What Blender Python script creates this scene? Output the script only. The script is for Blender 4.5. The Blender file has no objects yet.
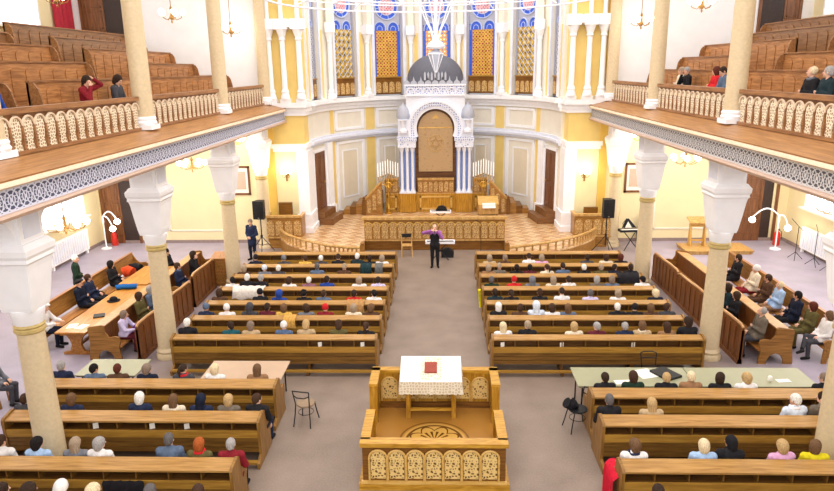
import bpy, math, random
import numpy as np
from mathutils import Vector, Matrix, Euler

random.seed(7)
C = bpy.context.scene.collection
PI = math.pi
sin, cos = math.sin, math.cos


def srgb(r, g, b):
    def f(c):
        c /= 255.0
        return c / 12.92 if c <= 0.04045 else ((c + 0.055) / 1.055) ** 2.4
    return (f(r), f(g), f(b), 1.0)


# ------------------------------------------------------------------ materials
def new_mat(name):
    m = bpy.data.materials.new(name)
    m.use_nodes = True
    nt = m.node_tree
    b = nt.nodes['Principled BSDF']
    return m, nt, b


def ramp(nt, stops, interp='LINEAR'):
    r = nt.nodes.new('ShaderNodeValToRGB')
    r.color_ramp.interpolation = interp
    e = r.color_ramp.elements
    while len(e) < len(stops):
        e.new(0.5)
    for k, (p, c) in enumerate(stops):
        e[k].position = p
        e[k].color = c
    return r


def math_node(nt, op, a, b=None, c=None):
    n = nt.nodes.new('ShaderNodeMath')
    n.operation = op
    for k, v in enumerate((a, b, c)):
        if v is None:
            continue
        if isinstance(v, (int, float)):
            n.inputs[k].default_value = v
        else:
            nt.links.new(v, n.inputs[k])
    return n.outputs[0]


def plain(name, col, rough=0.6, var=0.12, scale=8.0, emit=0.0, metal=0.0, spec=0.3):
    """colour with a soft noise variation"""
    m, nt, b = new_mat(name)
    tc = nt.nodes.new('ShaderNodeTexCoord')
    n = nt.nodes.new('ShaderNodeTexNoise')
    n.inputs['Scale'].default_value = scale
    n.inputs['Detail'].default_value = 3
    nt.links.new(tc.outputs['Object'], n.inputs['Vector'])
    c1 = tuple(max(0, x * (1 - var)) for x in col[:3]) + (1,)
    c2 = tuple(min(1, x * (1 + var)) for x in col[:3]) + (1,)
    r = ramp(nt, [(0.3, c1), (0.7, c2)])
    nt.links.new(n.outputs['Fac'], r.inputs['Fac'])
    nt.links.new(r.outputs['Color'], b.inputs['Base Color'])
    b.inputs['Roughness'].default_value = rough
    b.inputs['Metallic'].default_value = metal
    b.inputs['Specular IOR Level'].default_value = spec
    if emit:
        b.inputs['Emission Color'].default_value = col
        b.inputs['Emission Strength'].default_value = emit
    return m


def wood(name, c1, c2, stretch=(1.0, 14.0, 14.0), rough=0.42, scale=1.6, spec=0.35):
    m, nt, b = new_mat(name)
    tc = nt.nodes.new('ShaderNodeTexCoord')
    mp = nt.nodes.new('ShaderNodeMapping')
    mp.inputs['Scale'].default_value = stretch
    n = nt.nodes.new('ShaderNodeTexNoise')
    n.inputs['Scale'].default_value = scale
    n.inputs['Detail'].default_value = 6
    n.inputs['Distortion'].default_value = 0.6
    nt.links.new(tc.outputs['Object'], mp.inputs['Vector'])
    nt.links.new(mp.outputs['Vector'], n.inputs['Vector'])
    r = ramp(nt, [(0.32, c1), (0.68, c2)])
    nt.links.new(n.outputs['Fac'], r.inputs['Fac'])
    nt.links.new(r.outputs['Color'], b.inputs['Base Color'])
    b.inputs['Roughness'].default_value = rough
    b.inputs['Specular IOR Level'].default_value = spec
    return m


def lattice(name, light, dark, k, axes=('X', 'Z'), thr=0.5, rough=0.5, bump=0.4, mode=0):
    """pierced / carved ornament: rosettes and crossing bands"""
    m, nt, b = new_mat(name)
    tc = nt.nodes.new('ShaderNodeTexCoord')
    s = nt.nodes.new('ShaderNodeSeparateXYZ')
    nt.links.new(tc.outputs['Object'], s.inputs[0])
    u = math_node(nt, 'MULTIPLY', s.outputs[axes[0]], k)
    v = math_node(nt, 'MULTIPLY', s.outputs[axes[1]], k)
    su, sv = math_node(nt, 'SINE', u), math_node(nt, 'SINE', v)
    p1 = math_node(nt, 'ABSOLUTE', math_node(nt, 'MULTIPLY', su, sv))
    d1 = math_node(nt, 'ABSOLUTE', math_node(nt, 'SINE', math_node(nt, 'ADD', u, v)))
    d2 = math_node(nt, 'ABSOLUTE', math_node(nt, 'SINE', math_node(nt, 'SUBTRACT', u, v)))
    dm = math_node(nt, 'MINIMUM', d1, d2)
    if mode == 0:
        val = math_node(nt, 'ADD', math_node(nt, 'MULTIPLY', p1, 0.55), math_node(nt, 'MULTIPLY', dm, 0.6))
    else:
        c = math_node(nt, 'COSINE', math_node(nt, 'MULTIPLY', u, 2.0))
        val = math_node(nt, 'ADD', math_node(nt, 'MULTIPLY', dm, 0.7), math_node(nt, 'MULTIPLY', c, 0.2))
    r = ramp(nt, [(thr - 0.08, light), (thr + 0.08, dark)])
    nt.links.new(val, r.inputs['Fac'])
    nt.links.new(r.outputs['Color'], b.inputs['Base Color'])
    b.inputs['Roughness'].default_value = rough
    bp = nt.nodes.new('ShaderNodeBump')
    bp.inputs['Strength'].default_value = bump
    bp.inputs['Distance'].default_value = 0.02
    bp.invert = True
    nt.links.new(val, bp.inputs['Height'])
    nt.links.new(bp.outputs['Normal'], b.inputs['Normal'])
    return m


def glow(name, col, strength):
    m, nt, b = new_mat(name)
    b.inputs['Base Color'].default_value = col
    b.inputs['Emission Color'].default_value = col
    b.inputs['Emission Strength'].default_value = strength
    return m


def lace(name, light, dark, scale, hole=.15):
    """pierced carving: rounded holes in a light web"""
    m, nt, b = new_mat(name)
    tc = nt.nodes.new('ShaderNodeTexCoord')
    v = nt.nodes.new('ShaderNodeTexVoronoi')
    v.feature = 'DISTANCE_TO_EDGE'
    v.inputs['Scale'].default_value = scale
    v.inputs['Randomness'].default_value = .55
    nt.links.new(tc.outputs['Object'], v.inputs['Vector'])
    r = ramp(nt, [(hole * .75, light), (hole * 1.4, dark)])
    nt.links.new(v.outputs['Distance'], r.inputs['Fac'])
    nt.links.new(r.outputs['Color'], b.inputs['Base Color'])
    b.inputs['Roughness'].default_value = .5
    bp = nt.nodes.new('ShaderNodeBump')
    bp.inputs['Strength'].default_value = .3
    bp.inputs['Distance'].default_value = .02
    bp.invert = True
    nt.links.new(v.outputs['Distance'], bp.inputs['Height'])
    nt.links.new(bp.outputs['Normal'], b.inputs['Normal'])
    return m


def rosette_frieze(name, light, dark, c):
    """interlaced circles and eight-rayed stars in the Y-Z plane, cell size c"""
    m, nt, b = new_mat(name)
    tc = nt.nodes.new('ShaderNodeTexCoord')
    s = nt.nodes.new('ShaderNodeSeparateXYZ')
    nt.links.new(tc.outputs['Object'], s.inputs[0])
    def cell(off, z0):
        u = math_node(nt, 'SUBTRACT', math_node(nt, 'FRACT', math_node(nt, 'ADD', math_node(nt, 'DIVIDE', s.outputs['Y'], c), off + 100.0)), .5)
        v = math_node(nt, 'DIVIDE', math_node(nt, 'SUBTRACT', s.outputs['Z'], z0), c)
        r = math_node(nt, 'SQRT', math_node(nt, 'ADD', math_node(nt, 'MULTIPLY', u, u), math_node(nt, 'MULTIPLY', v, v)))
        a = math_node(nt, 'ARCTAN2', v, u)
        return r, a
    def line(r, at, w):
        return math_node(nt, 'LESS_THAN', math_node(nt, 'ABSOLUTE', math_node(nt, 'SUBTRACT', r, at)), w)
    zc = 5.69
    r, a = cell(0.0, zc)
    r2, a2 = cell(0.5, zc)
    st = math_node(nt, 'ADD', math_node(nt, 'MULTIPLY', math_node(nt, 'ABSOLUTE', math_node(nt, 'SINE', math_node(nt, 'MULTIPLY', a, 4.0))), .14), .16)
    tot = line(r, .44, .036)
    for q in (line(r2, .44, .036), line(r, st, .032), math_node(nt, 'LESS_THAN', r, .07), math_node(nt, 'LESS_THAN', r2, .08), line(r2, .22, .03)):
        tot = math_node(nt, 'MAXIMUM', tot, q)
    ed = math_node(nt, 'GREATER_THAN', math_node(nt, 'ABSOLUTE', math_node(nt, 'SUBTRACT', s.outputs['Z'], zc)), .165)
    tot = math_node(nt, 'MAXIMUM', tot, ed)
    mx = nt.nodes.new('ShaderNodeMix')
    mx.data_type = 'RGBA'
    nt.links.new(tot, mx.inputs['Factor'])
    mx.inputs['A'].default_value = dark
    mx.inputs['B'].default_value = light
    nt.links.new(mx.outputs['Result'], b.inputs['Base Color'])
    b.inputs['Roughness'].default_value = .5
    return m


M = {}
M['pew_top'] = wood('pew_top', srgb(150, 108, 54), srgb(190, 146, 84), rough=0.38)
M['pew_back'] = wood('pew_back', srgb(98, 67, 27), srgb(134, 96, 42))
M['pew_lip'] = wood('pew_lip', srgb(146, 105, 40), srgb(182, 138, 58))
M['pew_dark'] = wood('pew_dark', srgb(78, 50, 22), srgb(110, 74, 34))
M['pew_end'] = wood('pew_end', srgb(116, 80, 33), srgb(160, 118, 58), stretch=(14, 14, 1.2))
M['side_dark'] = wood('side_dark', srgb(92, 52, 22), srgb(138, 86, 42), stretch=(14, 14, 1.0))
M['side_mid'] = wood('side_mid', srgb(140, 88, 40), srgb(186, 128, 66), stretch=(14, 1.0, 14))
M['bench_mid'] = wood('bench_mid', srgb(120, 80, 34), srgb(172, 122, 60), stretch=(14, 1.0, 14))
M['table_oak'] = wood('table_oak', srgb(176, 112, 40), srgb(214, 150, 66), stretch=(14, 1.0, 14), rough=0.3)
M['rail_pale'] = wood('rail_pale', srgb(176, 126, 74), srgb(216, 172, 118), stretch=(14, 1.0, 14), rough=0.35)
M['gal_bench'] = wood('gal_bench', srgb(148, 97, 54), srgb(198, 140, 86), stretch=(12, 1.0, 12))
M['gal_dark'] = wood('gal_dark', srgb(120, 82, 50), srgb(162, 116, 74), stretch=(12, 1.0, 12))
M['gal_rail'] = wood('gal_rail', srgb(124, 82, 48), srgb(170, 120, 74), stretch=(12, 1.0, 12))
M['ledge'] = wood('ledge', srgb(146, 98, 52), srgb(186, 134, 80), stretch=(12, 0.8, 12), rough=0.35)
M['gold_wood'] = wood('gold_wood', srgb(162, 114, 26), srgb(208, 158, 58), rough=0.3, stretch=(2, 12, 12))
M['gold_wood_v'] = wood('gold_wood_v', srgb(156, 108, 26), srgb(202, 150, 54), rough=0.3, stretch=(12, 12, 1.5))
M['gold_light'] = wood('gold_light', srgb(196, 150, 70), srgb(226, 186, 108), rough=0.35, stretch=(2, 12, 12))
M['gold_dark'] = wood('gold_dark', srgb(100, 62, 18), srgb(140, 92, 34), rough=0.35)
M['stage_wood'] = wood('stage_wood', srgb(134, 90, 36), srgb(182, 132, 66), rough=0.35)
M['stage_dark'] = wood('stage_dark', srgb(104, 68, 36), srgb(146, 100, 58))
M['stage_light'] = wood('stage_light', srgb(178, 132, 70), srgb(212, 172, 108), rough=0.4, stretch=(6, 6, 1.5))
M['door_wood'] = wood('door_wood', srgb(96, 58, 32), srgb(138, 90, 56), stretch=(12, 12, 1.0))
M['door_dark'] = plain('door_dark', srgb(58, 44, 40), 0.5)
M['white'] = plain('white_plaster', srgb(248, 248, 252), 0.55, 0.03, 3.0)
M['white_blue'] = plain('white_cool', srgb(226, 230, 244), 0.5, 0.04, 4.0)
M['cream'] = plain('cream_plaster', srgb(236, 230, 216), 0.6, 0.03, 2.0)
M['cream2'] = plain('cream_panel', srgb(226, 214, 190), 0.6, 0.03, 2.0)
M['gallery_wall'] = plain('gallery_wall', srgb(240, 238, 240), 0.6, 0.03, 2.0)
M['yellow'] = plain('yellow_plaster', srgb(238, 208, 128), 0.6, 0.05, 2.0)
M['yellow_pale'] = plain('pale_yellow_plaster', srgb(240, 226, 178), 0.6, 0.04, 2.0)
M['yellow_deep'] = plain('ochre_plaster', srgb(234, 194, 96), 0.6, 0.06, 2.0)
M['aisle_wall'] = plain('aisle_wall', srgb(236, 221, 178), 0.65, 0.03, 1.5)
M['stone'] = plain('column_stone', srgb(216, 196, 160), 0.4, 0.06, 16.0)
M['ring_gold'] = plain('column_ring', srgb(196, 172, 112), 0.45, 0.1, 10)
M['mould_pink'] = plain('moulding_pink', srgb(206, 178, 160), 0.5, 0.05)
M['mould_cream'] = plain('moulding_cream', srgb(226, 204, 176), 0.5, 0.05)
M['fascia'] = rosette_frieze('fascia_lattice', srgb(214, 218, 236), srgb(62, 70, 104), .37)
M['fascia_right'] = rosette_frieze('fascia_lattice_right', srgb(212, 210, 212), srgb(70, 70, 82), .37)
M['carved'] = lace('carved_cream', srgb(238, 226, 200), srgb(150, 116, 80), 17.0, .16)
M['carved_wood'] = lace('carved_oak', srgb(206, 168, 108), srgb(150, 108, 56), 14.0, .12)
M['pierced_gold'] = lace('pierced_gold', srgb(228, 196, 126), srgb(104, 68, 20), 18.0, .15)
M['gold'] = plain('brass', srgb(206, 160, 70), 0.3, 0.08, metal=0.8)
M['brass_dull'] = plain('dull_brass', srgb(150, 112, 56), 0.4, 0.1, metal=0.5)
M['iron_white'] = plain('white_enamel', srgb(240, 242, 250), 0.4, 0.02, emit=0.08)
M['black'] = plain('black_plastic', srgb(30, 31, 34), 0.5, 0.1)
M['black_metal'] = plain('black_metal', srgb(40, 38, 38), 0.4, 0.1, metal=0.3)
M['grey_metal'] = plain('grey_metal', srgb(150, 140, 130), 0.35, 0.05, metal=0.6)
M['dome'] = plain('dome_slate', srgb(98, 100, 112), 0.5, 0.08, 12)
M['dome_light'] = plain('dome_trim', srgb(178, 182, 196), 0.5, 0.05, 12)
M['ark_blue'] = plain('ark_blue', srgb(138, 162, 220), 0.45, 0.08, 12)
M['ark_white'] = plain('ark_white', srgb(234, 236, 246), 0.45, 0.03)
M['ark_frieze'] = lace('ark_frieze', srgb(230, 234, 248), srgb(138, 154, 204), 9.0, .2)
M['curtain_gold'] = lace('curtain_gold', srgb(182, 150, 108), srgb(166, 134, 92), 7.0, .2)
M['niche'] = wood('niche_wood', srgb(84, 50, 26), srgb(118, 76, 42))
M['lamp_glow'] = glow('lamp_glow', (1.0, 0.93, 0.8, 1), 9.0)
M['candle'] = plain('candle_white', srgb(250, 248, 240), 0.5, 0.02, emit=0.35)
M['window_bright'] = glow('window_daylight', (0.86, 0.93, 1.0, 1), 1.6)
M['cloth_white'] = plain('lace_cloth', srgb(226, 224, 224), .8, .03, 12)
M['fringe'] = lace('lace_fringe', srgb(236, 226, 206), srgb(206, 188, 156), 16.0, .15)
M['book_red'] = plain('book_red', srgb(150, 62, 44), 0.5, 0.1)
M['paper'] = plain('paper', srgb(244, 240, 230), 0.6, 0.02)
M['table_pink'] = plain('folding_top', srgb(192, 164, 138), 0.4, 0.04, 3)
M['table_green'] = plain('folding_top_green', srgb(158, 158, 128), 0.4, 0.04, 3)
M['red'] = plain('red_enamel', srgb(206, 52, 40), 0.4, 0.05)
M['curtain_red'] = plain('curtain_red', srgb(176, 40, 58), 0.7, 0.1)
M['skirting'] = plain('skirting_brown', srgb(104, 76, 60), 0.5, 0.1)
M['skirting_stone'] = plain('baseboard_grey', srgb(150, 132, 128), 0.5, 0.1)
M['chair_pad'] = plain('seat_pad_tan', srgb(150, 128, 104), 0.7, 0.1)
M['velvet_blue'] = plain('blue_bag', srgb(34, 84, 150), 0.6, 0.1)


def parquet():
    m, nt, b = new_mat('parquet')
    tc = nt.nodes.new('ShaderNodeTexCoord')
    mp = nt.nodes.new('ShaderNodeMapping')
    mp.inputs['Rotation'].default_value = (0, 0, PI / 4)
    ck = nt.nodes.new('ShaderNodeTexChecker')
    ck.inputs['Scale'].default_value = 1.9
    ck.inputs['Color1'].default_value = srgb(196, 150, 100)
    ck.inputs['Color2'].default_value = srgb(232, 200, 156)
    ck2 = nt.nodes.new('ShaderNodeTexChecker')
    ck2.inputs['Scale'].default_value = 3.8
    ck2.inputs['Color1'].default_value = srgb(150, 100, 56)
    ck2.inputs['Color2'].default_value = srgb(220, 182, 136)
    nt.links.new(tc.outputs['Object'], mp.inputs['Vector'])
    nt.links.new(mp.outputs['Vector'], ck.inputs['Vector'])
    nt.links.new(tc.outputs['Object'], ck2.inputs['Vector'])
    mx = nt.nodes.new('ShaderNodeMix')
    mx.data_type = 'RGBA'
    mx.inputs['Factor'].default_value = 0.45
    nt.links.new(ck.outputs['Color'], mx.inputs['A'])
    nt.links.new(ck2.outputs['Color'], mx.inputs['B'])
    nt.links.new(mx.outputs['Result'], b.inputs['Base Color'])
    b.inputs['Roughness'].default_value = 0.3
    return m


def carpet():
    """grey-brown nave floor that turns lilac towards the aisles"""
    m, nt, b = new_mat('stone_floor')
    tc = nt.nodes.new('ShaderNodeTexCoord')
    n = nt.nodes.new('ShaderNodeTexNoise')
    n.inputs['Scale'].default_value = 1.2
    n.inputs['Detail'].default_value = 8
    nt.links.new(tc.outputs['Object'], n.inputs['Vector'])
    n2 = nt.nodes.new('ShaderNodeTexNoise')
    n2.inputs['Scale'].default_value = 30
    nt.links.new(tc.outputs['Object'], n2.inputs['Vector'])
    f = math_node(nt, 'ADD', math_node(nt, 'MULTIPLY', n.outputs['Fac'], 0.6), math_node(nt, 'MULTIPLY', n2.outputs['Fac'], 0.4))
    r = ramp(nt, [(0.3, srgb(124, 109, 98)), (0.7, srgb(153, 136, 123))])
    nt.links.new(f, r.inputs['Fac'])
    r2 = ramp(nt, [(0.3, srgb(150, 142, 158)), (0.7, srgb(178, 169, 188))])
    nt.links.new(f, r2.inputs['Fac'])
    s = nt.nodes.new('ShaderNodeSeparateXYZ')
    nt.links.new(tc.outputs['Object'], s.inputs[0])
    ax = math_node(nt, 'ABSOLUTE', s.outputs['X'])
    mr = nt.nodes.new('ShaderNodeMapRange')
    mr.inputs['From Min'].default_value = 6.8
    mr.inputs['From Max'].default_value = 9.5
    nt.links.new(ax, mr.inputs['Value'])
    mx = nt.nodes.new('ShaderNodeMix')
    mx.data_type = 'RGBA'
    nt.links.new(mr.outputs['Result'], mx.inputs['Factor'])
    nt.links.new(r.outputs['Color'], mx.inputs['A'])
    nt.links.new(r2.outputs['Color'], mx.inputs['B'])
    nt.links.new(mx.outputs['Result'], b.inputs['Base Color'])
    b.inputs['Roughness'].default_value = 0.45
    b.inputs['Specular IOR Level'].default_value = 0.3
    return m


def stained(name, base, dots, lead, scale, emit):
    m, nt, b = new_mat(name)
    tc = nt.nodes.new('ShaderNodeTexCoord')
    v = nt.nodes.new('ShaderNodeTexVoronoi')
    v.inputs['Scale'].default_value = scale
    v.inputs['Randomness'].default_value = 0.15
    nt.links.new(tc.outputs['Object'], v.inputs['Vector'])
    r = ramp(nt, [(0.0, dots), (0.26, dots), (0.3, base), (0.52, base), (0.6, lead)])
    nt.links.new(v.outputs['Distance'], r.inputs['Fac'])
    n = nt.nodes.new('ShaderNodeTexNoise')
    n.inputs['Scale'].default_value = 3.0
    nt.links.new(tc.outputs['Object'], n.inputs['Vector'])
    mx = nt.nodes.new('ShaderNodeMix')
    mx.data_type = 'RGBA'
    mx.blend_type = 'OVERLAY'
    mx.inputs['Factor'].default_value = 0.5
    nt.links.new(r.outputs['Color'], mx.inputs['A'])
    nt.links.new(n.outputs['Fac'], mx.inputs['B'])
    nt.links.new(mx.outputs['Result'], b.inputs['Base Color'])
    nt.links.new(mx.outputs['Result'], b.inputs['Emission Color'])
    b.inputs['Emission Strength'].default_value = emit
    b.inputs['Roughness'].default_value = 0.25
    return m


def medallion():
    """bimah floor: wood with concentric inlay and an eight-rayed shell"""
    m, nt, b = new_mat('bimah_floor')
    tc = nt.nodes.new('ShaderNodeTexCoord')
    s = nt.nodes.new('ShaderNodeSeparateXYZ')
    nt.links.new(tc.outputs['Object'], s.inputs[0])
    x, y = s.outputs['X'], s.outputs['Y']
    rr = math_node(nt, 'SQRT', math_node(nt, 'ADD', math_node(nt, 'MULTIPLY', x, x), math_node(nt, 'MULTIPLY', y, y)))
    an = math_node(nt, 'ARCTAN2', y, x)
    ray_ = math_node(nt, 'ABSOLUTE', math_node(nt, 'SINE', math_node(nt, 'MULTIPLY', an, 8.0)))
    star = math_node(nt, 'ABSOLUTE', math_node(nt, 'SINE', math_node(nt, 'MULTIPLY', an, 4.0)))
    d0, l0 = srgb(104, 66, 22), srgb(206, 160, 78)
    mid = srgb(166, 116, 46)
    # rings by radius
    rg = ramp(nt, [(0.0, d0), (0.1, d0), (0.12, l0), (0.52, l0), (0.54, d0), (0.57, d0), (0.6, l0), (0.66, mid), (0.69, d0), (0.72, mid)], 'LINEAR')
    nt.links.new(rr, rg.inputs['Fac'])
    inner = math_node(nt, 'LESS_THAN', rr, 0.33)
    dark_ray = math_node(nt, 'MULTIPLY', inner, math_node(nt, 'GREATER_THAN', ray_, 0.75))
    edge = math_node(nt, 'ADD', math_node(nt, 'MULTIPLY', star, 0.16), 0.36)
    band = math_node(nt, 'LESS_THAN', math_node(nt, 'ABSOLUTE', math_node(nt, 'SUBTRACT', rr, edge)), 0.022)
    mask = math_node(nt, 'MAXIMUM', dark_ray, band)
    mx = nt.nodes.new('ShaderNodeMix')
    mx.data_type = 'RGBA'
    nt.links.new(mask, mx.inputs['Factor'])
    nt.links.new(rg.outputs['Color'], mx.inputs['A'])
    mx.inputs['B'].default_value = d0
    nt.links.new(mx.outputs['Result'], b.inputs['Base Color'])
    b.inputs['Roughness'].default_value = 0.25
    return m


M['parquet'] = parquet()
M['carpet'] = carpet()
M['medallion'] = medallion()
M['glass_gold'] = stained('stained_gold', srgb(196, 150, 70), srgb(132, 44, 44), srgb(140, 100, 50), 5.5, 0.3)
M['glass_gold2'] = stained('stained_amber', srgb(168, 134, 54), srgb(214, 184, 96), srgb(84, 70, 48), 3.2, 0.22)
M['glass_mix'] = stained('stained_mixed', srgb(226, 150, 60), srgb(248, 226, 190), srgb(110, 110, 160), 5.0, 0.3)
M['glass_dim'] = stained('stained_dim', srgb(110, 114, 140), srgb(70, 72, 100), srgb(56, 52, 60), 6.0, 0.2)
M['glass_blue'] = plain('stained_blue', srgb(58, 92, 196), 0.3, 0.25, 9, emit=0.22)
M['glass_rose'] = stained('stained_rose', srgb(214, 170, 176), srgb(206, 48, 74), srgb(150, 120, 150), 6.0, 0.25)
M['lead_light'] = plain('lead_light', srgb(206, 206, 214), .5, .04)
M['tracery'] = plain('tracery_white', srgb(190, 202, 236), 0.5, 0.04)
M['lead_frame'] = plain('window_frame_grey', srgb(178, 180, 196), 0.5, 0.04)


# ------------------------------------------------------------------ mesh building
class MB:
    def __init__(self):
        self.v, self.f, self.mi, self.cur = [], [], [], 0

    def add(self, vs, fs):
        b = len(self.v)
        self.v.extend(tuple(p) for p in vs)
        self.f.extend(tuple(b + i for i in q) for q in fs)
        self.mi.extend([self.cur] * len(fs))
        return self

    def use(self, k):
        self.cur = k
        return self

    def box(self, x0, x1, y0, y1, z0, z1, mtx=None):
        vs = [(x, y, z) for z in (z0, z1) for y in (y0, y1) for x in (x0, x1)]
        if mtx is not None:
            vs = [mtx @ Vector(p) for p in vs]
        return self.add(vs, [(0, 2, 3, 1), (4, 5, 7, 6), (0, 1, 5, 4), (2, 6, 7, 3), (0, 4, 6, 2), (1, 3, 7, 5)])

    def prism(self, poly, a0, a1, axis='X'):
        """extrude a 2D polygon: axis X -> poly is (y,z); Y -> (x,z); Z -> (x,y)"""
        n = len(poly)
        def P(p, a):
            return {'X': (a, p[0], p[1]), 'Y': (p[0], a, p[1]), 'Z': (p[0], p[1], a)}[axis]
        vs = [P(p, a0) for p in poly] + [P(p, a1) for p in poly]
        fs = [tuple(range(n))[::-1], tuple(range(n, 2 * n))]
        fs += [(i, (i + 1) % n, n + (i + 1) % n, n + i) for i in range(n)]
        area = sum(poly[i][0] * poly[(i + 1) % n][1] - poly[(i + 1) % n][0] * poly[i][1] for i in range(n))
        flip = (area < 0) ^ (axis == 'Y') ^ (a1 < a0)
        if flip:
            fs = [q[::-1] for q in fs]
        return self.add(vs, fs)

    def lathe(self, prof, n=16, c=(0, 0, 0), a0=0.0, a1=2 * PI, sx=1.0, sy=1.0):
        full = abs(a1 - a0 - 2 * PI) < 1e-6
        m = n if full else n + 1
        vs = []
        for r, z in prof:
            for k in range(m):
                a = a0 + (a1 - a0) * k / n
                vs.append((c[0] + r * cos(a) * sx, c[1] + r * sin(a) * sy, c[2] + z))
        fs = []
        for j in range(len(prof) - 1):
            for k in range(n):
                k2 = (k + 1) % m if full else k + 1
                fs.append((j * m + k, j * m + k2, (j + 1) * m + k2, (j + 1) * m + k))
        if full:
            if prof[0][0] > 1e-6:
                fs.append(tuple(range(m))[::-1])
            if prof[-1][0] > 1e-6:
                b = (len(prof) - 1) * m
                fs.append(tuple(range(b, b + m)))
        return self.add(vs, fs)

    def tube(self, pts, r, n=8, closed=False, r2=None):
        pts = [Vector(p) for p in pts]
        N = len(pts)
        vs, fs = [], []
        up = None
        for i, p in enumerate(pts):
            if closed:
                t = (pts[(i + 1) % N] - pts[i - 1]).normalized()
            else:
                t = (pts[min(i + 1, N - 1)] - pts[max(i - 1, 0)]).normalized()
            if up is None:
                up = Vector((0, 0, 1)) if abs(t.z) < 0.9 else Vector((1, 0, 0))
            s = t.cross(up)
            if s.length < 1e-5:
                s = t.cross(Vector((0, 1, 0.1)))
            s.normalize()
            up = s.cross(t).normalized()
            rad = r if r2 is None else r + (r2 - r) * i / max(1, N - 1)
            if not isinstance(r, (int, float)):
                rad = r[i]
            for k in range(n):
                a = 2 * PI * k / n
                vs.append(p + s * (rad * cos(a)) + up * (rad * sin(a)))
        for i in range(N if closed else N - 1):
            j = (i + 1) % N
            for k in range(n):
                k2 = (k + 1) % n
                fs.append((i * n + k, i * n + k2, j * n + k2, j * n + k))
        if not closed:
            fs.append(tuple(range(n))[::-1])
            fs.append(tuple(range((N - 1) * n, N * n)))
        return self.add(vs, fs)

    def ball(self, c, r, n=10, sz=1.0):
        prof = [(max(1e-7, r * sin(PI * k / n)), -r * sz * cos(PI * k / n)) for k in range(n + 1)]
        return self.lathe(prof, n + 2, c)

    def build(self, name, mats, parent=None, smooth=False):
        me = bpy.data.meshes.new(name)
        me.from_pydata(self.v, [], self.f)
        if not isinstance(mats, (list, tuple)):
            mats = [mats]
        for m in mats:
            me.materials.append(M[m] if isinstance(m, str) else m)
        if len(mats) > 1:
            me.polygons.foreach_set('material_index', self.mi)
        if smooth:
            me.polygons.foreach_set('use_smooth', [True] * len(me.polygons))
            try:
                me.set_sharp_from_angle(angle=math.radians(42))
            except Exception:
                pass
        me.update()
        o = bpy.data.objects.new(name, me)
        C.objects.link(o)
        if parent is not None:
            o.parent = parent
        return o


def tag(o, label=None, cat=None, group=None, kind=None):
    if label:
        o['label'] = label
    if cat:
        o['category'] = cat
    if group:
        o['group'] = group
    if kind:
        o['kind'] = kind
    return o


def empty(name, loc=(0, 0, 0), rz=0.0, label=None, cat=None, group=None, kind=None, scale=1.0):
    o = bpy.data.objects.new(name, None)
    o.empty_display_size = 0.2
    C.objects.link(o)
    o.location = loc
    o.rotation_euler = (0, 0, rz)
    o.scale = (scale,) * 3 if isinstance(scale, (int, float)) else scale
    return tag(o, label, cat, group, kind)


def kids(o):
    return list(KIDS.get(o.name, [])) or [c for c in o.children]


KIDS = {}


def copy_tree(o, parent=None):
    c = o.copy()
    C.objects.link(c)
    if parent is not None:
        c.parent = parent
    for ch in list(o.children):
        copy_tree(ch, c)
    return c


def place(proto, first, loc, rz=0.0, label=None, group=None, scale=None):
    """the first time moves the prototype itself, afterwards a copy of it with all its parts"""
    o = proto if first else copy_tree(proto)
    o.location = loc
    o.rotation_euler = (0, 0, rz)
    if scale:
        o.scale = scale
    if label:
        o['label'] = label
    if group:
        o['group'] = group
    return o


def struct(o, label=None, cat=None):
    o['kind'] = 'structure'
    if label:
        o['label'] = label
    if cat:
        o['category'] = cat
    return o


ORD = ['first', 'second', 'third', 'fourth', 'fifth', 'sixth', 'seventh', 'eighth', 'ninth', 'tenth', 'eleventh', 'twelfth', 'thirteenth', 'fourteenth']
SIDE = {-1: 'left', 1: 'right'}
CXX = -0.08          # x of the hall's axis
# ------------------------------------------------------------------ camera
cam_d = bpy.data.cameras.new('camera')
cam = bpy.data.objects.new('camera', cam_d)
C.objects.link(cam)
cam_d.sensor_fit = 'HORIZONTAL'
cam_d.sensor_width = 36.0
cam_d.lens = 660.0 / 834.0 * 36.0
cam_d.clip_end = 200
R3 = Matrix(((0.999381, 0.004028, 0.03496), (0.032724, 0.259015, -0.965319), (-0.012943, 0.965865, 0.258723)))
cam.matrix_world = Matrix.Translation((0.046, 0.0, 7.6)) @ R3.to_4x4()
bpy.context.scene.camera = cam

# ------------------------------------------------------------------ shell
XL, XR = -15.5, 15.3
YB = 29.0            # end wall of aisles and galleries
YF = -1.0
ZC = 14.0

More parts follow.
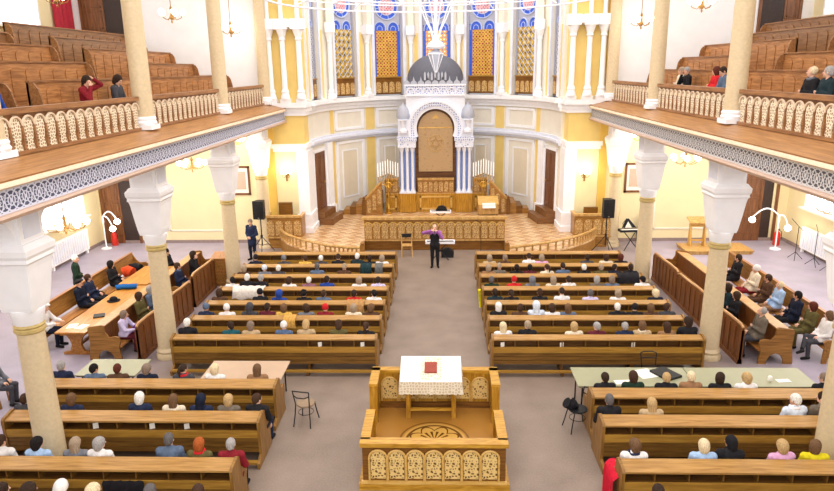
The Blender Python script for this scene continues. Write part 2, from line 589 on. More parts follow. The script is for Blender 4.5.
o = MB().box(XL - .3, XR + .3, YF, 38, -0.3, 0).build('floor', 'carpet')
struct(o, 'grey stone floor of the hall, lilac in the aisles', 'floor')
o = MB().box(XL - .3, XR + .3, YF, 38, ZC, ZC + .3).build('ceiling', 'white')
struct(o, 'white ceiling over the hall', 'ceiling')
o = MB().box(XL - .3, XL, YF, YB + .3, 0, ZC).build('wall_left', ['aisle_wall', 'cream'])
struct(o, 'pale yellow outer wall of the left aisle', 'wall')
o = MB().box(XR, XR + .3, YF, YB + .3, 0, ZC).build('wall_right', 'aisle_wall')
struct(o, 'pale yellow outer wall of the right aisle', 'wall')
o = MB().box(XL - .3, XR + .3, YF - .3, YF, 0, ZC).build('wall_front', 'cream')
struct(o, 'cream wall behind the viewpoint', 'wall')
for s, x0, x1 in ((-1, XL, -7.15), (1, 6.95, XR)):
    o = MB().box(x0, x1, YB, YB + .3, 0, 5.45).build('wall_aisle_' + SIDE[s], 'aisle_wall')
    struct(o, 'pale yellow end wall of the %s aisle' % SIDE[s], 'wall')
    o = MB().box(x0, x1, YB, YB + .3, 6.2, ZC).build('wall_gallery_' + SIDE[s], 'gallery_wall')
    struct(o, 'cream end wall above the %s gallery' % SIDE[s], 'wall')
    o = MB().box(x0, x1, YB - .03, YB - .001, 0, .14).build('baseboard_' + SIDE[s], 'skirting_stone')
    struct(o, 'grey baseboard along the %s aisle end wall' % SIDE[s], 'baseboard')
    xs = XL if s < 0 else XR
    o = MB().box(min(xs, xs - s * .03) , max(xs, xs - s * .03), YF, YB - .05, 0, .14).build('baseboard_outer_' + SIDE[s], 'skirting_stone')
    struct(o, 'grey baseboard along the outer %s aisle wall' % SIDE[s], 'baseboard')

# wall mouldings: raised panel frames on the aisle end walls
def frame_bars(mb, x0, x1, z0, z1, y, w=.07, d=.03):
    mb.box(x0, x1, y - d, y, z0, z0 + w)
    mb.box(x0, x1, y - d, y, z1 - w, z1)
    mb.box(x0, x0 + w, y - d, y, z0, z1)
    mb.box(x1 - w, x1, y - d, y, z0, z1)

mb = MB()
frame_bars(mb, -12.3, -9.6, .55, 4.6, YB - .001)
struct(mb.build('trim_1', 'cream'), 'raised panel frame on the left aisle end wall', 'trim')
mb = MB()
frame_bars(mb, 9.5, 12.3, .55, 4.6, YB - .001)
struct(mb.build('trim_2', 'cream'), 'raised panel frame on the right aisle end wall', 'trim')

# ------------------------------------------------------------------ galleries
def gallery(s):
    side = SIDE[s]
    def X(a):
        return s * a + (CXX if abs(a) < 14 else 0)
    xo = XL if s < 0 else XR
    def bx(mb, a0, a1, y0, y1, z0, z1):
        p, q = (a0 if isinstance(a0, float) else a0), a1
        xa, xb = X(a0), (xo if a1 is None else X(a1))
        return mb.box(min(xa, xb), max(xa, xb), y0, y1, z0, z1)
    y0, y1 = YF, YB
    struct(bx(bx(MB(), 6.75, 7.7, y0, y1, 5.45, 5.96), 7.7, None, y0, y1, 5.45, 6.2).build('floor_gallery_' + side, 'white'), 'floor slab of the %s gallery' % side, 'floor')
    # sloped wooden ledge in front of the balustrade
    lx = [(X(6.5), 6.03), (X(7.2), 6.2), (X(7.75), 6.21), (X(7.75), 6.1), (X(6.52), 5.97)]
    mb = MB().prism(lx, y0, y1 - .01, 'Y')
    struct(mb.build('trim_ledge_' + side, 'ledge'), 'sloping wooden ledge in front of the %s gallery balustrade' % side, 'trim')
    mb = MB()
    bx(mb, 6.6, 6.78, y0, y1 - .01, 5.5, 5.88)
    struct(mb.build('trim_fascia_' + side, 'fascia' if s < 0 else 'fascia_right'), 'carved blue and white lattice frieze along the %s gallery edge' % side, 'trim')
    prof = [(X(6.48), 5.97), (X(6.46), 5.93), (X(6.5), 5.9), (X(6.6), 5.87), (X(6.8), 5.87), (X(6.8), 6.0), (X(6.5), 6.0)]
    struct(MB().prism(prof, y0, y1 - .012, 'Y').build('trim_upper_moulding_' + side, 'mould_cream'), 'cream moulding above the frieze of the %s gallery' % side, 'trim')
    prof = [(X(6.52), 5.5), (X(6.5), 5.46), (X(6.54), 5.4), (X(6.66), 5.36), (X(6.84), 5.36), (X(6.84), 5.5)]
    struct(MB().prism(prof, y0, y1 - .012, 'Y').build('trim_lower_moulding_' + side, 'mould_pink'), 'pinkish moulding below the frieze of the %s gallery' % side, 'trim')
    # tiers that carry the benches
    tiers = [(9.15, 6.48), (10.2, 6.85), (11.25, 7.28), (12.3, 7.64), (13.4, 8.05)]
    mb = MB()
    for k, (a, z) in enumerate(tiers):
        a1 = tiers[k + 1][0] if k + 1 < len(tiers) else None
        bx(mb, a, a1, y0, y1 - .02, 6.2, z)
    struct(mb.build('floor_tiers_' + side, 'gal_dark'), 'stepped wooden floor of the %s gallery' % side, 'floor')


for s in (-1, 1):
    gallery(s)

# ------------------------------------------------------------------ columns
COL_Y = {'near': 11.05, 'second': 16.65, 'third': 22.75, 'far': 28.75}


def lower_column(s, y, word):
    x = s * 7.35 + CXX - (.04 if s < 0 else .04)
    root = empty('column', (x, y, 0))
    struct(root, '%s stone column under the %s gallery, %s' % ('pale', SIDE[s], word), 'column')
    MB().lathe([(.33, 0), (.33, .1), (.29, .16), (.31, .22), (.27, .3)], 20).build('base', 'stone', root, True)
    MB().lathe([(.265, .3), (.262, 1.0), (.25, 2.0), (.232, 3.05)], 20).build('shaft', 'stone', root, True)
    MB().lathe([(.24, 3.05), (.27, 3.08), (.27, 3.13), (.245, 3.15), (.27, 3.18), (.25, 3.22)], 20).build('ring', 'ring_gold', root, True)
    MB().lathe([(.245, 3.22), (.26, 3.26), (.29, 3.4), (.3, 3.44), (.3, 3.5)], 16).build('necking', 'white', root, True)
    # block capital: tapers downwards, fluted scallops at its foot
    mb = MB()
    def ring4(w, z):
        return [(-w, -w, z), (w, -w, z), (w, w, z), (-w, w, z)]
    def stack(levels):
        vs, fs = [], []
        for w, z in levels:
            vs += ring4(w, z)
        for j in range(len(levels) - 1):
            for k in range(4):
                k2 = (k + 1) % 4
                fs.append((4 * j + k, 4 * j + k2, 4 * j + 4 + k2, 4 * j + 4 + k))
        fs.append((3, 2, 1, 0))
        n = 4 * (len(levels) - 1)
        fs.append((n, n + 1, n + 2, n + 3))
        mb.add(vs, fs)
    stack([(.27, 3.5), (.29, 3.58), (.30, 3.64), (.34, 3.95), (.38, 4.3), (.4, 4.4)])
    mb.build('capital', 'white', root)
    mb = MB()
    stack([(.4, 4.4), (.43, 4.44), (.42, 4.5), (.45, 4.56), (.455, 4.66), (.42, 4.7), (.38, 4.76)])
    mb.build('abacus', 'white', root)
    mb = MB()
    stack([(.34, 4.76), (.34, 5.449)])
    mb.build('impost', 'white', root)
    # raised panel on each face of the impost
    mb = MB()
    for k in range(4):
        mt = Matrix.Rotation(k * PI / 2, 4, 'Z')
        mb.box(-.24, .24, -.352, -.34, 4.85, 5.3, mt)
    mb.build('impost_panel', 'white_blue', root)
    # curved brackets that spring to the arcade along the gallery
    for d in (-1, 1):
        pr = [(d * .341, 4.76)]
        for k in range(9):
            a = k / 8 * PI / 2
            pr.append((d * (.341 + 1.1 * (1 - cos(a))), 4.76 + .69 * sin(a) - .001))
        pr.append((d * .341, 5.449))
        MB().prism(pr, -.26, .26, 'X').build('bracket', 'white', root)
    return root


def upper_column(s, y, word):
    x = s * (7.5 if word.startswith('the nearest') else 7.3) + CXX
    root = empty('column', (x, y, 6.2))
    struct(root, 'pale stone column standing on the %s gallery, %s' % (SIDE[s], word), 'column')
    MB().box(-.27, .27, -.27, .27, 0.012, .13).build('plinth', 'white', root)
    MB().lathe([(.28, .13), (.3, .18), (.27, .23), (.285, .28), (.26, .33)], 20).build('base', 'white', root, True)
    MB().lathe([(.24, .33), (.235, 2.0), (.225, 4.2), (.215, 6.0)], 20).build('shaft', 'stone', root, True)
    MB().lathe([(.22, 6.0), (.4, 6.4), (.42, 6.7), (.42, 7.79)], 12).build('capital', 'white', root, True)
    return root


for s in (-1, 1):
    for w, y in COL_Y.items():
        t = {'near': 'the nearest one', 'second': 'beside the rearmost centre pews', 'third': 'beside the front centre pews', 'far': 'beside the stage'}[w]
        if w == 'far':
            o = lower_column(s, 28.2, t)
            o.location.x = s * 7.62 + CXX
        else:
            lower_column(s, y, t)
        t = {'near': 'the nearest one', 'second': 'between the nearer bays', 'third': 'between the farther bays', 'far': 'against the apse pier'}[w]
        upper_column(s, y if w != 'far' else 28.55, t)

# ------------------------------------------------------------------ gallery balustrades
def balustrade(s, y0, y1, label):
    x = s * 7.3 + CXX
    L = y1 - y0
    root = empty('balustrade', (x, y0, 6.212), 0, label, 'balustrade', 'gallery balustrades')
    MB().box(-.07, .07, 0, L, .72, .82).build('top_rail', 'gal_rail', root)
    MB().box(-.05, .05, 0, L, 0, .07).build('bottom_rail', 'gal_rail', root)
    n = max(3, int(round(L / .36)))
    w = L / n
    # backing with arched openings: post + arch per bay; the panel sits in each arch
    pan = None
    for k in range(n):
        yc = (k + .5) * w
        if pan is None:
            hw = w * .5 - .045
            pr = [(-hw * .8, .07), (hw * .8, .07), (hw * .8, .12), (hw * .62, .2), (hw * .78, .3), (hw, .42), (hw, .5)]
            for j in range(1, 8):
                a = PI * j / 8
                pr.append((hw * cos(a), .5 + hw * sin(a)))
            pr += [(-hw, .5), (-hw, .42), (-hw * .78, .3), (-hw * .62, .2), (-hw * .8, .12)]
            pan = MB().prism(pr, -.025, .025, 'X').build('arch_panel', 'carved', root)
            pan.location = (0, yc, 0)
            # arch rib
            hb = w * .5
            mb = MB()
            pts = [(0, -hb, .5)] + [(0, -hb * cos(PI * j / 10), .5 + hb * .92 * sin(PI * j / 10)) for j in range(1, 10)] + [(0, hb, .5)]
            mb.tube(pts, .022, 6)
            rib = mb.build('arch_rib', 'mould_cream', root)
            rib.location = (-s * .035, yc, 0)
            post = MB().box(-.04, .04, -.022, .022, .07, .56).build('post', 'gal_rail', root)
            post.location = (0, k * w, 0)
            top = MB().box(-.02, .02, 0, L, .56, .72).build('spandrel', 'gal_rail', root)
            top.location = (s * .03, 0, 0)
        else:
            for src, yy in ((pan, yc), (rib, yc), (post, k * w)):
                c = src.copy()
                C.objects.link(c)
                c.parent = root
                c.location = (src.location.x, yy, 0)
    return root


for s in (-1, 1):
    for (a, b), t in zip(((5.0, 10.2), (10.9, 16.3), (17.0, 22.4), (23.1, 28.2)), ('partly out of view', 'between the two nearer columns', 'between the middle columns', 'next to the apse')):
        if b < 10:
            continue
        if (a, b) == (5.0, 10.2):
            a = 8.0
        balustrade(s, a, b, 'arched wooden balustrade of the %s gallery, bay %s' % (SIDE[s], t))

# ------------------------------------------------------------------ gallery benches
def gallery_bench(s, a, y0, y1, zf, top, label, mat='gal_bench'):
    """bench parallel to the nave; the back stands at distance a from the axis, the seat towards the nave"""
    L = y1 - y0
    root = empty('gallery_bench', (s * a + CXX, y0, zf + .001), 0, label, 'bench', 'benches on the %s gallery' % SIDE[s])
    h = top - zf
    sg = -s        # towards the nave
    mb = MB().box(min(0, s * .05), max(0, s * .05), 0, L, .1, h)
    mb.build('backrest', mat, root)
    mb = MB()
    n = max(2, int(L / .55))
    w = L / n
    for k in range(n):                         # arcade of low relief along the back
        yc = (k + .5) * w
        pr = [(yc - w * .42, .5), (yc - w * .42, h - .22)]
        pr += [(yc - w * .42 * cos(PI * j / 6), h - .22 + .11 * sin(PI * j / 6)) for j in range(1, 6)]
        pr += [(yc + w * .42, h - .22), (yc + w * .42, .5)]
        mb.prism(pr, sg * .001, sg * .02, 'X')
    mb.build('relief_panel', 'gal_bench' if mat == 'gal_bench' else mat, root)
    mb = MB().box(min(-.05 * sg, .05 * sg), max(-.05 * sg, .05 * sg), -.02, L + .02, h, h + .04)
    mb.build('top_rail', 'gal_rail', root)
    MB().box(min(0, sg * .42), max(0, sg * .42), .03, L - .03, .36, .40).build('seat', 'gal_dark', root)
    for yy in (0, L - .05):
        pr = [(0, 0), (sg * .45, 0), (sg * .45, .42), (sg * .3, .62), (sg * .2, h - .15), (sg * .12, h - .02), (-sg * .05, h + .02), (-sg * .06, 0)]
        MB().prism(pr, yy, yy + .05, 'Y').build('end_panel', 'gal_rail', root)
    return root


TIER = [(8.7, 6.202, 7.42), (9.75, 6.482, 7.86), (10.8, 6.852, 8.32), (11.8, 7.282, 8.68), (12.9, 7.642, 9.08)]
rows = {
    -1: [(0, 8.0, 13.4), (0, 14.3, 27.9), (1, 9.0, 18.8), (1, 21.8, 27.1), (2, 10.0, 19.0), (2, 20.8, 27.5), (3, 11.0, 18.7), (3, 20.8, 27.3), (4, 20.4, 28.3)],
    1: [(0, 8.0, 19.5), (0, 20.2, 27.6), (1, 9.0, 19.5), (1, 22.0, 27.4), (2, 10.0, 18.9), (2, 21.0, 28.0), (3, 11.0, 26.2), (4, 12.0, 27.6)],
}
for s in (-1, 1):
    seen = {}
    for k, y0, y1 in rows[s]:
        a, zf, top = TIER[k]
        multi = sum(1 for r in rows[s] if r[0] == k) > 1
        j = seen.get(k, 0)
        seen[k] = j + 1
        part = (', nearer half' if j == 0 else ', farther half') if multi else ''
        gallery_bench(s, a, y0, y1, zf, top, 'brown wooden bench on the %s gallery, %s tier from the balustrade%s' % (SIDE[s], ORD[k], part), 'gal_bench' if k < 3 else 'gal_dark')

# ------------------------------------------------------------------ gallery doors, windows, curtain
def door_leaf(name, x0, x1, z0, z1, y, label, dark=None):
    root = empty(name, ((x0 + x1) / 2, y, z0))
    struct(root, label, 'door')
    w, h = (x1 - x0) / 2, z1 - z0
    mb = MB().box(-w - .12, -w, -.06, 0, 0, h + .12).box(w, w + .12, -.06, 0, 0, h + .12).box(-w, w, -.06, 0, h, h + .12)
    mb.build('door_frame', 'door_wood', root)
    if dark:
        d0, d1 = dark
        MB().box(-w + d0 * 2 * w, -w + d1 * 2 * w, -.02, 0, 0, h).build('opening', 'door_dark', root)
        leafs = [(-w, -w + d0 * 2 * w)] if d0 > .2 else [(-w + d1 * 2 * w, w)]
    else:
        leafs = [(-w, 0), (0, w)]
    for a, b in leafs:
        lf = MB().box(a + .01, b - .01, -.045, 0, 0.01, h).build('leaf', 'door_wood', root)
        mb = MB()
        for zz0, zz1 in ((.12, .38), (.43, .66), (.7, .95)):
            frame_bars(mb, a + .1, b - .1, zz0 * h, zz1 * h, -.046, .05, .02)
        mb.build('panel_moulding', 'door_wood', lf)
        MB().ball((b - .08 if a < 0 else a + .08, -.08, h * .42), .03, 6).build('handle', 'brass_dull', lf, True)
    return root


door_leaf('door_1', -15.25, -13.75, 0, 2.9, YB - .002, 'brown double door at the end of the left aisle, one leaf open', (.55, 1.0))
door_leaf('door_2', 13.15, 14.75, 0, 2.95, YB - .002, 'brown double door at the end of the right aisle, one leaf open', (.66, .92))
door_leaf('door_3', -15.0, -13.3, 8.055, 11.2, YB - .002, 'brown door at the top of the left gallery, one leaf open', (.55, 1.0))
door_leaf('door_4', 13.2, 14.7, 8.055, 11.3, YB - .002, 'dark brown door at the top of the right gallery', (.0, .6))


def side_window(name, s, y0, y1, z0, z1, label, bars=2):
    x = XL if s < 0 else XR
    sg = -s
    root = empty(name, (x + sg * .002, (y0 + y1) / 2, z0))
    struct(root, label, 'window')
    w, h = (y1 - y0) / 2, z1 - z0
    mb = MB()
    def b(d, ya, yb, za, zb):
        mb.box(min(0, sg * d), max(0, sg * d), ya, yb, za, zb)
    b(.02, -w, w, 0, h)
    mb.build('pane', 'window_bright', root)
    mb = MB()
    b(.09, -w - .1, -w, -.1, h + .1); b(.09, w, w + .1, -.1, h + .1); b(.09, -w, w, h, h + .1); b(.09, -w, w, -.1, 0)
    for k in range(1, bars):
        yy = -w + 2 * w * k / bars
        b(.06, yy - .03, yy + .03, 0, h)
    b(.06, -w, w, h * .6, h * .6 + .05)
    mb.build('window_frame', 'white', root)
    mb = MB()
    b(.3, -w - .15, w + .15, -.17, -.1)
    mb.build('window_sill', 'cream', root)
    return root


side_window('window_8', -1, 19.5, 23.2, 1.75, 4.6, 'bright window of the left aisle, the nearer of two', 3)
side_window('window_9', -1, 24.4, 27.6, 1.75, 4.6, 'bright window of the left aisle, the farther of two', 3)
side_window('window_10', 1, 18.0, 21.8, 1.95, 4.6, 'bright window of the right aisle, the nearer of two', 3)
side_window('window_11', 1, 23.2, 27.4, 1.95, 4.6, 'bright window of the right aisle beside the microphone stands', 3)
side_window('window_12', -1, 21.5, 26.4, 9.4, 12.2, 'bright window at the top of the left gallery', 3)
side_window('window_13', 1, 22.0, 28.0, 9.5, 12.2, 'bright window at the top of the right gallery', 3)
# ------------------------------------------------------------------ apse
AX, AY, AA, AB = -0.2, 29.9, 5.65, 6.4


def E(th, off=0.0, z=0.0):
    t = math.radians(th)
    return (AX + (AA + off) * sin(t), AY + (AB + off) * cos(t), z)


def cbox(mb, t0, t1, z0, z1, o0, o1, n=None):
    """curved block on the apse wall: from offset o0 (inside, negative) to o1 (outside)"""
    n = n or max(1, int(abs(t1 - t0) / 4))
    vs, fs = [], []
    for k in range(n + 1):
        t = t0 + (t1 - t0) * k / n
        vs += [E(t, o0, z0), E(t, o0, z1), E(t, o1, z1), E(t, o1, z0)]
    for k in range(n):
        a, b = 4 * k, 4 * k + 4
        for j in range(4):
            j2 = (j + 1) % 4
            fs.append((a + j, a + j2, b + j2, b + j))
    fs.append((0, 3, 2, 1))
    e = 4 * n
    fs.append((e, e + 1, e + 2, e + 3))
    return mb.add(vs, fs)


struct(cbox(MB(), -90, 90, 0, 6.25, 0, .35, 60).build('wall_apse', 'cream'), 'curved cream lower wall of the apse', 'wall')
# yellow vertical strips and raised white panels on the curved wall, in both registers
mb = MB()
for t0, t1 in ((-65, -62), (-39.5, -34.3), (34.3, 39.5), (62, 65)):
    cbox(mb, t0, t1, .5, 4.2, -.02, .0)
    cbox(mb, t0, t1, 4.56, 5.7, -.02, .0)
struct(mb.build('trim_yellow_panel', 'yellow'), 'yellow vertical strips on the curved apse wall', 'trim')
mb = MB()
for sg in (-1, 1):
    for t0, t1, z0, z1 in ((61, 41, .5, 4.1), (33.5, 17.5, .5, 4.1), (61, 41, 4.66, 5.64), (33.5, 17.5, 4.66, 5.64)):
        a, b = sorted((sg * t0, sg * t1))
        for q0, q1, y0, y1 in ((a, b, z0, z0 + .12), (a, b, z1 - .12, z1), (a, a + 1.6, z0, z1), (b - 1.6, b, z0, z1)):
            cbox(mb, q0, q1, y0, y1, -.05, -.001)
        if z1 < 4.2:
            a2, b2 = a + 4.5, b - 4.5
            for q0, q1, y0, y1 in ((a2, b2, 1.2, 1.26), (a2, b2, 3.6, 3.66), (a2, a2 + .7, 1.2, 3.66), (b2 - .7, b2, 1.2, 3.66)):
                cbox(mb, q0, q1, y0, y1, -.03, -.001)
struct(mb.build('trim_panel_frame', 'white'), 'white raised panel frames on the curved apse wall', 'trim')
mb = MB()
for sg in (-1, 1):
    for z0, z1 in ((2.0, 3.4),):
        for t0, t1 in ((45.8, 56), (21.5, 29.5)):
            a, b = sorted((sg * t0, sg * t1))
            cbox(mb, a, b, 1.3, 3.56, -.012, -.001)
struct(mb.build('trim_cream_panel', 'cream2'), 'inner cream panels on the curved apse wall', 'trim')
mb = MB()
cbox(mb, -90, 90, 4.18, 4.3, -.1, 0, 50); cbox(mb, -90, 90, 4.3, 4.42, -.2, 0, 50); cbox(mb, -90, 90, 4.42, 4.54, -.12, 0, 50)
struct(mb.build('trim_moulding_band', 'white_blue'), 'white moulding band half way up the apse wall', 'trim')
mb = MB()
cbox(mb, -90, 90, 5.7, 5.86, -.1, 0, 50); cbox(mb, -90, 90, 5.86, 6.05, -.18, 0, 50); cbox(mb, -90, 90, 6.05, 6.25, -.34, .35, 50)
struct(mb.build('trim_cornice', 'white'), 'white cornice below the apse windows', 'trim')

WIN = [-77.2, -51.6, -25.2, 1.0, 25.2, 51.6, 77.2]
HW = [3.6, 6.6, 7.2, 7.0, 7.2, 6.6, 3.6]
# wall between the windows
edges = [-90.0]
for c, h in zip(WIN, HW):
    edges += [c - h - .8, c + h + .8]
edges.append(90.0)
mb = MB()
for k in range(0, len(edges), 2):
    cbox(mb, edges[k], edges[k + 1], 6.25, 11.3, 0, .5)
cbox(mb, -90, 90, 11.3, ZC, 0, .5, 50)
struct(mb.build('wall_apse_upper', 'cream'), 'upper apse wall between the stained glass windows', 'wall')
mb = MB()
for k in range(0, len(edges), 2):
    a, b = edges[k], edges[k + 1]
    if b - a > 7:
        cbox(mb, a + 2.2, a + 4.2, 6.3, 9.4, -.015, 0)
        cbox(mb, b - 4.2, b - 2.2, 6.3, 9.4, -.015, 0)
        cbox(mb, a + .2, a + 1.2, 6.3, 11.2, -.05, 0)
        cbox(mb, b - 1.2, b - .2, 6.3, 11.2, -.05, 0)
struct(mb.build('trim_window_piers', ['yellow']), 'yellow strips between the apse windows', 'trim')
# the jambs (last two of each pier) white: a separate mesh
mb = MB()
for k in range(0, len(edges), 2):
    a, b = edges[k], edges[k + 1]
    if b - a > 7:
        cbox(mb, a + .0, a + 1.5, 6.3, 11.25, -.07, .0)
        cbox(mb, b - 1.5, b, 6.3, 11.25, -.07, .0)
struct(mb.build('trim_window_jambs', 'white_blue'), 'white jambs beside the apse windows', 'trim')

GLS = ['glass_dim', 'glass_gold2', 'glass_gold', 'glass_mix', 'glass_gold', 'glass_gold2', 'glass_dim']
for k, (c, h) in enumerate(zip(WIN, HW)):
    nm = ['leftmost, seen edge-on', 'second from the left', 'third from the left', 'behind the ark dome', 'third from the right', 'second from the right', 'rightmost, seen edge-on'][k]
    x, y, _ = E(c, .22)
    x2, y2, _ = E(c + 1, .22)
    ang = math.atan2(y2 - y, x2 - x)
    root = empty('window_%d' % (k + 1), (x, y, 6.26), ang)
    struct(root, 'tall stained glass window of the apse, %s' % nm, 'window')
    xa, ya, _ = E(c - h, .22)
    xb, yb, _ = E(c + h, .22)
    w = math.hypot(xb - xa, yb - ya) / 2
    # local frame: x along the wall, +y outward is away from the hall
    zs = 3.3               # spring of the twin arches
    b = w * .22
    MB().box(-w + b, w - b, -.01, .02, .9, zs).build('pane', GLS[k], root)
    side = 'glass_blue' if k in (2, 3, 4) else GLS[k]
    mb = MB().box(-w, -w + b, -.01, .02, .9, zs + .25).box(w - b, w, -.01, .02, .9, zs + .25)
    mb.build('border_pane', side, root)
    # head: stone plate with twin blue lancets and a rosette
    MB().box(-w, w, 0, .02, zs, 5.0).build('head_plate', 'lead_frame', root)
    r = w / 2
    for cx0 in (-r, r):
        q = r * .84
        pr = [(cx0 - q, zs - .04), (cx0 + q, zs - .04)] + [(cx0 + q * cos(PI * j / 10), zs + .06 + q * 1.05 * sin(PI * j / 10)) for j in range(11)]
        MB().prism(pr, -.012, -.001, 'Y').build('lancet_pane', 'glass_blue', root)
        pts = [(cx0 - q, -.03, zs - .05)] + [(cx0 - q * cos(PI * j / 10), -.03, zs + .06 + q * 1.05 * sin(PI * j / 10)) for j in range(11)] + [(cx0 + q, -.03, zs - .05)]
        MB().tube(pts, .035, 6).build('lancet_frame', 'tracery', root, True)
        MB().tube([(cx0 - q * .45, -.025, zs - .02)] + [(cx0 - q * .45 * cos(PI * j / 8), -.025, zs + .04 + q * .5 * sin(PI * j / 8)) for j in range(9)] + [(cx0 + q * .45, -.025, zs - .02)], .018, 5).build('inner_tracery', 'tracery', root, True)
    zc = zs + .8 + w * .45
    for rr, y0, mt, nm2 in ((.82, -.008, 'glass_blue', 'rosette_border'), (.55, -.02, 'glass_rose', 'rosette')):
        MB().prism([(w * rr * cos(a * PI / 12), zc + w * rr * sin(a * PI / 12)) for a in range(24)], y0 - .008, y0, 'Y').build(nm2, mt, root)
    for rr in (.84, .56):
        MB().tube([(w * rr * cos(a * PI / 12), -.035, zc + w * rr * sin(a * PI / 12)) for a in range(24)], .035 if rr > .6 else .024, 6, closed=True).build('rosette_ring', 'tracery', root, True)
    mb = MB()
    for a in range(8):
        t = a * PI / 4 + .2
        mb.tube([(w * .56 * cos(t), -.03, zc + w * .56 * sin(t)), (w * .84 * cos(t), -.03, zc + w * .84 * sin(t))], .018, 5)
    mb.build('spoke_tracery', 'tracery', root, True)
    # diagonal lead lattice over the pane
    mb = MB()
    n = 7
    H = zs - .9
    st = 2 * w / 2.5
    j = -8
    while j < 12:
        for sg in (-1, 1):
            z0 = .9 + j * st * .6
            p, q = (-w, z0), (w, z0 + 2 * w * 1.0)
            # clip to the pane
            t0 = max(0, (.9 - p[1]) / (q[1] - p[1]))
            t1 = min(1, (zs - p[1]) / (q[1] - p[1]))
            if t1 > t0 + .05:
                a = (sg * (p[0] + t0 * 2 * w), -.025, p[1] + t0 * (q[1] - p[1]))
                e = (sg * (p[0] + t1 * 2 * w), -.025, p[1] + t1 * (q[1] - p[1]))
                mb.tube([a, e], .011 if k in (2, 4) else .02, 4)
        j += 1
    if k not in (2, 3, 4):
        mb.build('lattice', 'lead_frame' if k in (2, 4) else 'lead_light', root)
    mb = MB().box(-w - .06, -w, -.1, .05, 0, 5.0).box(w, w + .06, -.1, .05, 0, 5.0)
    mb.build('window_frame', 'lead_frame', root)
    # low carved wooden parapet at the foot of the window
    pp = MB().box(-w, w, -.12, -.05, .05, .9).build('parapet', 'gold_dark', root)
    mb = MB()
    na = max(2, int(round(2 * w / .34)))
    for j in range(na):
        xc = -w + (j + .5) * 2 * w / na
        hw = w / na * .8
        pr = [(xc - hw, .14), (xc + hw, .14), (xc + hw, .55)] + [(xc + hw * cos(PI * i / 6), .55 + hw * sin(PI * i / 6)) for i in range(1, 6)] + [(xc - hw, .55)]
        mb.prism(pr, -.15, -.121, 'Y')
    mb.build('arch_panel', 'carved_wood', pp)
    MB().box(-w, w, -.17, -.02, .9, .96).build('parapet_rail', 'pew_lip', pp)

# slender wall columns between the windows
first = None
for k, t in enumerate((-65, -38.5, -13.2, 13.2, 38.5, 65)):
    p = E(t, -.17, 6.252)
    nm = ['at the left end', 'second from the left', 'just left of the dome', 'just right of the dome', 'second from the right', 'at the right end'][k]
    root = empty('colonnette', p, math.atan2(-cos(math.radians(t)), sin(math.radians(t))))
    struct(root, 'slender white colonnette between apse windows, %s' % nm, 'column')
    MB().box(-.2, .2, -.2, .2, 0, .14).lathe([(.19, .14), (.2, .2), (.15, .28), (.17, .34), (.12, .46)], 12).build('base', 'white', root)
    MB().lathe([(.11, .46), (.1, 2.6)], 12).build('shaft', 'white', root, True)
    MB().lathe([(.11, 2.6), (.13, 2.64), (.12, 2.72), (.2, 2.98), (.22, 3.05)], 10).box(-.24, .24, -.18, .24, 3.05, 3.5).build('capital', 'white', root)
    MB().box(-.16, .16, -.1, .2, 3.5, 5.0).build('upper_shaft', 'cream', root)

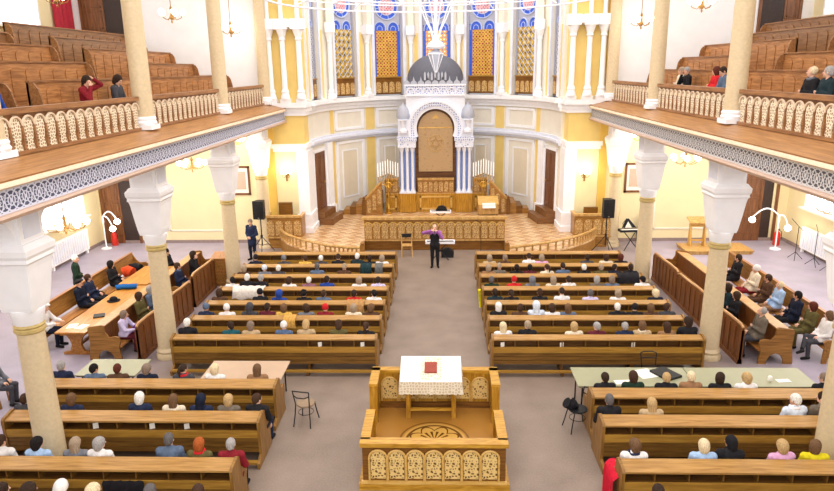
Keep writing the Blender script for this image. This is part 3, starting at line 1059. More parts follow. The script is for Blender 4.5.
# ------------------------------------------------------------------ piers at the mouth of the apse
for s in (-1, 1):
    side = SIDE[s]
    def X(a):
        return s * a + CXX - .06
    def bx(mb, a0, a1, y0, y1, z0, z1):
        xa, xb = X(a0), X(a1)
        return mb.box(min(xa, xb), max(xa, xb), y0, y1, z0, z1)
    struct(bx(MB(), 5.72, 7.1, 28.95, 30.2, 0, ZC).build('wall_pier_' + side, 'yellow'), 'yellow pier at the %s mouth of the apse' % side, 'wall')
    mb = MB()
    bx(mb, 5.62, 7.16, 28.86, 30.1, 5.7, 5.86); bx(mb, 5.57, 7.22, 28.8, 30.1, 5.86, 6.05); bx(mb, 5.5, 7.28, 28.64, 30.1, 6.05, 6.25)
    struct(mb.build('trim_pier_cornice_' + side, 'white'), 'white cornice of the %s apse pier' % side, 'trim')
    mb = MB()
    bx(mb, 5.66, 7.14, 28.88, 30.1, 4.15, 4.3); bx(mb, 5.6, 7.2, 28.82, 30.1, 4.3, 4.48)
    struct(mb.build('trim_pier_band_' + side, 'white'), 'white moulding band of the %s apse pier' % side, 'trim')
    mb = MB()
    bx(mb, 5.62, 6.12, 28.86, 30.2, .5, 4.15); bx(mb, 5.55, 6.2, 28.78, 30.2, .5, 1.35); bx(mb, 5.5, 6.25, 28.72, 30.2, .5, .75)
    struct(mb.build('trim_pilaster_' + side, 'white'), 'white pilaster at the inner edge of the %s pier' % side, 'trim')
    struct(bx(MB(), 6.13, 7.09, 28.925, 28.955, .02, 4.15).build('trim_pier_face_' + side, 'yellow_pale'), 'pale yellow lower face of the %s apse pier' % side, 'trim')
    mb = MB()
    bx(mb, 7.1, 7.45, 28.9, 29.3, 0, ZC)
    struct(mb.build('trim_reveal_' + side, 'yellow_deep'), 'ochre reveal beside the %s apse pier' % side, 'trim')
    for j, a in enumerate((5.72, 6.4, 6.98)):
        root = empty('colonnette', (X(a), 28.74, 6.252))
        struct(root, 'white colonnette on the %s apse pier, %s from the apse' % (side, ORD[j]), 'column')
        MB().box(-.22, .22, -.1, .2, 0, .16).lathe([(.2, .16), (.2, .24), (.15, .4), (.17, .46), (.12, .6)], 12).build('base', 'white', root)
        MB().lathe([(.12, .6), (.105, 2.55)], 14).build('shaft', 'white', root, True)
        MB().lathe([(.12, 2.55), (.15, 2.6), (.13, 2.68), (.24, 3.0)], 12).box(-.28, .28, -.24, .2, 3.0, 3.42).build('capital', 'white', root)
        MB().lathe([(.09, 3.42), (.09, 5.4)], 10).build('upper_shaft', 'white', root, True)
        if j < 2:
            MB().box(*sorted((s * .24, s * .46)), -.2, .2, 3.08, 3.4).build('impost_bridge', 'white', root)
    # door in the curved wall
    a, b = sorted((s * 84.5, s * 71.5))
    x, y, _ = E(s * 78, -.001)
    x2, y2, _ = E(s * 78 + 1, 0)
    root = empty('door_%d' % (5 if s < 0 else 6), (x, y, 1.1), math.atan2(y2 - y, x2 - x))
    struct(root, 'narrow brown door in the curved apse wall, %s of the ark' % side, 'door')
    MB().box(-.72, .72, -.06, .02, 0, 2.75).build('leaf', 'door_wood', root)
    mb = MB()
    for z0, z1 in ((.15, 1.1), (1.25, 2.6)):
        for x0 in (-.62, .06):
            frame_bars(mb, x0, x0 + .56, z0, z1, -.061, .05, .02)
    mb.build('panel_moulding', 'door_wood', root)
    mb = MB().box(-.86, -.72, -.1, .02, 0, 2.88).box(.72, .86, -.1, .02, 0, 2.88).box(-.86, .86, -.1, .02, 2.75, 2.9)
    mb.build('door_frame', 'white', root)
    MB().ball((.5 * -s, -.1, 1.25), .05, 6).build('handle', 'gold', root, True)
    mb = MB()
    a, b = sorted((s * 70.5, s * 66))
    cbox(mb, a, b, .5, 4.18, -.16, 0); cbox(mb, a - .6, b + .6, .5, 1.1, -.22, 0)
    struct(mb.build('trim_jamb_' + side, 'white'), 'white pilaster beside the %s apse door' % side, 'trim')

# ------------------------------------------------------------------ stage
FRX = (-3.22, 2.82)
rim = {-1: [(-6.95, 27.82), (-6.45, 26.95), (-5.72, 26.13), (-4.52, 25.17), (-3.75, 24.83), (-3.05, 24.69)],
       1: [(6.75, 27.82), (6.5, 27.4), (6.0, 26.75), (5.31, 26.11), (4.0, 25.22), (2.7, 24.64)]}


def smooth_path(pts, n=24):
    P = [Vector((a, b, 0)) for a, b in pts]
    P = [P[0] * 2 - P[1]] + P + [P[-1] * 2 - P[-2]]
    out = []
    segs = len(P) - 3
    for i in range(n + 1):
        t = i / n * segs
        k = min(int(t), segs - 1)
        u = t - k
        p0, p1, p2, p3 = P[k:k + 4]
        out.append(0.5 * ((2 * p1) + (p2 - p0) * u + (2 * p0 - 5 * p1 + 4 * p2 - p3) * u * u + (3 * p1 - 3 * p2 + p3 - p0) * u ** 3))
    return [(p.x, p.y) for p in out]


for s in (-1, 1):
    path = smooth_path(rim[s])
    ex = FRX[0] if s < 0 else FRX[1]
    inner = [(ex, 27.75), (ex, 33.3), (s * 4.2 + AX, 34.0), (s * 5.3 + AX, 31.5), (s * 5.6, 30.0), (s * 7.0, 29.0)]
    poly = path + inner
    top = MB().prism(poly, .44, .5, 'Z').build('floor_stage_' + SIDE[s], 'parquet')
    struct(top, 'parquet stage floor on the %s of the ark' % SIDE[s], 'floor')
    q = [(a, b) for a, b in poly]
    mb = MB().prism(q, 0, .44, 'Z')
    struct(mb.build('trim_stage_front_' + SIDE[s], 'stage_wood'), 'curved wooden front of the %s stage' % SIDE[s], 'trim')
    # curved balustrade on the rim
    root = empty('curved_balustrade', (path[0][0], path[0][1], .501), 0, 'low curved wooden balustrade along the %s stage rim' % SIDE[s], 'balustrade', 'low curved balustrades of the stage')
    o0 = path[0]
    loc = [(a - o0[0], b - o0[1]) for a, b in path]
    mb = MB()
    vs, fs = [], []
    mb.tube([(a, b + .08, .37) for a, b in loc], .055, 8)
    mb.build('rail', 'stage_light', root, True)
    bal = None
    m = 20
    pth = smooth_path(rim[s], m)
    for i in range(m + 1):
        a, b = pth[i]
        if bal is None:
            bal = MB().lathe([(.05, 0), (.05, .05), (.03, .08), (.055, .16), (.03, .26), (.05, .3), (.05, .33)], 8).build('baluster', 'stage_light', root, True)
            c = bal
        else:
            c = bal.copy()
            C.objects.link(c)
            c.parent = root
        c.location = (a - o0[0], b - o0[1] + .08, 0)
    nw = MB().box(-.09, .09, -.09, .09, 0, .5).lathe([(.06, .5), (.09, .56), (.0001, .64)], 8).build('newel', 'stage_wood', root)
    nw.location = (loc[-1][0] - s * .06, loc[-1][1] + .12, 0)

struct(MB().box(FRX[0], FRX[1], 27.75, 33.3, 0, .5).build('floor_stage_middle', 'parquet'), 'parquet stage floor in front of the ark', 'floor')

# carved parapet across the front of the stage
root = empty('stage_parapet', ((FRX[0] + FRX[1]) / 2, 27.6, 0), 0, 'long carved oak parapet closing the front of the stage', 'parapet')
w = (FRX[1] - FRX[0]) / 2
MB().box(-w, w, 0, .14, 0, .42).build('base_panel', 'gold_dark', root)
MB().box(-w, w, 0, .14, .46, 1.36).build('panel', 'stage_wood', root)
MB().box(-w - .05, w + .05, -.06, .14, .42, .47).build('base_moulding', 'stage_light', root)
MB().box(-w - .08, w + .08, -.1, .2, 1.36, 1.47).build('top_rail', 'stage_light', root)
n = 17
for k in range(n):
    xc = -w + (k + .5) * 2 * w / n
    hw = w / n * .78
    if k == 0:
        pr = [(-hw, .52), (hw, .52), (hw, 1.08)] + [(hw * cos(PI * i / 8), 1.08 + hw * sin(PI * i / 8)) for i in range(1, 8)] + [(-hw, 1.08)]
        p0 = MB().prism(pr, -.03, -.001, 'Y').build('arch_panel', 'carved_wood', root)
        hb = w / n
        p1 = MB().tube([(-hb, -.04, 1.06)] + [(-hb * cos(PI * i / 8), -.04, 1.06 + hb * sin(PI * i / 8)) for i in range(9)] + [(hb, -.04, 1.06)], .025, 6).build('arch_rib', 'gold_light', root)
        a, b = p0, p1
    else:
        a, b = p0.copy(), p1.copy()
        for c in (a, b):
            C.objects.link(c)
            c.parent = root
    a.location.x = xc
    b.location.x = xc

# ------------------------------------------------------------------ pulpit boxes beside the piers
for s in (-1, 1):
    root = empty('pulpit_box', (s * 6.72 + CXX, 28.0, 0), 0, 'carved wooden box pew standing at the foot of the %s pier' % SIDE[s], 'box pew', 'box pews at the apse piers')
    wx = .8
    MB().box(-wx, wx, 0, .9, .0, .46).build('base', 'stage_wood', root)
    mb = MB().box(-wx, wx, 0, .07, .5, 1.38)
    mb.build('front_panel', 'stage_wood', root)
    MB().box(-wx - .03, wx + .03, -.06, .12, 1.38, 1.48).build('front_rail', 'stage_light', root)
    MB().box(-wx - .03, wx + .03, -.05, .1, .46, .52).build('base_moulding', 'stage_light', root)
    for e in (-1, 1):
        MB().box(*sorted((e * (wx - .07), e * wx)), .08, .75, .5, 1.38).build('side_panel', 'stage_wood', root)
        MB().box(*sorted((e * (wx - .1), e * (wx + .03))), .12, .75, 1.38, 1.48).build('side_rail', 'stage_light', root)
    for k in range(4):
        hw = wx / 4 * .82
        pr = [(-hw, .58), (hw, .58), (hw, 1.05)] + [(hw * cos(PI * i / 8), 1.05 + hw * 1.2 * sin(PI * i / 8)) for i in range(1, 8)] + [(-hw, 1.05)]
        c = MB().prism(pr, -.03, -.001, 'Y').build('arch_panel', 'carved_wood', root)
        c.location.x = -wx + (k + .5) * wx / 2
    MB().box(-.3, .3, .5, .62, 1.2, 1.95 if s < 0 else 1.66).build('seat_back', 'gold_dark', root)

# ------------------------------------------------------------------ ark platform, stairs, ark
AKX = -.16
root = empty('ark_platform', (AKX, 33.2, .501), 0, 'raised oak platform with carved balustrade carrying the ark', 'platform')
MB().box(-2.6, 2.6, 0, 1.8, 0, .92).build('base', 'gold_wood_v', root)
MB().box(-2.6, 2.6, .0, 1.8, .92, .98).build('floor_slab', 'stage_light', root)
for x0, x1 in ((-2.6, -1.9), (-.92, .92), (1.9, 2.6)):
    rl = MB().box(x0, x1, -.05, .12, 1.64, 1.74).build('top_rail', 'stage_light', root)
    MB().box(x0, x1, .0, .07, .98, 1.64).build('rail_panel', 'stage_wood', root)
    n = int((x1 - x0) / .26)
    mb = MB()
    for k in range(n):
        xc = x0 + (k + .5) * (x1 - x0) / n
        hw = (x1 - x0) / n * .36
        pr = [(xc - hw, 1.04), (xc + hw, 1.04), (xc + hw, 1.46)] + [(xc + hw * cos(PI * i / 6), 1.46 + hw * sin(PI * i / 6)) for i in range(1, 6)] + [(xc - hw, 1.46)]
        mb.prism(pr, -.03, -.001, 'Y')
    mb.build('arch_panel', 'carved_wood', root)
    mb = MB()
    frame_bars(mb, x0 + .1, x1 - .1, .12, .82, -.001, .08, .03)
    mb.build('panel_frame', 'gold_light', root)

for s in (-1, 1):
    root = empty('staircase', (AKX + s * 2.68, 32.5, .501), 0, 'wooden stairs climbing to the ark platform on the %s' % SIDE[s], 'stairs', 'stairs up to the ark')
    n = 7
    for k in range(n):
        x0, x1 = s * (2.28 - k * .31), s * (2.28 - (k + 1) * .31)
        z = .94 * (k + 1) / n
        xw = max(abs(AKX + s * 2.68 + x0 - AX), abs(AKX + s * 2.68 + x1 - AX))
        ymax = AY + AB * math.sqrt(max(0, 1 - (xw / AA) ** 2)) - .06 - 32.5
        ymax = min(ymax, 1.9)
        MB().box(min(x0, x1), max(x0, x1), .1, max(.3, ymax), 0, z).build('step', 'stage_wood' if k % 2 else 'gold_dark', root)
    # short steep carved balustrade on the stage side
    pr = [(s * .86, 0), (0, 0), (0, 1.66), (s * .86, .74)]
    if s < 0:
        pr = pr[::-1]
    MB().prism(pr, 0.0, .07, 'Y').build('balustrade_panel', 'stage_wood', root)
    MB().tube([(s * .9, .03, .76), (0, .03, 1.72)], .06, 6).build('handrail', 'stage_light', root)
    mb = MB()
    for k in range(3):
        xc = s * (.15 + k * .26)
        zt = 1.5 - abs(xc) * 1.06
        hw = .09
        zb = max(.08, zt - .8)
        pq = [(xc - hw, zb), (xc + hw, zb), (xc + hw, zt - .1)] + [(xc + hw * cos(PI * i / 6), zt - .1 + hw * sin(PI * i / 6)) for i in range(1, 6)] + [(xc - hw, zt - .1)]
        mb.prism(pq, -.03, -.001, 'Y')
    mb.build('arch_panel', 'carved_wood', root)
    nw = MB().box(-.08, .08, -.06, .12, 0, .8).lathe([(.06, .8), (.1, .86), (.0001, .96)], 8, (0, .03, 0)).build('newel', 'gold_dark', root)
    nw.location.x = s * .92
    # landing block below the curved wall's door
    t = s * 77
    mb = MB()
    a, b = sorted((s * 86, s * 70.6))
    cbox(mb, a, b, .501, .8, -.85, -.02); cbox(mb, a, b, .8, 1.09, -.45, -.02)
    lb = mb.build('door_step', 'stage_dark')
    tag(lb, 'brown wooden steps below the %s apse door' % SIDE[s], 'steps', 'steps at the apse doors')

root = empty('torah_ark', (AKX, 33.25, 1.482), 0, 'white and blue torah ark with grey dome and horseshoe arch', 'ark')
ZB = 1.482
def rz(z):
    return z - ZB
for s in (-1, 1):
    pd = MB().box(*sorted((s * 1.02, s * 1.84)), -.32, -.06, rz(.52), rz(1.48)).build('pedestal', 'gold_wood_v', root)
    mb = MB().box(*sorted((s * 1.04, s * 1.82)), .1, .5, rz(1.49), rz(3.8))
    mb.build('pier', 'ark_blue', root)
    for j in range(3):
        x = s * (1.16 + j * .27)
        c = MB().lathe([(.11, rz(1.56)), (.11, rz(1.64)), (.075, rz(1.72)), (.07, rz(3.55)), (.11, rz(3.68)), (.12, rz(3.8))], 12, (x, -.08, 0)).build('column', 'ark_white', root, True)
    MB().box(*sorted((s * 1.02, s * 1.84)), -.24, .1, rz(1.483), rz(1.56)).build('column_base', 'ark_white', root)
    mb = MB().box(*sorted((s * .98, s * 1.88)), -.26, .5, rz(3.8), rz(4.12)).box(*sorted((s * .94, s * 1.92)), -.3, .5, rz(4.12), rz(4.32))
    mb.build('capital', 'ark_frieze', root)
    # little turret on the flank
    tr = MB().box(*sorted((s * 1.32, s * 1.86)), -.15, .45, rz(4.32), rz(5.2)).build('turret', 'ark_white', root)
    MB().lathe([(.2, rz(4.55)), (.2, rz(4.65)), (.1, rz(4.75)), (.1, rz(5.0)), (.2, rz(5.15))], 10, (s * 1.6, -.25, 0)).build('turret_column', 'ark_white', tr, True)
    MB().lathe([(.3, rz(5.2)), (.34, rz(5.28)), (.34, rz(5.4)), (.3, rz(5.62)), (.2, rz(5.8)), (.06, rz(5.9)), (.0001, rz(6.05))], 14, (s * 1.6, .1, 0)).build('turret_dome', 'dome_light', tr, True)
# niche, curtain, arch
MB().box(-1.04, 1.04, .2, .5, rz(1.49), rz(5.9)).build('niche', 'niche', root)
pr = [(-.86, rz(2.55)), (.86, rz(2.55)), (.86, rz(4.7))] + [(.86 * cos(PI * i / 12), rz(4.7) + .86 * sin(PI * i / 12)) for i in range(1, 12)] + [(-.86, rz(4.7))]
cu = MB().prism(pr, .12, .19, 'Y').build('curtain', 'curtain_gold', root)
# six-pointed star and a small crown worked on the curtain
mb = MB()
for up in (1, -1):
    P = [(.3 * sin(2 * PI * k / 3), .1, rz(3.95) + up * .3 * cos(2 * PI * k / 3)) for k in range(3)]
    mb.tube(P, .022, 5, closed=True)
mb.tube([(.4 * cos(2 * PI * k / 20), .105, rz(3.95) + .4 * sin(2 * PI * k / 20)) for k in range(20)], .014, 5, closed=True)
mb.build('star', 'gold_light', cu)
MB().prism([(-.16, rz(5.2)), (.16, rz(5.2)), (.2, rz(5.2)), (.08, rz(5.3)), (0, rz(5.45)), (-.08, rz(5.3)), (-.2, rz(5.2))], .1, .12, 'Y').build('crown', 'gold_light', cu)
MB().box(-.86, .86, .1, .13, rz(4.72), rz(4.78)).build('curtain_rail', 'gold_light', cu)
def horseshoe(r0, r1, zc, d0, d1, a0=-25, n=28):
    mb = MB()
    vs, fs = [], []
    for k in range(n + 1):
        a = math.radians(a0 + (180 - 2 * a0) * k / n)
        for r, y in ((r0, d0), (r1, d0), (r1, d1), (r0, d1)):
            vs.append((r * cos(a), y, zc + r * sin(a)))
    for k in range(n):
        for j in range(4):
            j2 = (j + 1) % 4
            fs.append((4 * k + j, 4 * k + 4 + j, 4 * k + 4 + j2, 4 * k + j2))
    fs += [(0, 1, 2, 3), (4 * n + 3, 4 * n + 2, 4 * n + 1, 4 * n)]
    return mb.add(vs, fs)
horseshoe(.94, 1.1, rz(4.74), -.12, .3).build('inner_arch', 'ark_white', root)
horseshoe(1.1, 1.26, rz(4.74), -.2, .3).build('arch_band', 'ark_frieze', root)
horseshoe(1.26, 1.36, rz(4.74), -.26, .3).build('outer_arch', 'ark_white', root)
# spandrel wall above the arch: outline with the arch cut out
pr = [(1.45, rz(4.32)), (1.45, rz(6.3)), (-1.45, rz(6.3)), (-1.45, rz(4.32))]
a0 = -18
pr += [(1.3 * cos(math.radians(198 - k * 216 / 24)), rz(4.74) + 1.3 * sin(math.radians(198 - k * 216 / 24))) for k in range(25)]
MB().prism(pr, .02, .5, 'Y').build('spandrel', 'ark_white', root)
MB().box(-1.5, 1.5, -.12, 1.4, rz(6.3), rz(6.4)).build('entablature', 'ark_white', root)
MB().box(-1.42, 1.42, -.06, 1.3, rz(6.4), rz(6.78)).build('frieze', 'ark_frieze', root)
for k in range(7):
    x = -1.42 + (k + .5) * 2.84 / 7
    c = MB().tube([(x + .19 * cos(PI * j / 8), -.09, rz(6.43) + .26 * sin(PI * j / 8)) for j in range(9)], .03, 6).build('frieze_arch', 'ark_white', root)
MB().box(-1.5, 1.5, -.14, 1.4, rz(6.78), rz(6.86)).build('upper_cornice', 'ark_white', root)
mb = MB()
for k in range(9):
    x = -1.4 + k * 2.8 / 8
    mb.prism([(x - .17, rz(6.86)), (x + .17, rz(6.86)), (x + .14, rz(6.98)), (x + .05, rz(7.04)), (x, rz(7.24)), (x - .05, rz(7.04)), (x - .14, rz(6.98))], -.12, -.06, 'Y')
mb.build('cresting_tooth', 'dome_light', root)
prof = [(1.42, rz(6.86)), (1.42, rz(7.05))] + [(1.4 * cos(PI / 2 * k / 10) + .0, rz(7.08) + 1.2 * sin(PI / 2 * k / 10)) for k in range(0, 10)] + [(.12, rz(8.29)), (.2, rz(8.36)), (.08, rz(8.44)), (.05, rz(8.55)), (.0001, rz(8.7))]
MB().lathe(prof, 28, (0, .62, 0), sy=.5).build('dome', 'dome', root, True)
mb = MB()
for k in range(7):
    x = -.5 + k * 1.0 / 6
    mb.prism([(x - .05, rz(7.05)), (x + .05, rz(7.05)), (x + .05, rz(7.35)), (x, rz(7.46)), (x - .05, rz(7.35))], -.12, -.08, 'Y')
mb.build('dome_grille', 'dome_light', root)
# ------------------------------------------------------------------ pews
def pew_end(style=0, d=.2):
    if style == 0:
        return [(-d - .24, 0), (.42, 0), (.43, .07), (.38, .14), (.38, .36), (.45, .52), (.44, .64), (.36, .68), (.2, .66), (.1, .76), (.06, .97), (-.01, 1.01), (-d - .02, .965), (-d - .06, .92), (-d - .05, .62), (-d - .03, .2), (-d - .25, .12)]
    return [(-d - .1, 0), (-.2, 0), (-.2, .1), (-.12, .24), (.02, .3), (.16, .24), (.24, .1), (.24, 0), (.44, 0), (.44, .1), (.40, .36), (.46, .55), (.44, .66), (.32, .69), (.16, .66), (.07, .8), (.06, .99), (-.01, 1.02), (-d - .02, .97), (-d - .06, .92), (-d - .04, .5), (-d - .1, .1)]


def make_pew(L, label, group, style=0, mats=('pew_top', 'pew_back', 'pew_lip', 'pew_dark', 'pew_end'), nd=9, d=.2, dz=.04, foot=True):
    """pew seen from behind: sloping book-rest, open book slot, lip board and a planked back; the seat is on the far side"""
    top, back, lip, dark, end = mats
    root = empty('pew', (0, 0, .001), 0, label, 'pew', group)
    h = L / 2
    e = h - .056
    MB().prism([(.02, .97), (.02, .935), (-d - .02, .945 - dz - .01), (-d - .02, .97 - dz)], -e, e, 'X').build('book_rest', top, root)
    MB().box(-e, e, -.04, -.001, .36, .934).build('backrest', dark, root)
    sh = MB().box(-e, e, -d, -.041, .69, .71).build('shelf', dark, root)
    MB().box(-e, e, -d - .035, -d, .565, .72).build('shelf_lip', lip, sh)
    dv = None
    for k in range(1, nd):
        x = -h + L * k / nd
        if dv is None:
            dv = MB().box(-.013, .013, -d + .01, -.042, .711, .93 - dz).build('divider', back, root)
            c = dv
        else:
            c = dv.copy()
            C.objects.link(c)
            c.parent = root
        c.location.x = x
    mb = MB()
    for z0, z1 in ((.25, .345), (.355, .45), (.46, .563)):
        mb.box(-e, e, -d - .012 - .012 * (z0 < .3), -d + .015, z0, z1)
    mb.build('back_plank', back, root)
    MB().box(-e, e, .001, .45, .345, .38).build('seat', lip, root)
    if foot:
        MB().box(-e, e, -d - .24, -d - .15, .1, .15).build('foot_rail', lip, root)
    for x in (-h, h - .055):
        MB().prism(pew_end(style, d), x, x + .055, 'X').build('end_panel', end, root)
    for x in (-L / 6, L / 6):
        MB().box(x - .035, x + .035, -d - .22, .3, 0, .099).box(x - .035, x + .035, -d, -d + .06, .1, .27).build('leg', dark, root)
    return root


ROW_Y = [23.85, 22.27, 21.07, 19.75, 18.46, 17.23, 15.85]
PX = {-1: -4.26, 1: 4.03}
proto = make_pew(5.36, 'p', 'centre block pews')
first = True
for s in (-1, 1):
    for k, y in enumerate(ROW_Y):
        lab = 'long oak pew with book-rest, %s from the stage in the %s centre block' % (ORD[k], SIDE[s])
        place(proto, first, (PX[s], y, .001), 0, lab)
        first = False
NEAR = {-1: [13.3, 11.87, 10.22, 8.6], 1: [12.93, 11.8, 10.28, 8.7]}
NEARX = {-1: [-6.15, -6.12, -6.15, -6.15], 1: [5.8, 5.75, 5.72, 5.72]}
proto = make_pew(5.2, 'p', 'rear block pews', d=.3, dz=.05)
first = True
for s in (-1, 1):
    for k, y in enumerate(NEAR[s]):
        lab = 'long oak pew, %s behind the folding table on the %s of the reading platform' % (ORD[k], SIDE[s])
        place(proto, first, (NEARX[s][k], y, .001), 0, lab)
        first = False

SM = ('rail_pale', 'bench_mid', 'side_mid', 'side_dark', 'bench_mid')
SMX = ('rail_pale', 'side_mid', 'side_mid', 'side_dark', 'bench_mid')
def side_pew(s, xb, y0, y1, label):
    o = make_pew(y1 - y0, label, 'side pews along the aisles', 1, SMX, 7, d=.34, dz=.05, foot=False)
    o.location = (xb, (y0 + y1) / 2, .001)
    o.rotation_euler = (0, 0, -PI / 2 if s < 0 else PI / 2)
    return o
side_pew(-1, -9.1, 16.35, 20.2, 'side pew between the long oak table and the left column, pale book-rest')
side_pew(-1, -9.1, 20.6, 24.0, 'side pew beyond the left column, facing the centre pews')
side_pew(1, 8.8, 16.2, 20.0, 'side pew with pale book-rest beside the right column, nearer half')
side_pew(1, 8.8, 20.05, 23.8, 'side pew with pale book-rest behind the right column, farther half')


def partition(x, y0, y1, label, s, h=1.06):
    """tall panelled pew front parallel to the nave; the top dips in a curve"""
    L = y1 - y0
    root = empty('pew_screen', (x, y0, .001), 0, label, 'screen', 'panelled pew screens beside the columns')
    pr = [(0, 0), (L, 0), (L, h - .1), (L - .15, h - .04), (L * .6, h - .03), (L * .35, h), (.12, h), (0, h - .05)]
    MB().prism(pr, -.03, .03, 'X').build('board', 'side_dark', root)
    mb = MB()
    n = max(3, int(L / .34))
    for k in range(n + 1):
        yy = L * k / n
        mb.box(-.055, .055, max(0, yy - .025), min(L, yy + .025), 0, h - .12)
    mb.build('rib', 'side_dark', root)
    pts = [(0, p[0], p[1]) for p in pr[2:]]
    MB().tube(pts, .04, 6).build('cap_rail', 'rail_pale', root)
    MB().box(-.07, .07, 0, L, 0, .12).build('plinth', 'side_dark', root)
    return root
for k, (a, b) in enumerate(((16.2, 18.6), (18.62, 21.0), (21.02, 23.45))):
    partition(7.88, a, b, 'dark panelled pew screen beside the right block, %s from the folding table' % ORD[k], 1)
partition(-8.1, 16.25, 18.2, 'dark panelled pew screen left of the left column, nearest the folding table', -1)
partition(-8.12, 18.22, 20.2, 'dark panelled pew screen hidden partly by the left column', -1)
partition(-8.15, 20.5, 22.6, 'dark panelled pew screen beyond the left column, beside the centre pews', -1, 1.12)

root = empty('reading_desk', (-7.9, 22.85, .001), 0, 'brown wooden reading desk at the end of the left side pews', 'desk')
MB().box(-.32, .3, -.12, .3, .0, 1.02).build('cabinet', 'bench_mid', root)
MB().prism([(-.2, 1.03), (.34, 1.15), (.34, 1.19), (-.2, 1.07)], -.36, .34, 'X').build('slope', 'side_mid', root)
mb = MB()
frame_bars(mb, -.28, .26, .1, .5, -.121, .05, .02)
frame_bars(mb, -.28, .26, .56, .96, -.121, .05, .02)
mb.build('panel_frame', 'side_mid', root)


def aisle_bench(s, xb, y0, y1, label):
    """long bench with a plain plank back at xb, seat towards the nave"""
    L = y1 - y0
    g = -s
    root = empty('bench', (xb, y0, .001), 0, label, 'bench', 'long benches in the aisles')
    def b(mb, a0, a1, ya, yb, z0, z1):
        return mb.box(min(g * a0, g * a1), max(g * a0, g * a1), ya, yb, z0, z1)
    MB().prism([(0, .5), (g * .04, .5), (-g * .06, 1.0), (-g * .1, 1.0)][::(1 if g > 0 else -1)], 0.05, L - .05, 'Y').build('backrest', 'bench_mid', root)
    b(MB(), -.13, -.03, .03, L - .03, 1.0, 1.035).build('top_rail', 'side_mid', root)
    b(MB(), .02, .46, .05, L - .05, .375, .41).build('seat', 'side_mid', root)
    for yy in (0, L / 2, L - .06):
        pr = [(-.06, 0), (.1, 0), (.12, .16), (.24, .24), (.36, .16), (.38, 0), (.5, 0), (.48, .46), (.52, .6), (.44, .66), (.2, .64), (.08, .74), (-.08, 1.02), (-.15, 1.02), (-.04, .5)]
        pr = [(g * p, z) for p, z in pr]
        MB().prism(pr, yy, yy + .06, 'Y').build('end_panel', 'bench_mid', root)
    return root
aisle_bench(-1, -11.55, 16.9, 23.7, 'long wooden bench behind the oak tables in the left aisle')
aisle_bench(1, 10.5, 16.2, 23.5, 'long wooden bench along the right aisle, facing the nave')


def oak_table(x0, x1, y0, y1, label):
    root = empty('table', ((x0 + x1) / 2, y0, .001), 0, label, 'table', 'oak tables in the left aisle')
    w, L = (x1 - x0) / 2, y1 - y0
    MB().box(-w, w, 0, L, .705, .75).build('table_top', 'table_oak', root)
    MB().box(-w + .08, w - .08, .1, L - .1, .62, .704).build('apron', 'side_mid', root)
    for yy in (.22, L - .3):
        pr = [(-w + .04, 0), (w - .04, 0), (w - .04, .07), (.2, .1), (.13, .3), (.17, .45), (.28, .62), (-.28, .62), (-.17, .45), (-.13, .3), (-.2, .1), (-w + .04, .07)]
        MB().prism(pr, yy, yy + .08, 'Y').build('trestle', 'side_mid', root)
    MB().box(-.04, .04, .3, L - .3, .2, .27).build('stretcher', 'side_mid', root)
    return root
oak_table(-10.52, -9.66, 16.5, 20.55, 'long oak trestle table nearest the left column, papers on it')
oak_table(-10.75, -9.72, 20.7, 22.8, 'shorter oak table behind the long one in the left aisle')


def folding_table(x0, x1, y0, y1, mat, label):
    root = empty('folding_table', ((x0 + x1) / 2, y0, .001), 0, label, 'table', 'folding tables behind the pews')
    w, L = (x1 - x0) / 2, y1 - y0
    MB().box(-w, w, 0, L, .725, .75).build('table_top', mat, root)
    MB().box(-w + .03, w - .03, .03, L - .03, .69, .724).build('frame', 'grey_metal', root)
    for x in (-w + .12, w - .12):
        for y in (.12, L - .12):
            MB().tube([(x, y, 0), (x, y, .69)], .018, 8).build('leg', 'black_metal', root, True)
    return root
folding_table(-5.5, -3.62, 13.72, 14.72, 'table_pink', 'pinkish folding table behind the left centre pews')
folding_table(3.1, 5.7, 13.45, 14.4, 'table_green', 'grey-green folding table behind the right centre pews, beside the aisle')
folding_table(5.72, 8.35, 13.45, 14.4, 'table_green', 'grey-green folding table standing before the right side pews')
folding_table(-8.55, -7.1, 13.9, 14.8, 'table_green', 'grey-green folding table partly hidden behind the rear left pew')


def cafe_chair(x, y, rz, label, mat='chair_pad'):
    root = empty('chair', (x, y, .001), rz, label, 'chair', 'metal chairs')
    MB().lathe([(.0001, .44), (.19, .44), (.205, .46), (.2, .485), (.0001, .49)], 16).build('seat', mat, root, True)
    for sx in (-1, 1):
        MB().tube([(sx * .15, .15, .45), (sx * .17, .2, .2), (sx * .2, .24, 0)], .013, 6).build('leg', 'black_metal', root, True)
        MB().tube([(sx * .2, -.26, 0), (sx * .17, -.2, .3), (sx * .16, -.17, .5), (sx * .19, -.24, .86)], .013, 6).build('leg', 'black_metal', root, True)
    MB().tube([(-.19, -.24, .86), (-.1, -.28, .88), (.1, -.28, .88), (.19, -.24, .86)], .014, 6).build('back_rail', 'black_metal', root, True)
    MB().tube([(-.18, -.21, .74), (-.08, -.27, .72), (.08, -.27, .72), (.18, -.21, .74)], .013, 6).build('back_slat', 'black_metal', root, True)
    MB().tube([(.17 * cos(a * PI / 8), .17 * sin(a * PI / 8), .26) for a in range(16)], .008, 5, closed=True).build('ring_brace', 'black_metal', root, True)
    return root
cafe_chair(-2.95, 13.15, -.2, 'metal chair with tan seat standing in the aisle beside the rear left pews')
cafe_chair(3.0, 12.95, PI / 2 + .3, 'dark metal chair at the aisle end of the first rear right pew', 'black')
cafe_chair(5.1, 14.75, PI, 'metal chair with curved back behind the right folding table')

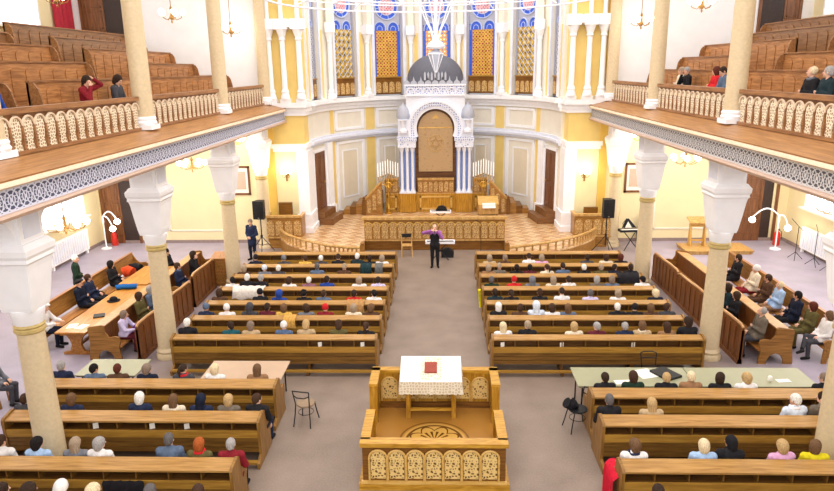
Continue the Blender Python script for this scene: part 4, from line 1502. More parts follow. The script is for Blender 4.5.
root = empty('folding_chair', (-1.35, 26.75, .001), 0.1, 'wooden folding chair standing left of the performer', 'chair')
MB().box(-.2, .2, -.2, .2, .44, .47).build('seat', 'stage_light', root)
for sx in (-1, 1):
    MB().tube([(sx * .22, -.28, 0), (sx * .21, .14, .6), (sx * .21, .2, .92)], .02, 6).build('frame_bar', 'stage_light', root)
    MB().tube([(sx * .18, .25, 0), (sx * .18, -.18, .44)], .018, 6).build('leg', 'stage_light', root)
MB().box(-.22, .22, .17, .2, .74, .9).build('backrest', 'black', root)
MB().box(-.21, .21, .0, .02, .3, .33).build('stretcher', 'stage_light', root)

root = empty('chair', (-10.55, 13.85, .001), -PI / 2 + .1, 'brown wooden chair at the left edge, turned to the aisle', 'chair')
MB().box(-.24, .24, -.22, .24, .42, .47).build('seat', 'side_mid', root)
for sx in (-1, 1):
    MB().prism([(.2, 0), (.27, 0), (.24, .42), (.18, .42)], sx * .22 - .025, sx * .22 + .025, 'X').build('leg', 'bench_mid', root)
    MB().prism([(-.28, 0), (-.2, 0), (-.18, .45), (-.24, .95), (-.29, .95), (-.24, .45)], sx * .22 - .025, sx * .22 + .025, 'X').build('leg', 'bench_mid', root)
MB().box(-.2, .2, -.265, -.235, .55, .92).build('backrest', 'bench_mid', root)

# ------------------------------------------------------------------ reading platform (bimah)
BX, BY = -.085, 10.72
root = empty('reading_platform', (BX, BY, .001), 0, 'golden carved wooden reading platform with arched pierced panels', 'platform')
W, D = 1.32, 2.5
MB().box(-W - .08, W + .08, -.03, D + .05, 0, .14).build('plinth', 'gold_wood', root)
MB().box(-W + .06, W - .06, .1, D - .08, .14, .42).build('floor_base', 'gold_dark', root)
fl = MB().box(-W + .07, W - .07, -.9, D - 1.09, -.01, .0).build('floor_panel', 'medallion', root)
fl.location = (0, 1.0, .432)
# front wall
fw = MB().box(-W, W, 0, .1, .14, .92).build('front_wall', 'gold_dark', root)
MB().box(-W - .04, W + .04, -.06, .16, .92, 1.0).build('front_rail', 'gold_wood', root)
MB().box(-W - .03, W + .03, -.04, .02, .14, .2).build('front_moulding', 'gold_light', root)
pan = None
n = 7
w = (2 * W - .24) / n
for k in range(n):
    xc = -W + .12 + (k + .5) * w
    hw = w * .40
    if pan is None:
        pr = [(-hw, .25), (hw, .25), (hw, .68)] + [(hw * cos(PI * i / 8), .68 + hw * sin(PI * i / 8)) for i in range(1, 8)] + [(-hw, .68)]
        pan = MB().prism(pr, -.02, -.001, 'Y').build('pierced_panel', 'pierced_gold', root)
        pts = [(-w * .48, -.03, .2), (-w * .48, -.03, .68)] + [(w * .48 * cos(PI - PI * i / 10), -.03, .68 + w * .48 * sin(PI * i / 10)) for i in range(1, 10)] + [(w * .48, -.03, .68), (w * .48, -.03, .2)]
        rib = MB().tube(pts, .022, 6).build('arch_rib', 'gold_light', root)
        a, b = pan, rib
    else:
        a, b = pan.copy(), rib.copy()
        for c in (a, b):
            C.objects.link(c)
            c.parent = root
    a.location.x = b.location.x = xc
# side walls low then tall
for sx in (-1, 1):
    MB().box(*sorted((sx * (W - .1), sx * W)), .1, 1.15, .2, .92).build('side_wall', 'gold_wood_v', root)
    MB().box(*sorted((sx * (W - .14), sx * (W + .04))), .1, 1.2, .92, 1.0).build('side_rail', 'gold_wood', root)
    MB().box(*sorted((sx * (W - .14), sx * (W + .02))), 1.1, 1.24, .2, .98).build('end_post', 'gold_wood_v', root)
    MB().box(*sorted((sx * (W - .1), sx * W)), 1.75, D - .1, .2, 1.22).build('tall_side_wall', 'gold_wood_v', root)
    MB().box(*sorted((sx * (W - .14), sx * (W + .04))), 1.7, D, 1.22, 1.3).build('tall_side_rail', 'gold_wood', root)
    MB().box(*sorted((sx * (W - .13), sx * (W + .03))), 1.68, 1.8, .2, 1.26).build('tall_post', 'gold_wood_v', root)
MB().box(-W, W, D - .1, D, .2, 1.22).build('back_wall', 'gold_wood_v', root)
MB().box(-W - .04, W + .04, D - .14, D + .04, 1.22, 1.3).build('back_rail', 'gold_wood', root)
for k in range(6):
    xc = -W + .14 + (k + .5) * (2 * W - .28) / 6
    hw = (2 * W - .28) / 12 * .8
    pr = [(-hw, .62), (hw, .62), (hw, .95)] + [(hw * cos(PI * i / 8), .95 + hw * sin(PI * i / 8)) for i in range(1, 8)] + [(-hw, .95)]
    c = MB().prism(pr, D - .125, D - .101, 'Y').build('back_panel', 'pierced_gold', root)
    c.location.x = xc
    pts = [(-hw * 1.12, D - .13, .56), (-hw * 1.12, D - .13, .95)] + [(hw * 1.12 * cos(PI - PI * i / 10), D - .13, .95 + hw * 1.12 * sin(PI * i / 10)) for i in range(1, 10)] + [(hw * 1.12, D - .13, .95), (hw * 1.12, D - .13, .56)]
    c = MB().tube(pts, .02, 6).build('arch_rib', 'gold_light', root)
    c.location.x = xc
MB().box(-W + .14, W - .14, D - .2, D - .101, .432, .54).build('back_bench', 'gold_dark', root)
MB().box(-W + .34, W - .34, .26, .38, .58, .62).build('inner_board', 'gold_dark', root)
for x in (-W + .36, W - .42):
    MB().box(x, x + .06, .28, .36, .432, .58).build('board_support', 'gold_dark', root)

root = empty('reading_table', (-.16, 12.77, .435), 0, 'wooden reading table standing on the golden platform', 'table')
MB().prism([(-.3, .9), (.3, 1.11), (.3, 1.15), (-.3, .94)], -.6, .6, 'X').build('table_top', 'gold_dark', root)
for x in (-.48, .48):
    MB().box(x - .045, x + .045, -.2, -.11, 0, .92).build('leg', 'gold_wood_v', root)
    MB().box(x - .045, x + .045, .14, .23, 0, 1.05).build('leg', 'gold_wood_v', root)
MB().box(-.44, .44, -.17, -.13, .16, .22).build('stretcher', 'gold_wood', root)
root = empty('tablecloth', (-.16, 12.77, .435), 0, 'white lace cloth with fringe covering the reading table', 'tablecloth')
def clz(y):
    return 1.052 + y * .35
mb = MB()
mb.add([(-.64, -.36, clz(-.36)), (.64, -.36, clz(-.36)), (.64, .36, clz(.36)), (-.64, .36, clz(.36))], [(0, 1, 2, 3)])
mb.build('top_cloth', 'cloth_white', root)
mb = MB()
N = 40
per = []
for k in range(N):
    per.append((-.64 + 1.28 * k / N, -.36))
for k in range(20):
    per.append((.64, -.36 + .72 * k / 20))
for k in range(N):
    per.append((.64 - 1.28 * k / N, .36))
for k in range(20):
    per.append((-.64, .36 - .72 * k / 20))
vs, fs = [], []
P = len(per)
for j in range(3):
    for k, (x, y) in enumerate(per):
        f = 1 + .02 * j + .012 * sin(k * 1.3) * j
        vs.append((x * f, y * f, clz(y) - .14 * j + (.012 * sin(k * 2.1) if j == 2 else 0)))
for j in range(2):
    for k in range(P):
        k2 = (k + 1) % P
        fs.append((j * P + k, (j + 1) * P + k, (j + 1) * P + k2, j * P + k2))
mb.add(vs, fs)
mb.build('fringe', 'fringe', root, True)
def cloth_thing(name, x0, x1, y0, y1, h, mat, label, cat, extra=None):
    tilt = math.atan(.35)
    o = MB().box(x0, x1, y0, y1, 0, h).build(name, mat)
    o.location = (-.16, 12.77, .435 + clz(0) + .004)
    o.rotation_euler = (tilt, 0, 0)
    tag(o, label, cat)
    return o
o = cloth_thing('velvet_book', -.13, .13, -.14, .16, .03, 'book_red', 'red-brown book lying in the middle of the lace cloth', 'book')
cloth_thing('table_runner', -.22, .22, -.34, .34, .002, 'fringe', 'cream lace runner under the red-brown book', 'runner')
cloth_thing('paper_sheet', -.56, -.3, -.1, .2, .002, 'paper', 'white printed sheet lying left of the red-brown book', 'paper')
bpy.data.objects['velvet_book'].location.z += .006
# ------------------------------------------------------------------ people: bodies as one continuous skin grown from a signed distance field
def _cap(a, b, ra, rb, sq=None):
    return ('cap', np.array(a, float), np.array(b, float), ra, rb)


def _ell(c, r, R=None):
    return ('ell', np.array(c, float), np.array(r, float), R)


def surface_nets(prims, h, pad=.03):
    """prims: (shape, op, k) with op '+' (smooth union) or '-' (smooth cut)"""
    lo, hi = np.full(3, 1e9), np.full(3, -1e9)
    def bounds(s):
        if s[0] == 'cap':
            r = max(s[3], s[4])
            return np.minimum(s[1], s[2]) - r, np.maximum(s[1], s[2]) + r
        r = max(s[2]) if s[3] is not None else s[2]
        return s[1] - r, s[1] + r
    for s, op, k in prims:
        if op == '+':
            a, b = bounds(s)
            lo, hi = np.minimum(lo, a), np.maximum(hi, b)
    lo -= pad
    hi += pad
    n = np.ceil((hi - lo) / h).astype(int) + 1
    F = np.full(n, .15, np.float32)
    ax = [lo[i] + h * np.arange(n[i]) for i in range(3)]
    for s, op, k in prims:
        a, b = bounds(s)
        m = .05 + k
        i0 = np.maximum(0, np.floor((a - m - lo) / h).astype(int))
        i1 = np.minimum(n, np.ceil((b + m - lo) / h).astype(int) + 1)
        if np.any(i1 <= i0):
            continue
        sl = tuple(slice(i0[i], i1[i]) for i in range(3))
        X, Y, Z = np.meshgrid(ax[0][sl[0]], ax[1][sl[1]], ax[2][sl[2]], indexing='ij')
        if s[0] == 'cap':
            d = s[2] - s[1]
            L = max(1e-9, float(d @ d))
            px, py, pz = X - s[1][0], Y - s[1][1], Z - s[1][2]
            t = np.clip((px * d[0] + py * d[1] + pz * d[2]) / L, 0, 1)
            D = np.sqrt((px - t * d[0]) ** 2 + (py - t * d[1]) ** 2 + (pz - t * d[2]) ** 2) - (s[3] + (s[4] - s[3]) * t)
        else:
            px, py, pz = X - s[1][0], Y - s[1][1], Z - s[1][2]
            if s[3] is not None:
                R = s[3]
                px, py, pz = (R[0, 0] * px + R[1, 0] * py + R[2, 0] * pz, R[0, 1] * px + R[1, 1] * py + R[2, 1] * pz, R[0, 2] * px + R[1, 2] * py + R[2, 2] * pz)
            r = s[2]
            k0 = np.sqrt((px / r[0]) ** 2 + (py / r[1]) ** 2 + (pz / r[2]) ** 2)
            k1 = np.sqrt((px / r[0] ** 2) ** 2 + (py / r[1] ** 2) ** 2 + (pz / r[2] ** 2) ** 2)
            D = np.where(k1 > 1e-9, k0 * (k0 - 1) / np.maximum(k1, 1e-9), -min(r))
        f = F[sl]
        if op == '+':
            hh = np.clip(.5 + .5 * (f - D) / k, 0, 1)
            F[sl] = f + (D - f) * hh - k * hh * (1 - hh)
        else:
            hh = np.clip(.5 - .5 * (f + D) / k, 0, 1)
            F[sl] = f + (-D - f) * hh + k * hh * (1 - hh)
    S = F < 0
    c = n - 1
    cnt = np.zeros(c, np.int8)
    acc = np.zeros(tuple(c) + (3,), np.float32)
    offs = [(0, 0, 0), (1, 0, 0), (0, 1, 0), (1, 1, 0), (0, 0, 1), (1, 0, 1), (0, 1, 1), (1, 1, 1)]
    def sub(A, o):
        return A[o[0]:o[0] + c[0], o[1]:o[1] + c[1], o[2]:o[2] + c[2]]
    for i in range(8):
        for axis in range(3):
            if offs[i][axis]:
                continue
            q = list(offs[i]); q[axis] = 1
            a, b = sub(F, offs[i]), sub(F, tuple(q))
            x = (a < 0) != (b < 0)
            t = np.where(x, a / np.where(x, a - b, 1), 0)
            cnt += x
            for j in range(3):
                acc[..., j] += np.where(x, offs[i][j] + (t if j == axis else 0), 0)
    act = cnt > 0
    idx = np.full(c, -1, np.int64)
    idx[act] = np.arange(act.sum())
    ii = np.argwhere(act)
    V = (ii + acc[act] / cnt[act][:, None]) * h + lo
    faces = []
    for axis in range(3):
        o1, o2 = [(1, 2), (2, 0), (0, 1)][axis]
        sl_a = [slice(1, c[i]) for i in range(3)]
        sl_a[axis] = slice(0, c[axis])
        A = S[tuple(slice(1, c[i]) if i != axis else slice(0, n[i] - 1) for i in range(3))]
        B = S[tuple(slice(1, c[i]) if i != axis else slice(1, n[i]) for i in range(3))]
        x = A != B
        P = np.argwhere(x)
        if not len(P):
            continue
        base = P.copy()
        for i in range(3):
            if i != axis:
                base[:, i] += 1
        e1 = np.zeros(3, int); e1[o1] = 1
        e2 = np.zeros(3, int); e2[o2] = 1
        g = lambda q: idx[q[:, 0], q[:, 1], q[:, 2]]
        quad = np.stack([g(base - e1 - e2), g(base - e2), g(base), g(base - e1)], 1)
        inside = A[x]
        quad[~inside] = quad[~inside][:, ::-1]
        faces.append(quad)
    Q = np.concatenate(faces)
    Q = Q[(Q >= 0).all(1)]
    return V, Q


def nets_mesh(name, prims, h, ratio, extra=None, mats=('x',), paint=None):
    V, Q = surface_nets(prims, h)
    me = bpy.data.meshes.new(name)
    me.from_pydata(V.tolist(), [], Q.tolist())
    if ratio < 1:
        o = bpy.data.objects.new('tmp', me)
        C.objects.link(o)
        md = o.modifiers.new('d', 'DECIMATE')
        md.ratio = ratio
        dg = bpy.context.evaluated_depsgraph_get()
        me2 = bpy.data.meshes.new_from_object(o.evaluated_get(dg))
        bpy.data.objects.remove(o)
        bpy.data.meshes.remove(me)
        me = me2
        me.name = name
    if extra is not None and extra.v:
        v = [tuple(p.co) for p in me.vertices] + list(extra.v)
        b = len(me.vertices)
        f = [tuple(p.vertices) for p in me.polygons] + [tuple(b + i for i in q) for q in extra.f]
        bpy.data.meshes.remove(me)
        me = bpy.data.meshes.new(name)
        me.from_pydata(v, [], f)
    for _ in mats:
        me.materials.append(None)
    if paint:
        ids = [paint(p.center) for p in me.polygons]
        me.polygons.foreach_set('material_index', ids)
    me.polygons.foreach_set('use_smooth', [True] * len(me.polygons))
    me.update()
    return me


def rotm(yaw, pitch=0.0, roll=0.0):
    return np.array(Matrix.Rotation(yaw, 3, 'Z') @ Matrix.Rotation(pitch, 3, 'X') @ Matrix.Rotation(roll, 3, 'Y'))


HEAD_R = (.076, .098, .112)


def head_prims(hc, R):
    def P(x, y, z):
        return hc + R @ np.array((x, y, z))
    return [
        (_ell(P(0, -.008, .022), (.078, .098, .098), R), '+', .02),          # skull
        (_ell(P(0, .022, -.045), (.06, .074, .078), R), '+', .03),           # face and jaw
        (_ell(P(0, .068, -.098), (.024, .024, .02), R), '+', .02),           # chin
        (_ell(P(0, .088, .018), (.05, .012, .012), R), '+', .015),           # brow
        (_ell(P(.031, .098, -.004), (.017, .014, .012), R), '-', .012),      # eye sockets
        (_ell(P(-.031, .098, -.004), (.017, .014, .012), R), '-', .012),
        (_ell(P(.031, .082, -.005), (.0125, .0125, .0125), R), '+', .003),   # eyeballs
        (_ell(P(-.031, .082, -.005), (.0125, .0125, .0125), R), '+', .003),
        (_cap(P(0, .092, .0), P(0, .118, -.04), .009, .015), '+', .01),      # nose
        (_ell(P(0, .092, -.068), (.024, .010, .006), R), '+', .006),         # lips
        (_ell(P(0, .090, -.079), (.02, .010, .006), R), '+', .006),
        (_ell(P(.08, -.008, -.012), (.012, .022, .034), R), '+', .008),      # ears
        (_ell(P(-.08, -.008, -.012), (.012, .022, .034), R), '+', .008),
    ]


def hand_parts(w, d, side, palm_n, curl=.9):
    """palm prims and finger tubes. w wrist, d forearm direction, palm_n palm normal"""
    w, d = np.array(w, float), np.array(d, float)
    d = d / np.linalg.norm(d)
    pn = np.array(palm_n, float)
    pn = pn - d * (pn @ d)
    pn /= np.linalg.norm(pn)
    t = np.cross(d, pn) * side                  # towards the thumb
    c = w + d * .055
    R = np.stack([t, d, pn], 1)
    prims = [(_ell(c, (.042, .055, .018), R), '+', .02)]
    mb = MB()
    for k, (o, L) in enumerate(((.03, .074), (.010, .084), (-.011, .078), (-.031, .060))):
        p = w + d * .088 + t * o
        a = .25
        pts = [p - d * .02]
        pts.append(p)
        for seg in (.46, .31, .23):
            a += curl * .45
            p = p + (d * cos(a) + pn * sin(a)) * L * seg
            pts.append(p.copy())
        mb.tube(pts, [.0095, .0095, .009, .008, .0055], 6)
    p = w + d * .03 + t * .03
    dirs = (t * .75 + d * .6 + pn * .25)
    dirs /= np.linalg.norm(dirs)
    d2 = dirs * .6 + d * .6 + pn * .4
    d2 /= np.linalg.norm(d2)
    mb.tube([p - dirs * .012, p + dirs * .03, p + dirs * .03 + d2 * .026, p + dirs * .03 + d2 * .05], [.012, .0115, .0105, .007], 6)
    return prims, mb


def skeleton(kind='sit', lean=0.0, yaw=0.0, nod=0.0, tilt=0.0, arms=None, legs=None):
    S = {}
    if kind == 'sit':
        S['pel'] = np.array((0, 0, .55))
        S['hip'] = [np.array((s * .095, .0, .535)) for s in (-1, 1)]
        S['kne'] = [np.array((s * .11, .43, .52)) for s in (-1, 1)]
        S['ank'] = [np.array((s * .11, .40, .095)) for s in (-1, 1)]
        S['toe'] = [np.array((s * .125, .56, .035)) for s in (-1, 1)]
        z0 = .55
    else:
        S['pel'] = np.array((0, 0, .93))
        S['hip'] = [np.array((s * .095, .0, .90)) for s in (-1, 1)]
        S['kne'] = [np.array((s * .105, .02, .50)) for s in (-1, 1)]
        S['ank'] = [np.array((s * .11, -.01, .095)) for s in (-1, 1)]
        S['toe'] = [np.array((s * .14, .15, .035)) for s in (-1, 1)]
        z0 = .93
    def T(y, z):
        return np.array((0, y + lean * z, z0 + z))
    S['wai'] = T(0, .19)
    S['che'] = T(-.01, .36)
    S['nec'] = T(0, .53)
    S['hea'] = T(.025, .69)
    S['sho'] = [T(-.01, .475) + np.array((s * .175, 0, 0)) for s in (-1, 1)]
    if arms is None:
        arms = 'lap' if kind == 'sit' else 'clasp'
    S['elb'], S['wri'], S['hd'], S['pn'] = [], [], [], []
    for i, s in enumerate((-1, 1)):
        sh = S['sho'][i]
        a = arms if isinstance(arms, str) else arms[i]
        if a == 'lap':
            e, w, d, pn = sh + (s * .06, .07, -.28), sh + (-s * .05, .27, -.36), (-s * .5, .8, -.2), (0, -.2, -1)
        elif a == 'clasp':
            e, w, d, pn = sh + (s * .07, -.01, -.29), sh + (-s * .10, .17, -.38), (-s * .7, .5, -.4), (-s * .3, -1, 0)
        elif a == 'mouth':
            hc = S['hea']
            e = sh + (s * .12, .13, -.2)
            w = hc + (s * .09, .20, -.09)
            d, pn = w - e, (-s, 0, .1)
            d = (-s * .9, .1, .3)
        elif a == 'outmouth':
            hc = S['hea']
            e = sh + (s * .27, .05, .0)
            w = hc + (s * .12, .2, -.08)
            d, pn = (-s * .9, .1, .3), (-s, 0, .1)
        elif a == 'cheek':
            hc = S['hea']
            e = sh + (s * .05, .2, -.22)
            w = hc + (s * .09, .12, -.13)
            d, pn = (-s * .1, -.1, 1), (-s * .8, -.6, 0)
        elif a == 'ontop':
            hc = S['hea']
            e = sh + (s * .2, .2, .12)
            w = hc + (s * .12, .1, .05)
            d, pn = (-s * .6, -.4, .6), (-s * .5, -.6, -.6)
        elif a == 'wave':
            e = sh + (s * .12, .2, .08)
            w = sh + (s * .2, .36, .27)
            d, pn = (s * .2, .5, .8), (0, 1, -.4)
        elif a == 'crossed':
            e, w, d, pn = sh + (s * .07, .06, -.27), sh + (-s * .19, .21, -.22), (-s, .1, .0), (0, -1, .2)
        elif a == 'table':
            e, w, d, pn = sh + (s * .08, .16, -.24), sh + (-s * .03, .40, -.25), (-s * .5, .8, 0), (0, 0, -1)
        S['elb'].append(np.array(e)); S['wri'].append(np.array(w))
        S['hd'].append(np.array(d, float)); S['pn'].append(np.array(pn, float))
    if legs == 'cross':
        S['kne'][1] = np.array((.02, .44, .63)); S['ank'][1] = np.array((-.16, .60, .32)); S['toe'][1] = np.array((-.2, .74, .24))
    elif legs == 'wide':
        for i, s in enumerate((-1, 1)):
            S['kne'][i] = S['kne'][i] + (s * .09, 0, 0); S['ank'][i] = S['ank'][i] + (s * .08, 0.05, 0); S['toe'][i] = S['toe'][i] + (s * .12, .05, 0)
    S['R'] = rotm(yaw, nod, tilt)
    S['kind'] = kind
    return S


def build_body(name, S):
    g = 0
    pr = []
    pl, wa, ch, ne, he = S['pel'], S['wai'], S['che'], S['nec'], S['hea']
    pr += [(_ell(pl, (.165, .125, .11)), '+', .04), (_ell(wa, (.135, .10, .14)), '+', .06), (_ell(ch, (.165, .112, .18)), '+', .06)]
    pr += [(_cap(S['sho'][0], S['sho'][1], .055, .055), '+', .05)]
    pr += [(_cap(ne - (0, .01, .04), he - (0, .015, .05), .058, .052), '+', .03)]
    ex = MB()
    for i, s in enumerate((-1, 1)):
        pr += [(_cap(S['sho'][i], S['elb'][i], .052, .042), '+', .03), (_cap(S['elb'][i], S['wri'][i], .042, .028), '+', .015)]
        hp, mb = hand_parts(S['wri'][i], S['hd'][i], -s, S['pn'][i])
        pr += hp
        ex.add(mb.v, mb.f)
        pr += [(_cap(S['hip'][i], S['kne'][i], .088, .06), '+', .03), (_cap(S['kne'][i], S['ank'][i], .058, .036), '+', .02)]
        k2 = S['kne'][i] * .7 + S['ank'][i] * .3 + ((0, -.025, 0) if S['kind'] == 'sit' else (0, -.02, 0))
        pr += [(_ell(k2, (.05, .055, .1)), '+', .03), (_cap(S['ank'][i] - (0, .03, .04), S['toe'][i], .036, .028), '+', .02)]
    pr += head_prims(he, S['R'])
    R = S['R']
    def paint(p):
        q = R.T @ (np.array(p) - he)
        for x in (.031, -.031):
            if abs(q[0] - x) < .008 and q[1] > .084 and abs(q[2] + .005) < .008:
                return 1
        if abs(q[0]) < .025 and q[1] > .08 and -.088 < q[2] < -.061:
            return 2
        return 0
    return nets_mesh(name, pr, .0095, .28, ex, ('skin', 'eye', 'lip'), paint)


def build_jacket(name, S, long=False, collar=True):
    pl, wa, ch, ne = S['pel'], S['wai'], S['che'], S['nec']
    pr = [(_ell(wa, (.158, .122, .16)), '+', .06), (_ell(ch, (.186, .132, .19)), '+', .06), (_ell(pl + (0, .0, .05), (.186, .142, .12)), '+', .05)]
    pr += [(_cap(S['sho'][0], S['sho'][1], .074, .074), '+', .05)]
    if collar:
        pr += [(_cap(ne - (0, .03, .07), ne + (0, .0, .015), .09, .075), '+', .03), (_cap(ne + (0, .02, .0), ne + (0, .03, .12), .055, .058), '-', .01)]
    if long and S['kind'] == 'stand':
        pr += [(_ell(pl - (0, 0, .14), (.19, .15, .22)), '+', .06)]
    for i, s in enumerate((-1, 1)):
        w = S['elb'][i] + (S['wri'][i] - S['elb'][i]) * .93
        pr += [(_cap(S['sho'][i], S['elb'][i], .072, .062), '+', .04), (_cap(S['elb'][i], w, .060, .047), '+', .02)]
        if S['kind'] == 'sit':
            pr += [(_cap(S['hip'][i] + (0, .0, .03), S['hip'][i] + (s * .01, .16, .035), .1, .09), '+', .05)]
    return nets_mesh(name, pr, .013, .4)


def build_trousers(name, S):
    pr = [(_ell(S['pel'], (.172, .132, .112)), '+', .04)]
    for i, s in enumerate((-1, 1)):
        pr += [(_cap(S['hip'][i], S['kne'][i], .098, .072), '+', .04), (_cap(S['kne'][i], S['ank'][i] + (0, 0, .0), .07, .052), '+', .02)]
    return nets_mesh(name, pr, .013, .35)


def build_shoes(name, S):
    pr = []
    for i, s in enumerate((-1, 1)):
        a, t = S['ank'][i], S['toe'][i]
        h = a + (0, -.03, -.045)
        pr += [(_cap(h, t, .045, .038), '+', .02), (_cap(a - (0, .01, .03), a + (0, 0, .02), .046, .05), '+', .02)]
    return nets_mesh(name, pr, .012, .4)


def hair_mesh(style):
    """in the head's own frame: origin at the head centre, face towards +y"""
    sk = lambda g: (_ell((0, -.012, .026), (.078 + g, .098 + g, .098 + g)), '+', .02)
    face = (_ell((0, .125, -.055), (.088, .085, .112)), '-', .02)
    low = (_ell((0, .05, -.2), (.2, .2, .14)), '-', .02)
    if style == 'short':
        pr = [sk(.013), (_ell((0, -.07, -.02), (.07, .05, .08)), '+', .03), (_ell((0, .13, -.05), (.09, .085, .105)), '-', .02), (_ell((0, .03, -.19), (.2, .16, .14)), '-', .02)]
    elif style == 'crop':
        pr = [sk(.007), (_ell((0, .12, .06), (.12, .13, .12)), '-', .015), (_ell((0, .02, -.17), (.2, .2, .13)), '-', .015)]
    elif style == 'bob':
        pr = [sk(.024), (_ell((0, -.05, -.05), (.095, .075, .12)), '+', .04), face, (_ell((0, .02, -.26), (.2, .2, .12)), '-', .02)]
    elif style == 'long':
        pr = [sk(.02), (_ell((0, -.06, -.07), (.095, .06, .16)), '+', .05), (_ell((0, -.075, -.19), (.085, .045, .14)), '+', .04), face]
    elif style == 'bun':
        pr = [sk(.012), (_ell((0, -.12, .06), (.045, .04, .045)), '+', .015), (_ell((0, .13, -.05), (.09, .085, .105)), '-', .02), (_ell((0, .03, -.18), (.2, .16, .13)), '-', .02)]
    elif style == 'pony':
        pr = [sk(.012), (_cap((0, -.11, .06), (0, -.15, -.02), .03, .035), '+', .02), (_cap((0, -.15, -.02), (0, -.13, -.16), .035, .015), '+', .02), (_ell((0, .13, -.05), (.09, .085, .105)), '-', .02), (_ell((0, .03, -.19), (.2, .16, .14)), '-', .02)]
    elif style == 'curly':
        rnd = random.Random(3)
        pr = [sk(.02)]
        for k in range(40):
            a, b = rnd.uniform(0, 2 * PI), rnd.uniform(-.5, 1)
            r = math.sqrt(max(0, 1 - b * b))
            pr.append((_ell((.095 * r * cos(a), -.02 + .11 * r * sin(a), .03 + .11 * b), (.026, .026, .026)), '+', .008))
        pr += [face, low]
    elif style == 'knit':
        pr = [sk(.018), (_ell((0, -.03, .085), (.07, .085, .065)), '+', .03), (_ell((0, .12, -.09), (.11, .14, .105)), '-', .01), (_ell((0, -.06, -.16), (.2, .2, .12)), '-', .01), (_cap((-.07, -.04, .0), (.07, -.04, .0), .02, .02), '+', .02)]
    elif style == 'cap':
        pr = [sk(.012), (_ell((0, .03, .085), (.098, .125, .035)), '+', .02), (_ell((0, .125, .062), (.07, .05, .012)), '+', .015), (_ell((0, .02, -.11), (.2, .22, .145)), '-', .01)]
    elif style == 'hood':
        pr = [sk(.032), (_ell((0, -.07, -.05), (.1, .08, .15)), '+', .04), (_ell((0, -.06, -.17), (.12, .09, .07)), '+', .05), (_ell((0, .135, -.03), (.08, .09, .12)), '-', .02)]
    elif style == 'scarfhead':
        pr = [sk(.02), (_ell((0, -.05, -.06), (.09, .08, .12)), '+', .03), (_cap((-.05, .03, -.13), (.05, .03, -.13), .035, .035), '+', .03), (_ell((0, .13, -.02), (.068, .09, .1)), '-', .02)]
    elif style == 'beanie_flat':
        pr = [(_ell((0, -.02, .1), (.11, .12, .045)), '+', .02), sk(.01), (_ell((0, .02, -.09), (.2, .22, .145)), '-', .01)]
    return nets_mesh('hair', pr, .009, .5)


def yarmulke_mesh():
    return nets_mesh('kippah', [(_ell((0, -.02, .05), (.085, .095, .092)), '+', .01), (_ell((0, 0, -.0), (.2, .2, .11)), '-', .005)], .009, .5)


POSES = {
    'a': dict(), 'b': dict(yaw=.55, nod=.0), 'c': dict(yaw=-.5), 'd': dict(nod=-.45, lean=.1), 'e': dict(lean=.18, nod=-.2, yaw=.15),
    'L': dict(yaw=.85, nod=.12, lean=-.08, arms=('lap', 'crossed')), 'R': dict(yaw=-.85, nod=.12, lean=-.08, arms=('crossed', 'lap')),
    'X': dict(yaw=-.8, nod=.15, lean=-.16, legs='cross'),
    'T': dict(yaw=.3, lean=.12, arms='table'),
    'K': dict(yaw=.5, lean=.05, arms=('lap', 'cheek')),
    'O': dict(yaw=-.5, nod=-.25, lean=.12, arms=('ontop', 'cheek')),
    'W': dict(yaw=-.2, arms=('wave', 'lap')),
    'S': dict(kind='stand', yaw=.3, nod=-.1),
    'S2': dict(kind='stand', yaw=-.6, nod=.1),
    'P': dict(kind='stand', nod=.1, yaw=.0, arms=('mouth', 'outmouth')),
}
BODY = {}
HAIR = {}


def get_pose(p):
    if p not in BODY:
        S = skeleton(**POSES[p])
        key = 'cl_' + str([(k, v) for k, v in sorted(POSES[p].items()) if k not in ('yaw', 'nod', 'tilt')])
        if key not in BODY:
            BODY[key] = dict(jacket=build_jacket('jacket', S, p != 'P'), trousers=build_trousers('trousers', S), shoes=build_shoes('shoes', S))
        BODY[p] = dict(body=build_body('body', S), S=S, **BODY[key])
    return BODY[p]


def get_hair(st):
    if st not in HAIR:
        HAIR[st] = hair_mesh(st)
    return HAIR[st]


PM = {}


def soft(name, col, scale, var, bump):
    """cloth or hair: stretched noise in colour and relief"""
    m, nt, b = new_mat(name)
    tc = nt.nodes.new('ShaderNodeTexCoord')
    mp = nt.nodes.new('ShaderNodeMapping')
    mp.inputs['Scale'].default_value = scale
    n = nt.nodes.new('ShaderNodeTexNoise')
    n.inputs['Scale'].default_value = 1.0
    n.inputs['Detail'].default_value = 4
    nt.links.new(tc.outputs['Object'], mp.inputs['Vector'])
    nt.links.new(mp.outputs['Vector'], n.inputs['Vector'])
    r = ramp(nt, [(.3, tuple(x * (1 - var) for x in col[:3]) + (1,)), (.7, tuple(min(1, x * (1 + var)) for x in col[:3]) + (1,))])
    nt.links.new(n.outputs['Fac'], r.inputs['Fac'])
    nt.links.new(r.outputs['Color'], b.inputs['Base Color'])
    b.inputs['Roughness'].default_value = .8
    b.inputs['Specular IOR Level'].default_value = .15
    bp = nt.nodes.new('ShaderNodeBump')
    bp.inputs['Strength'].default_value = bump
    bp.inputs['Distance'].default_value = .03
    nt.links.new(n.outputs['Fac'], bp.inputs['Height'])
    nt.links.new(bp.outputs['Normal'], b.inputs['Normal'])
    return m


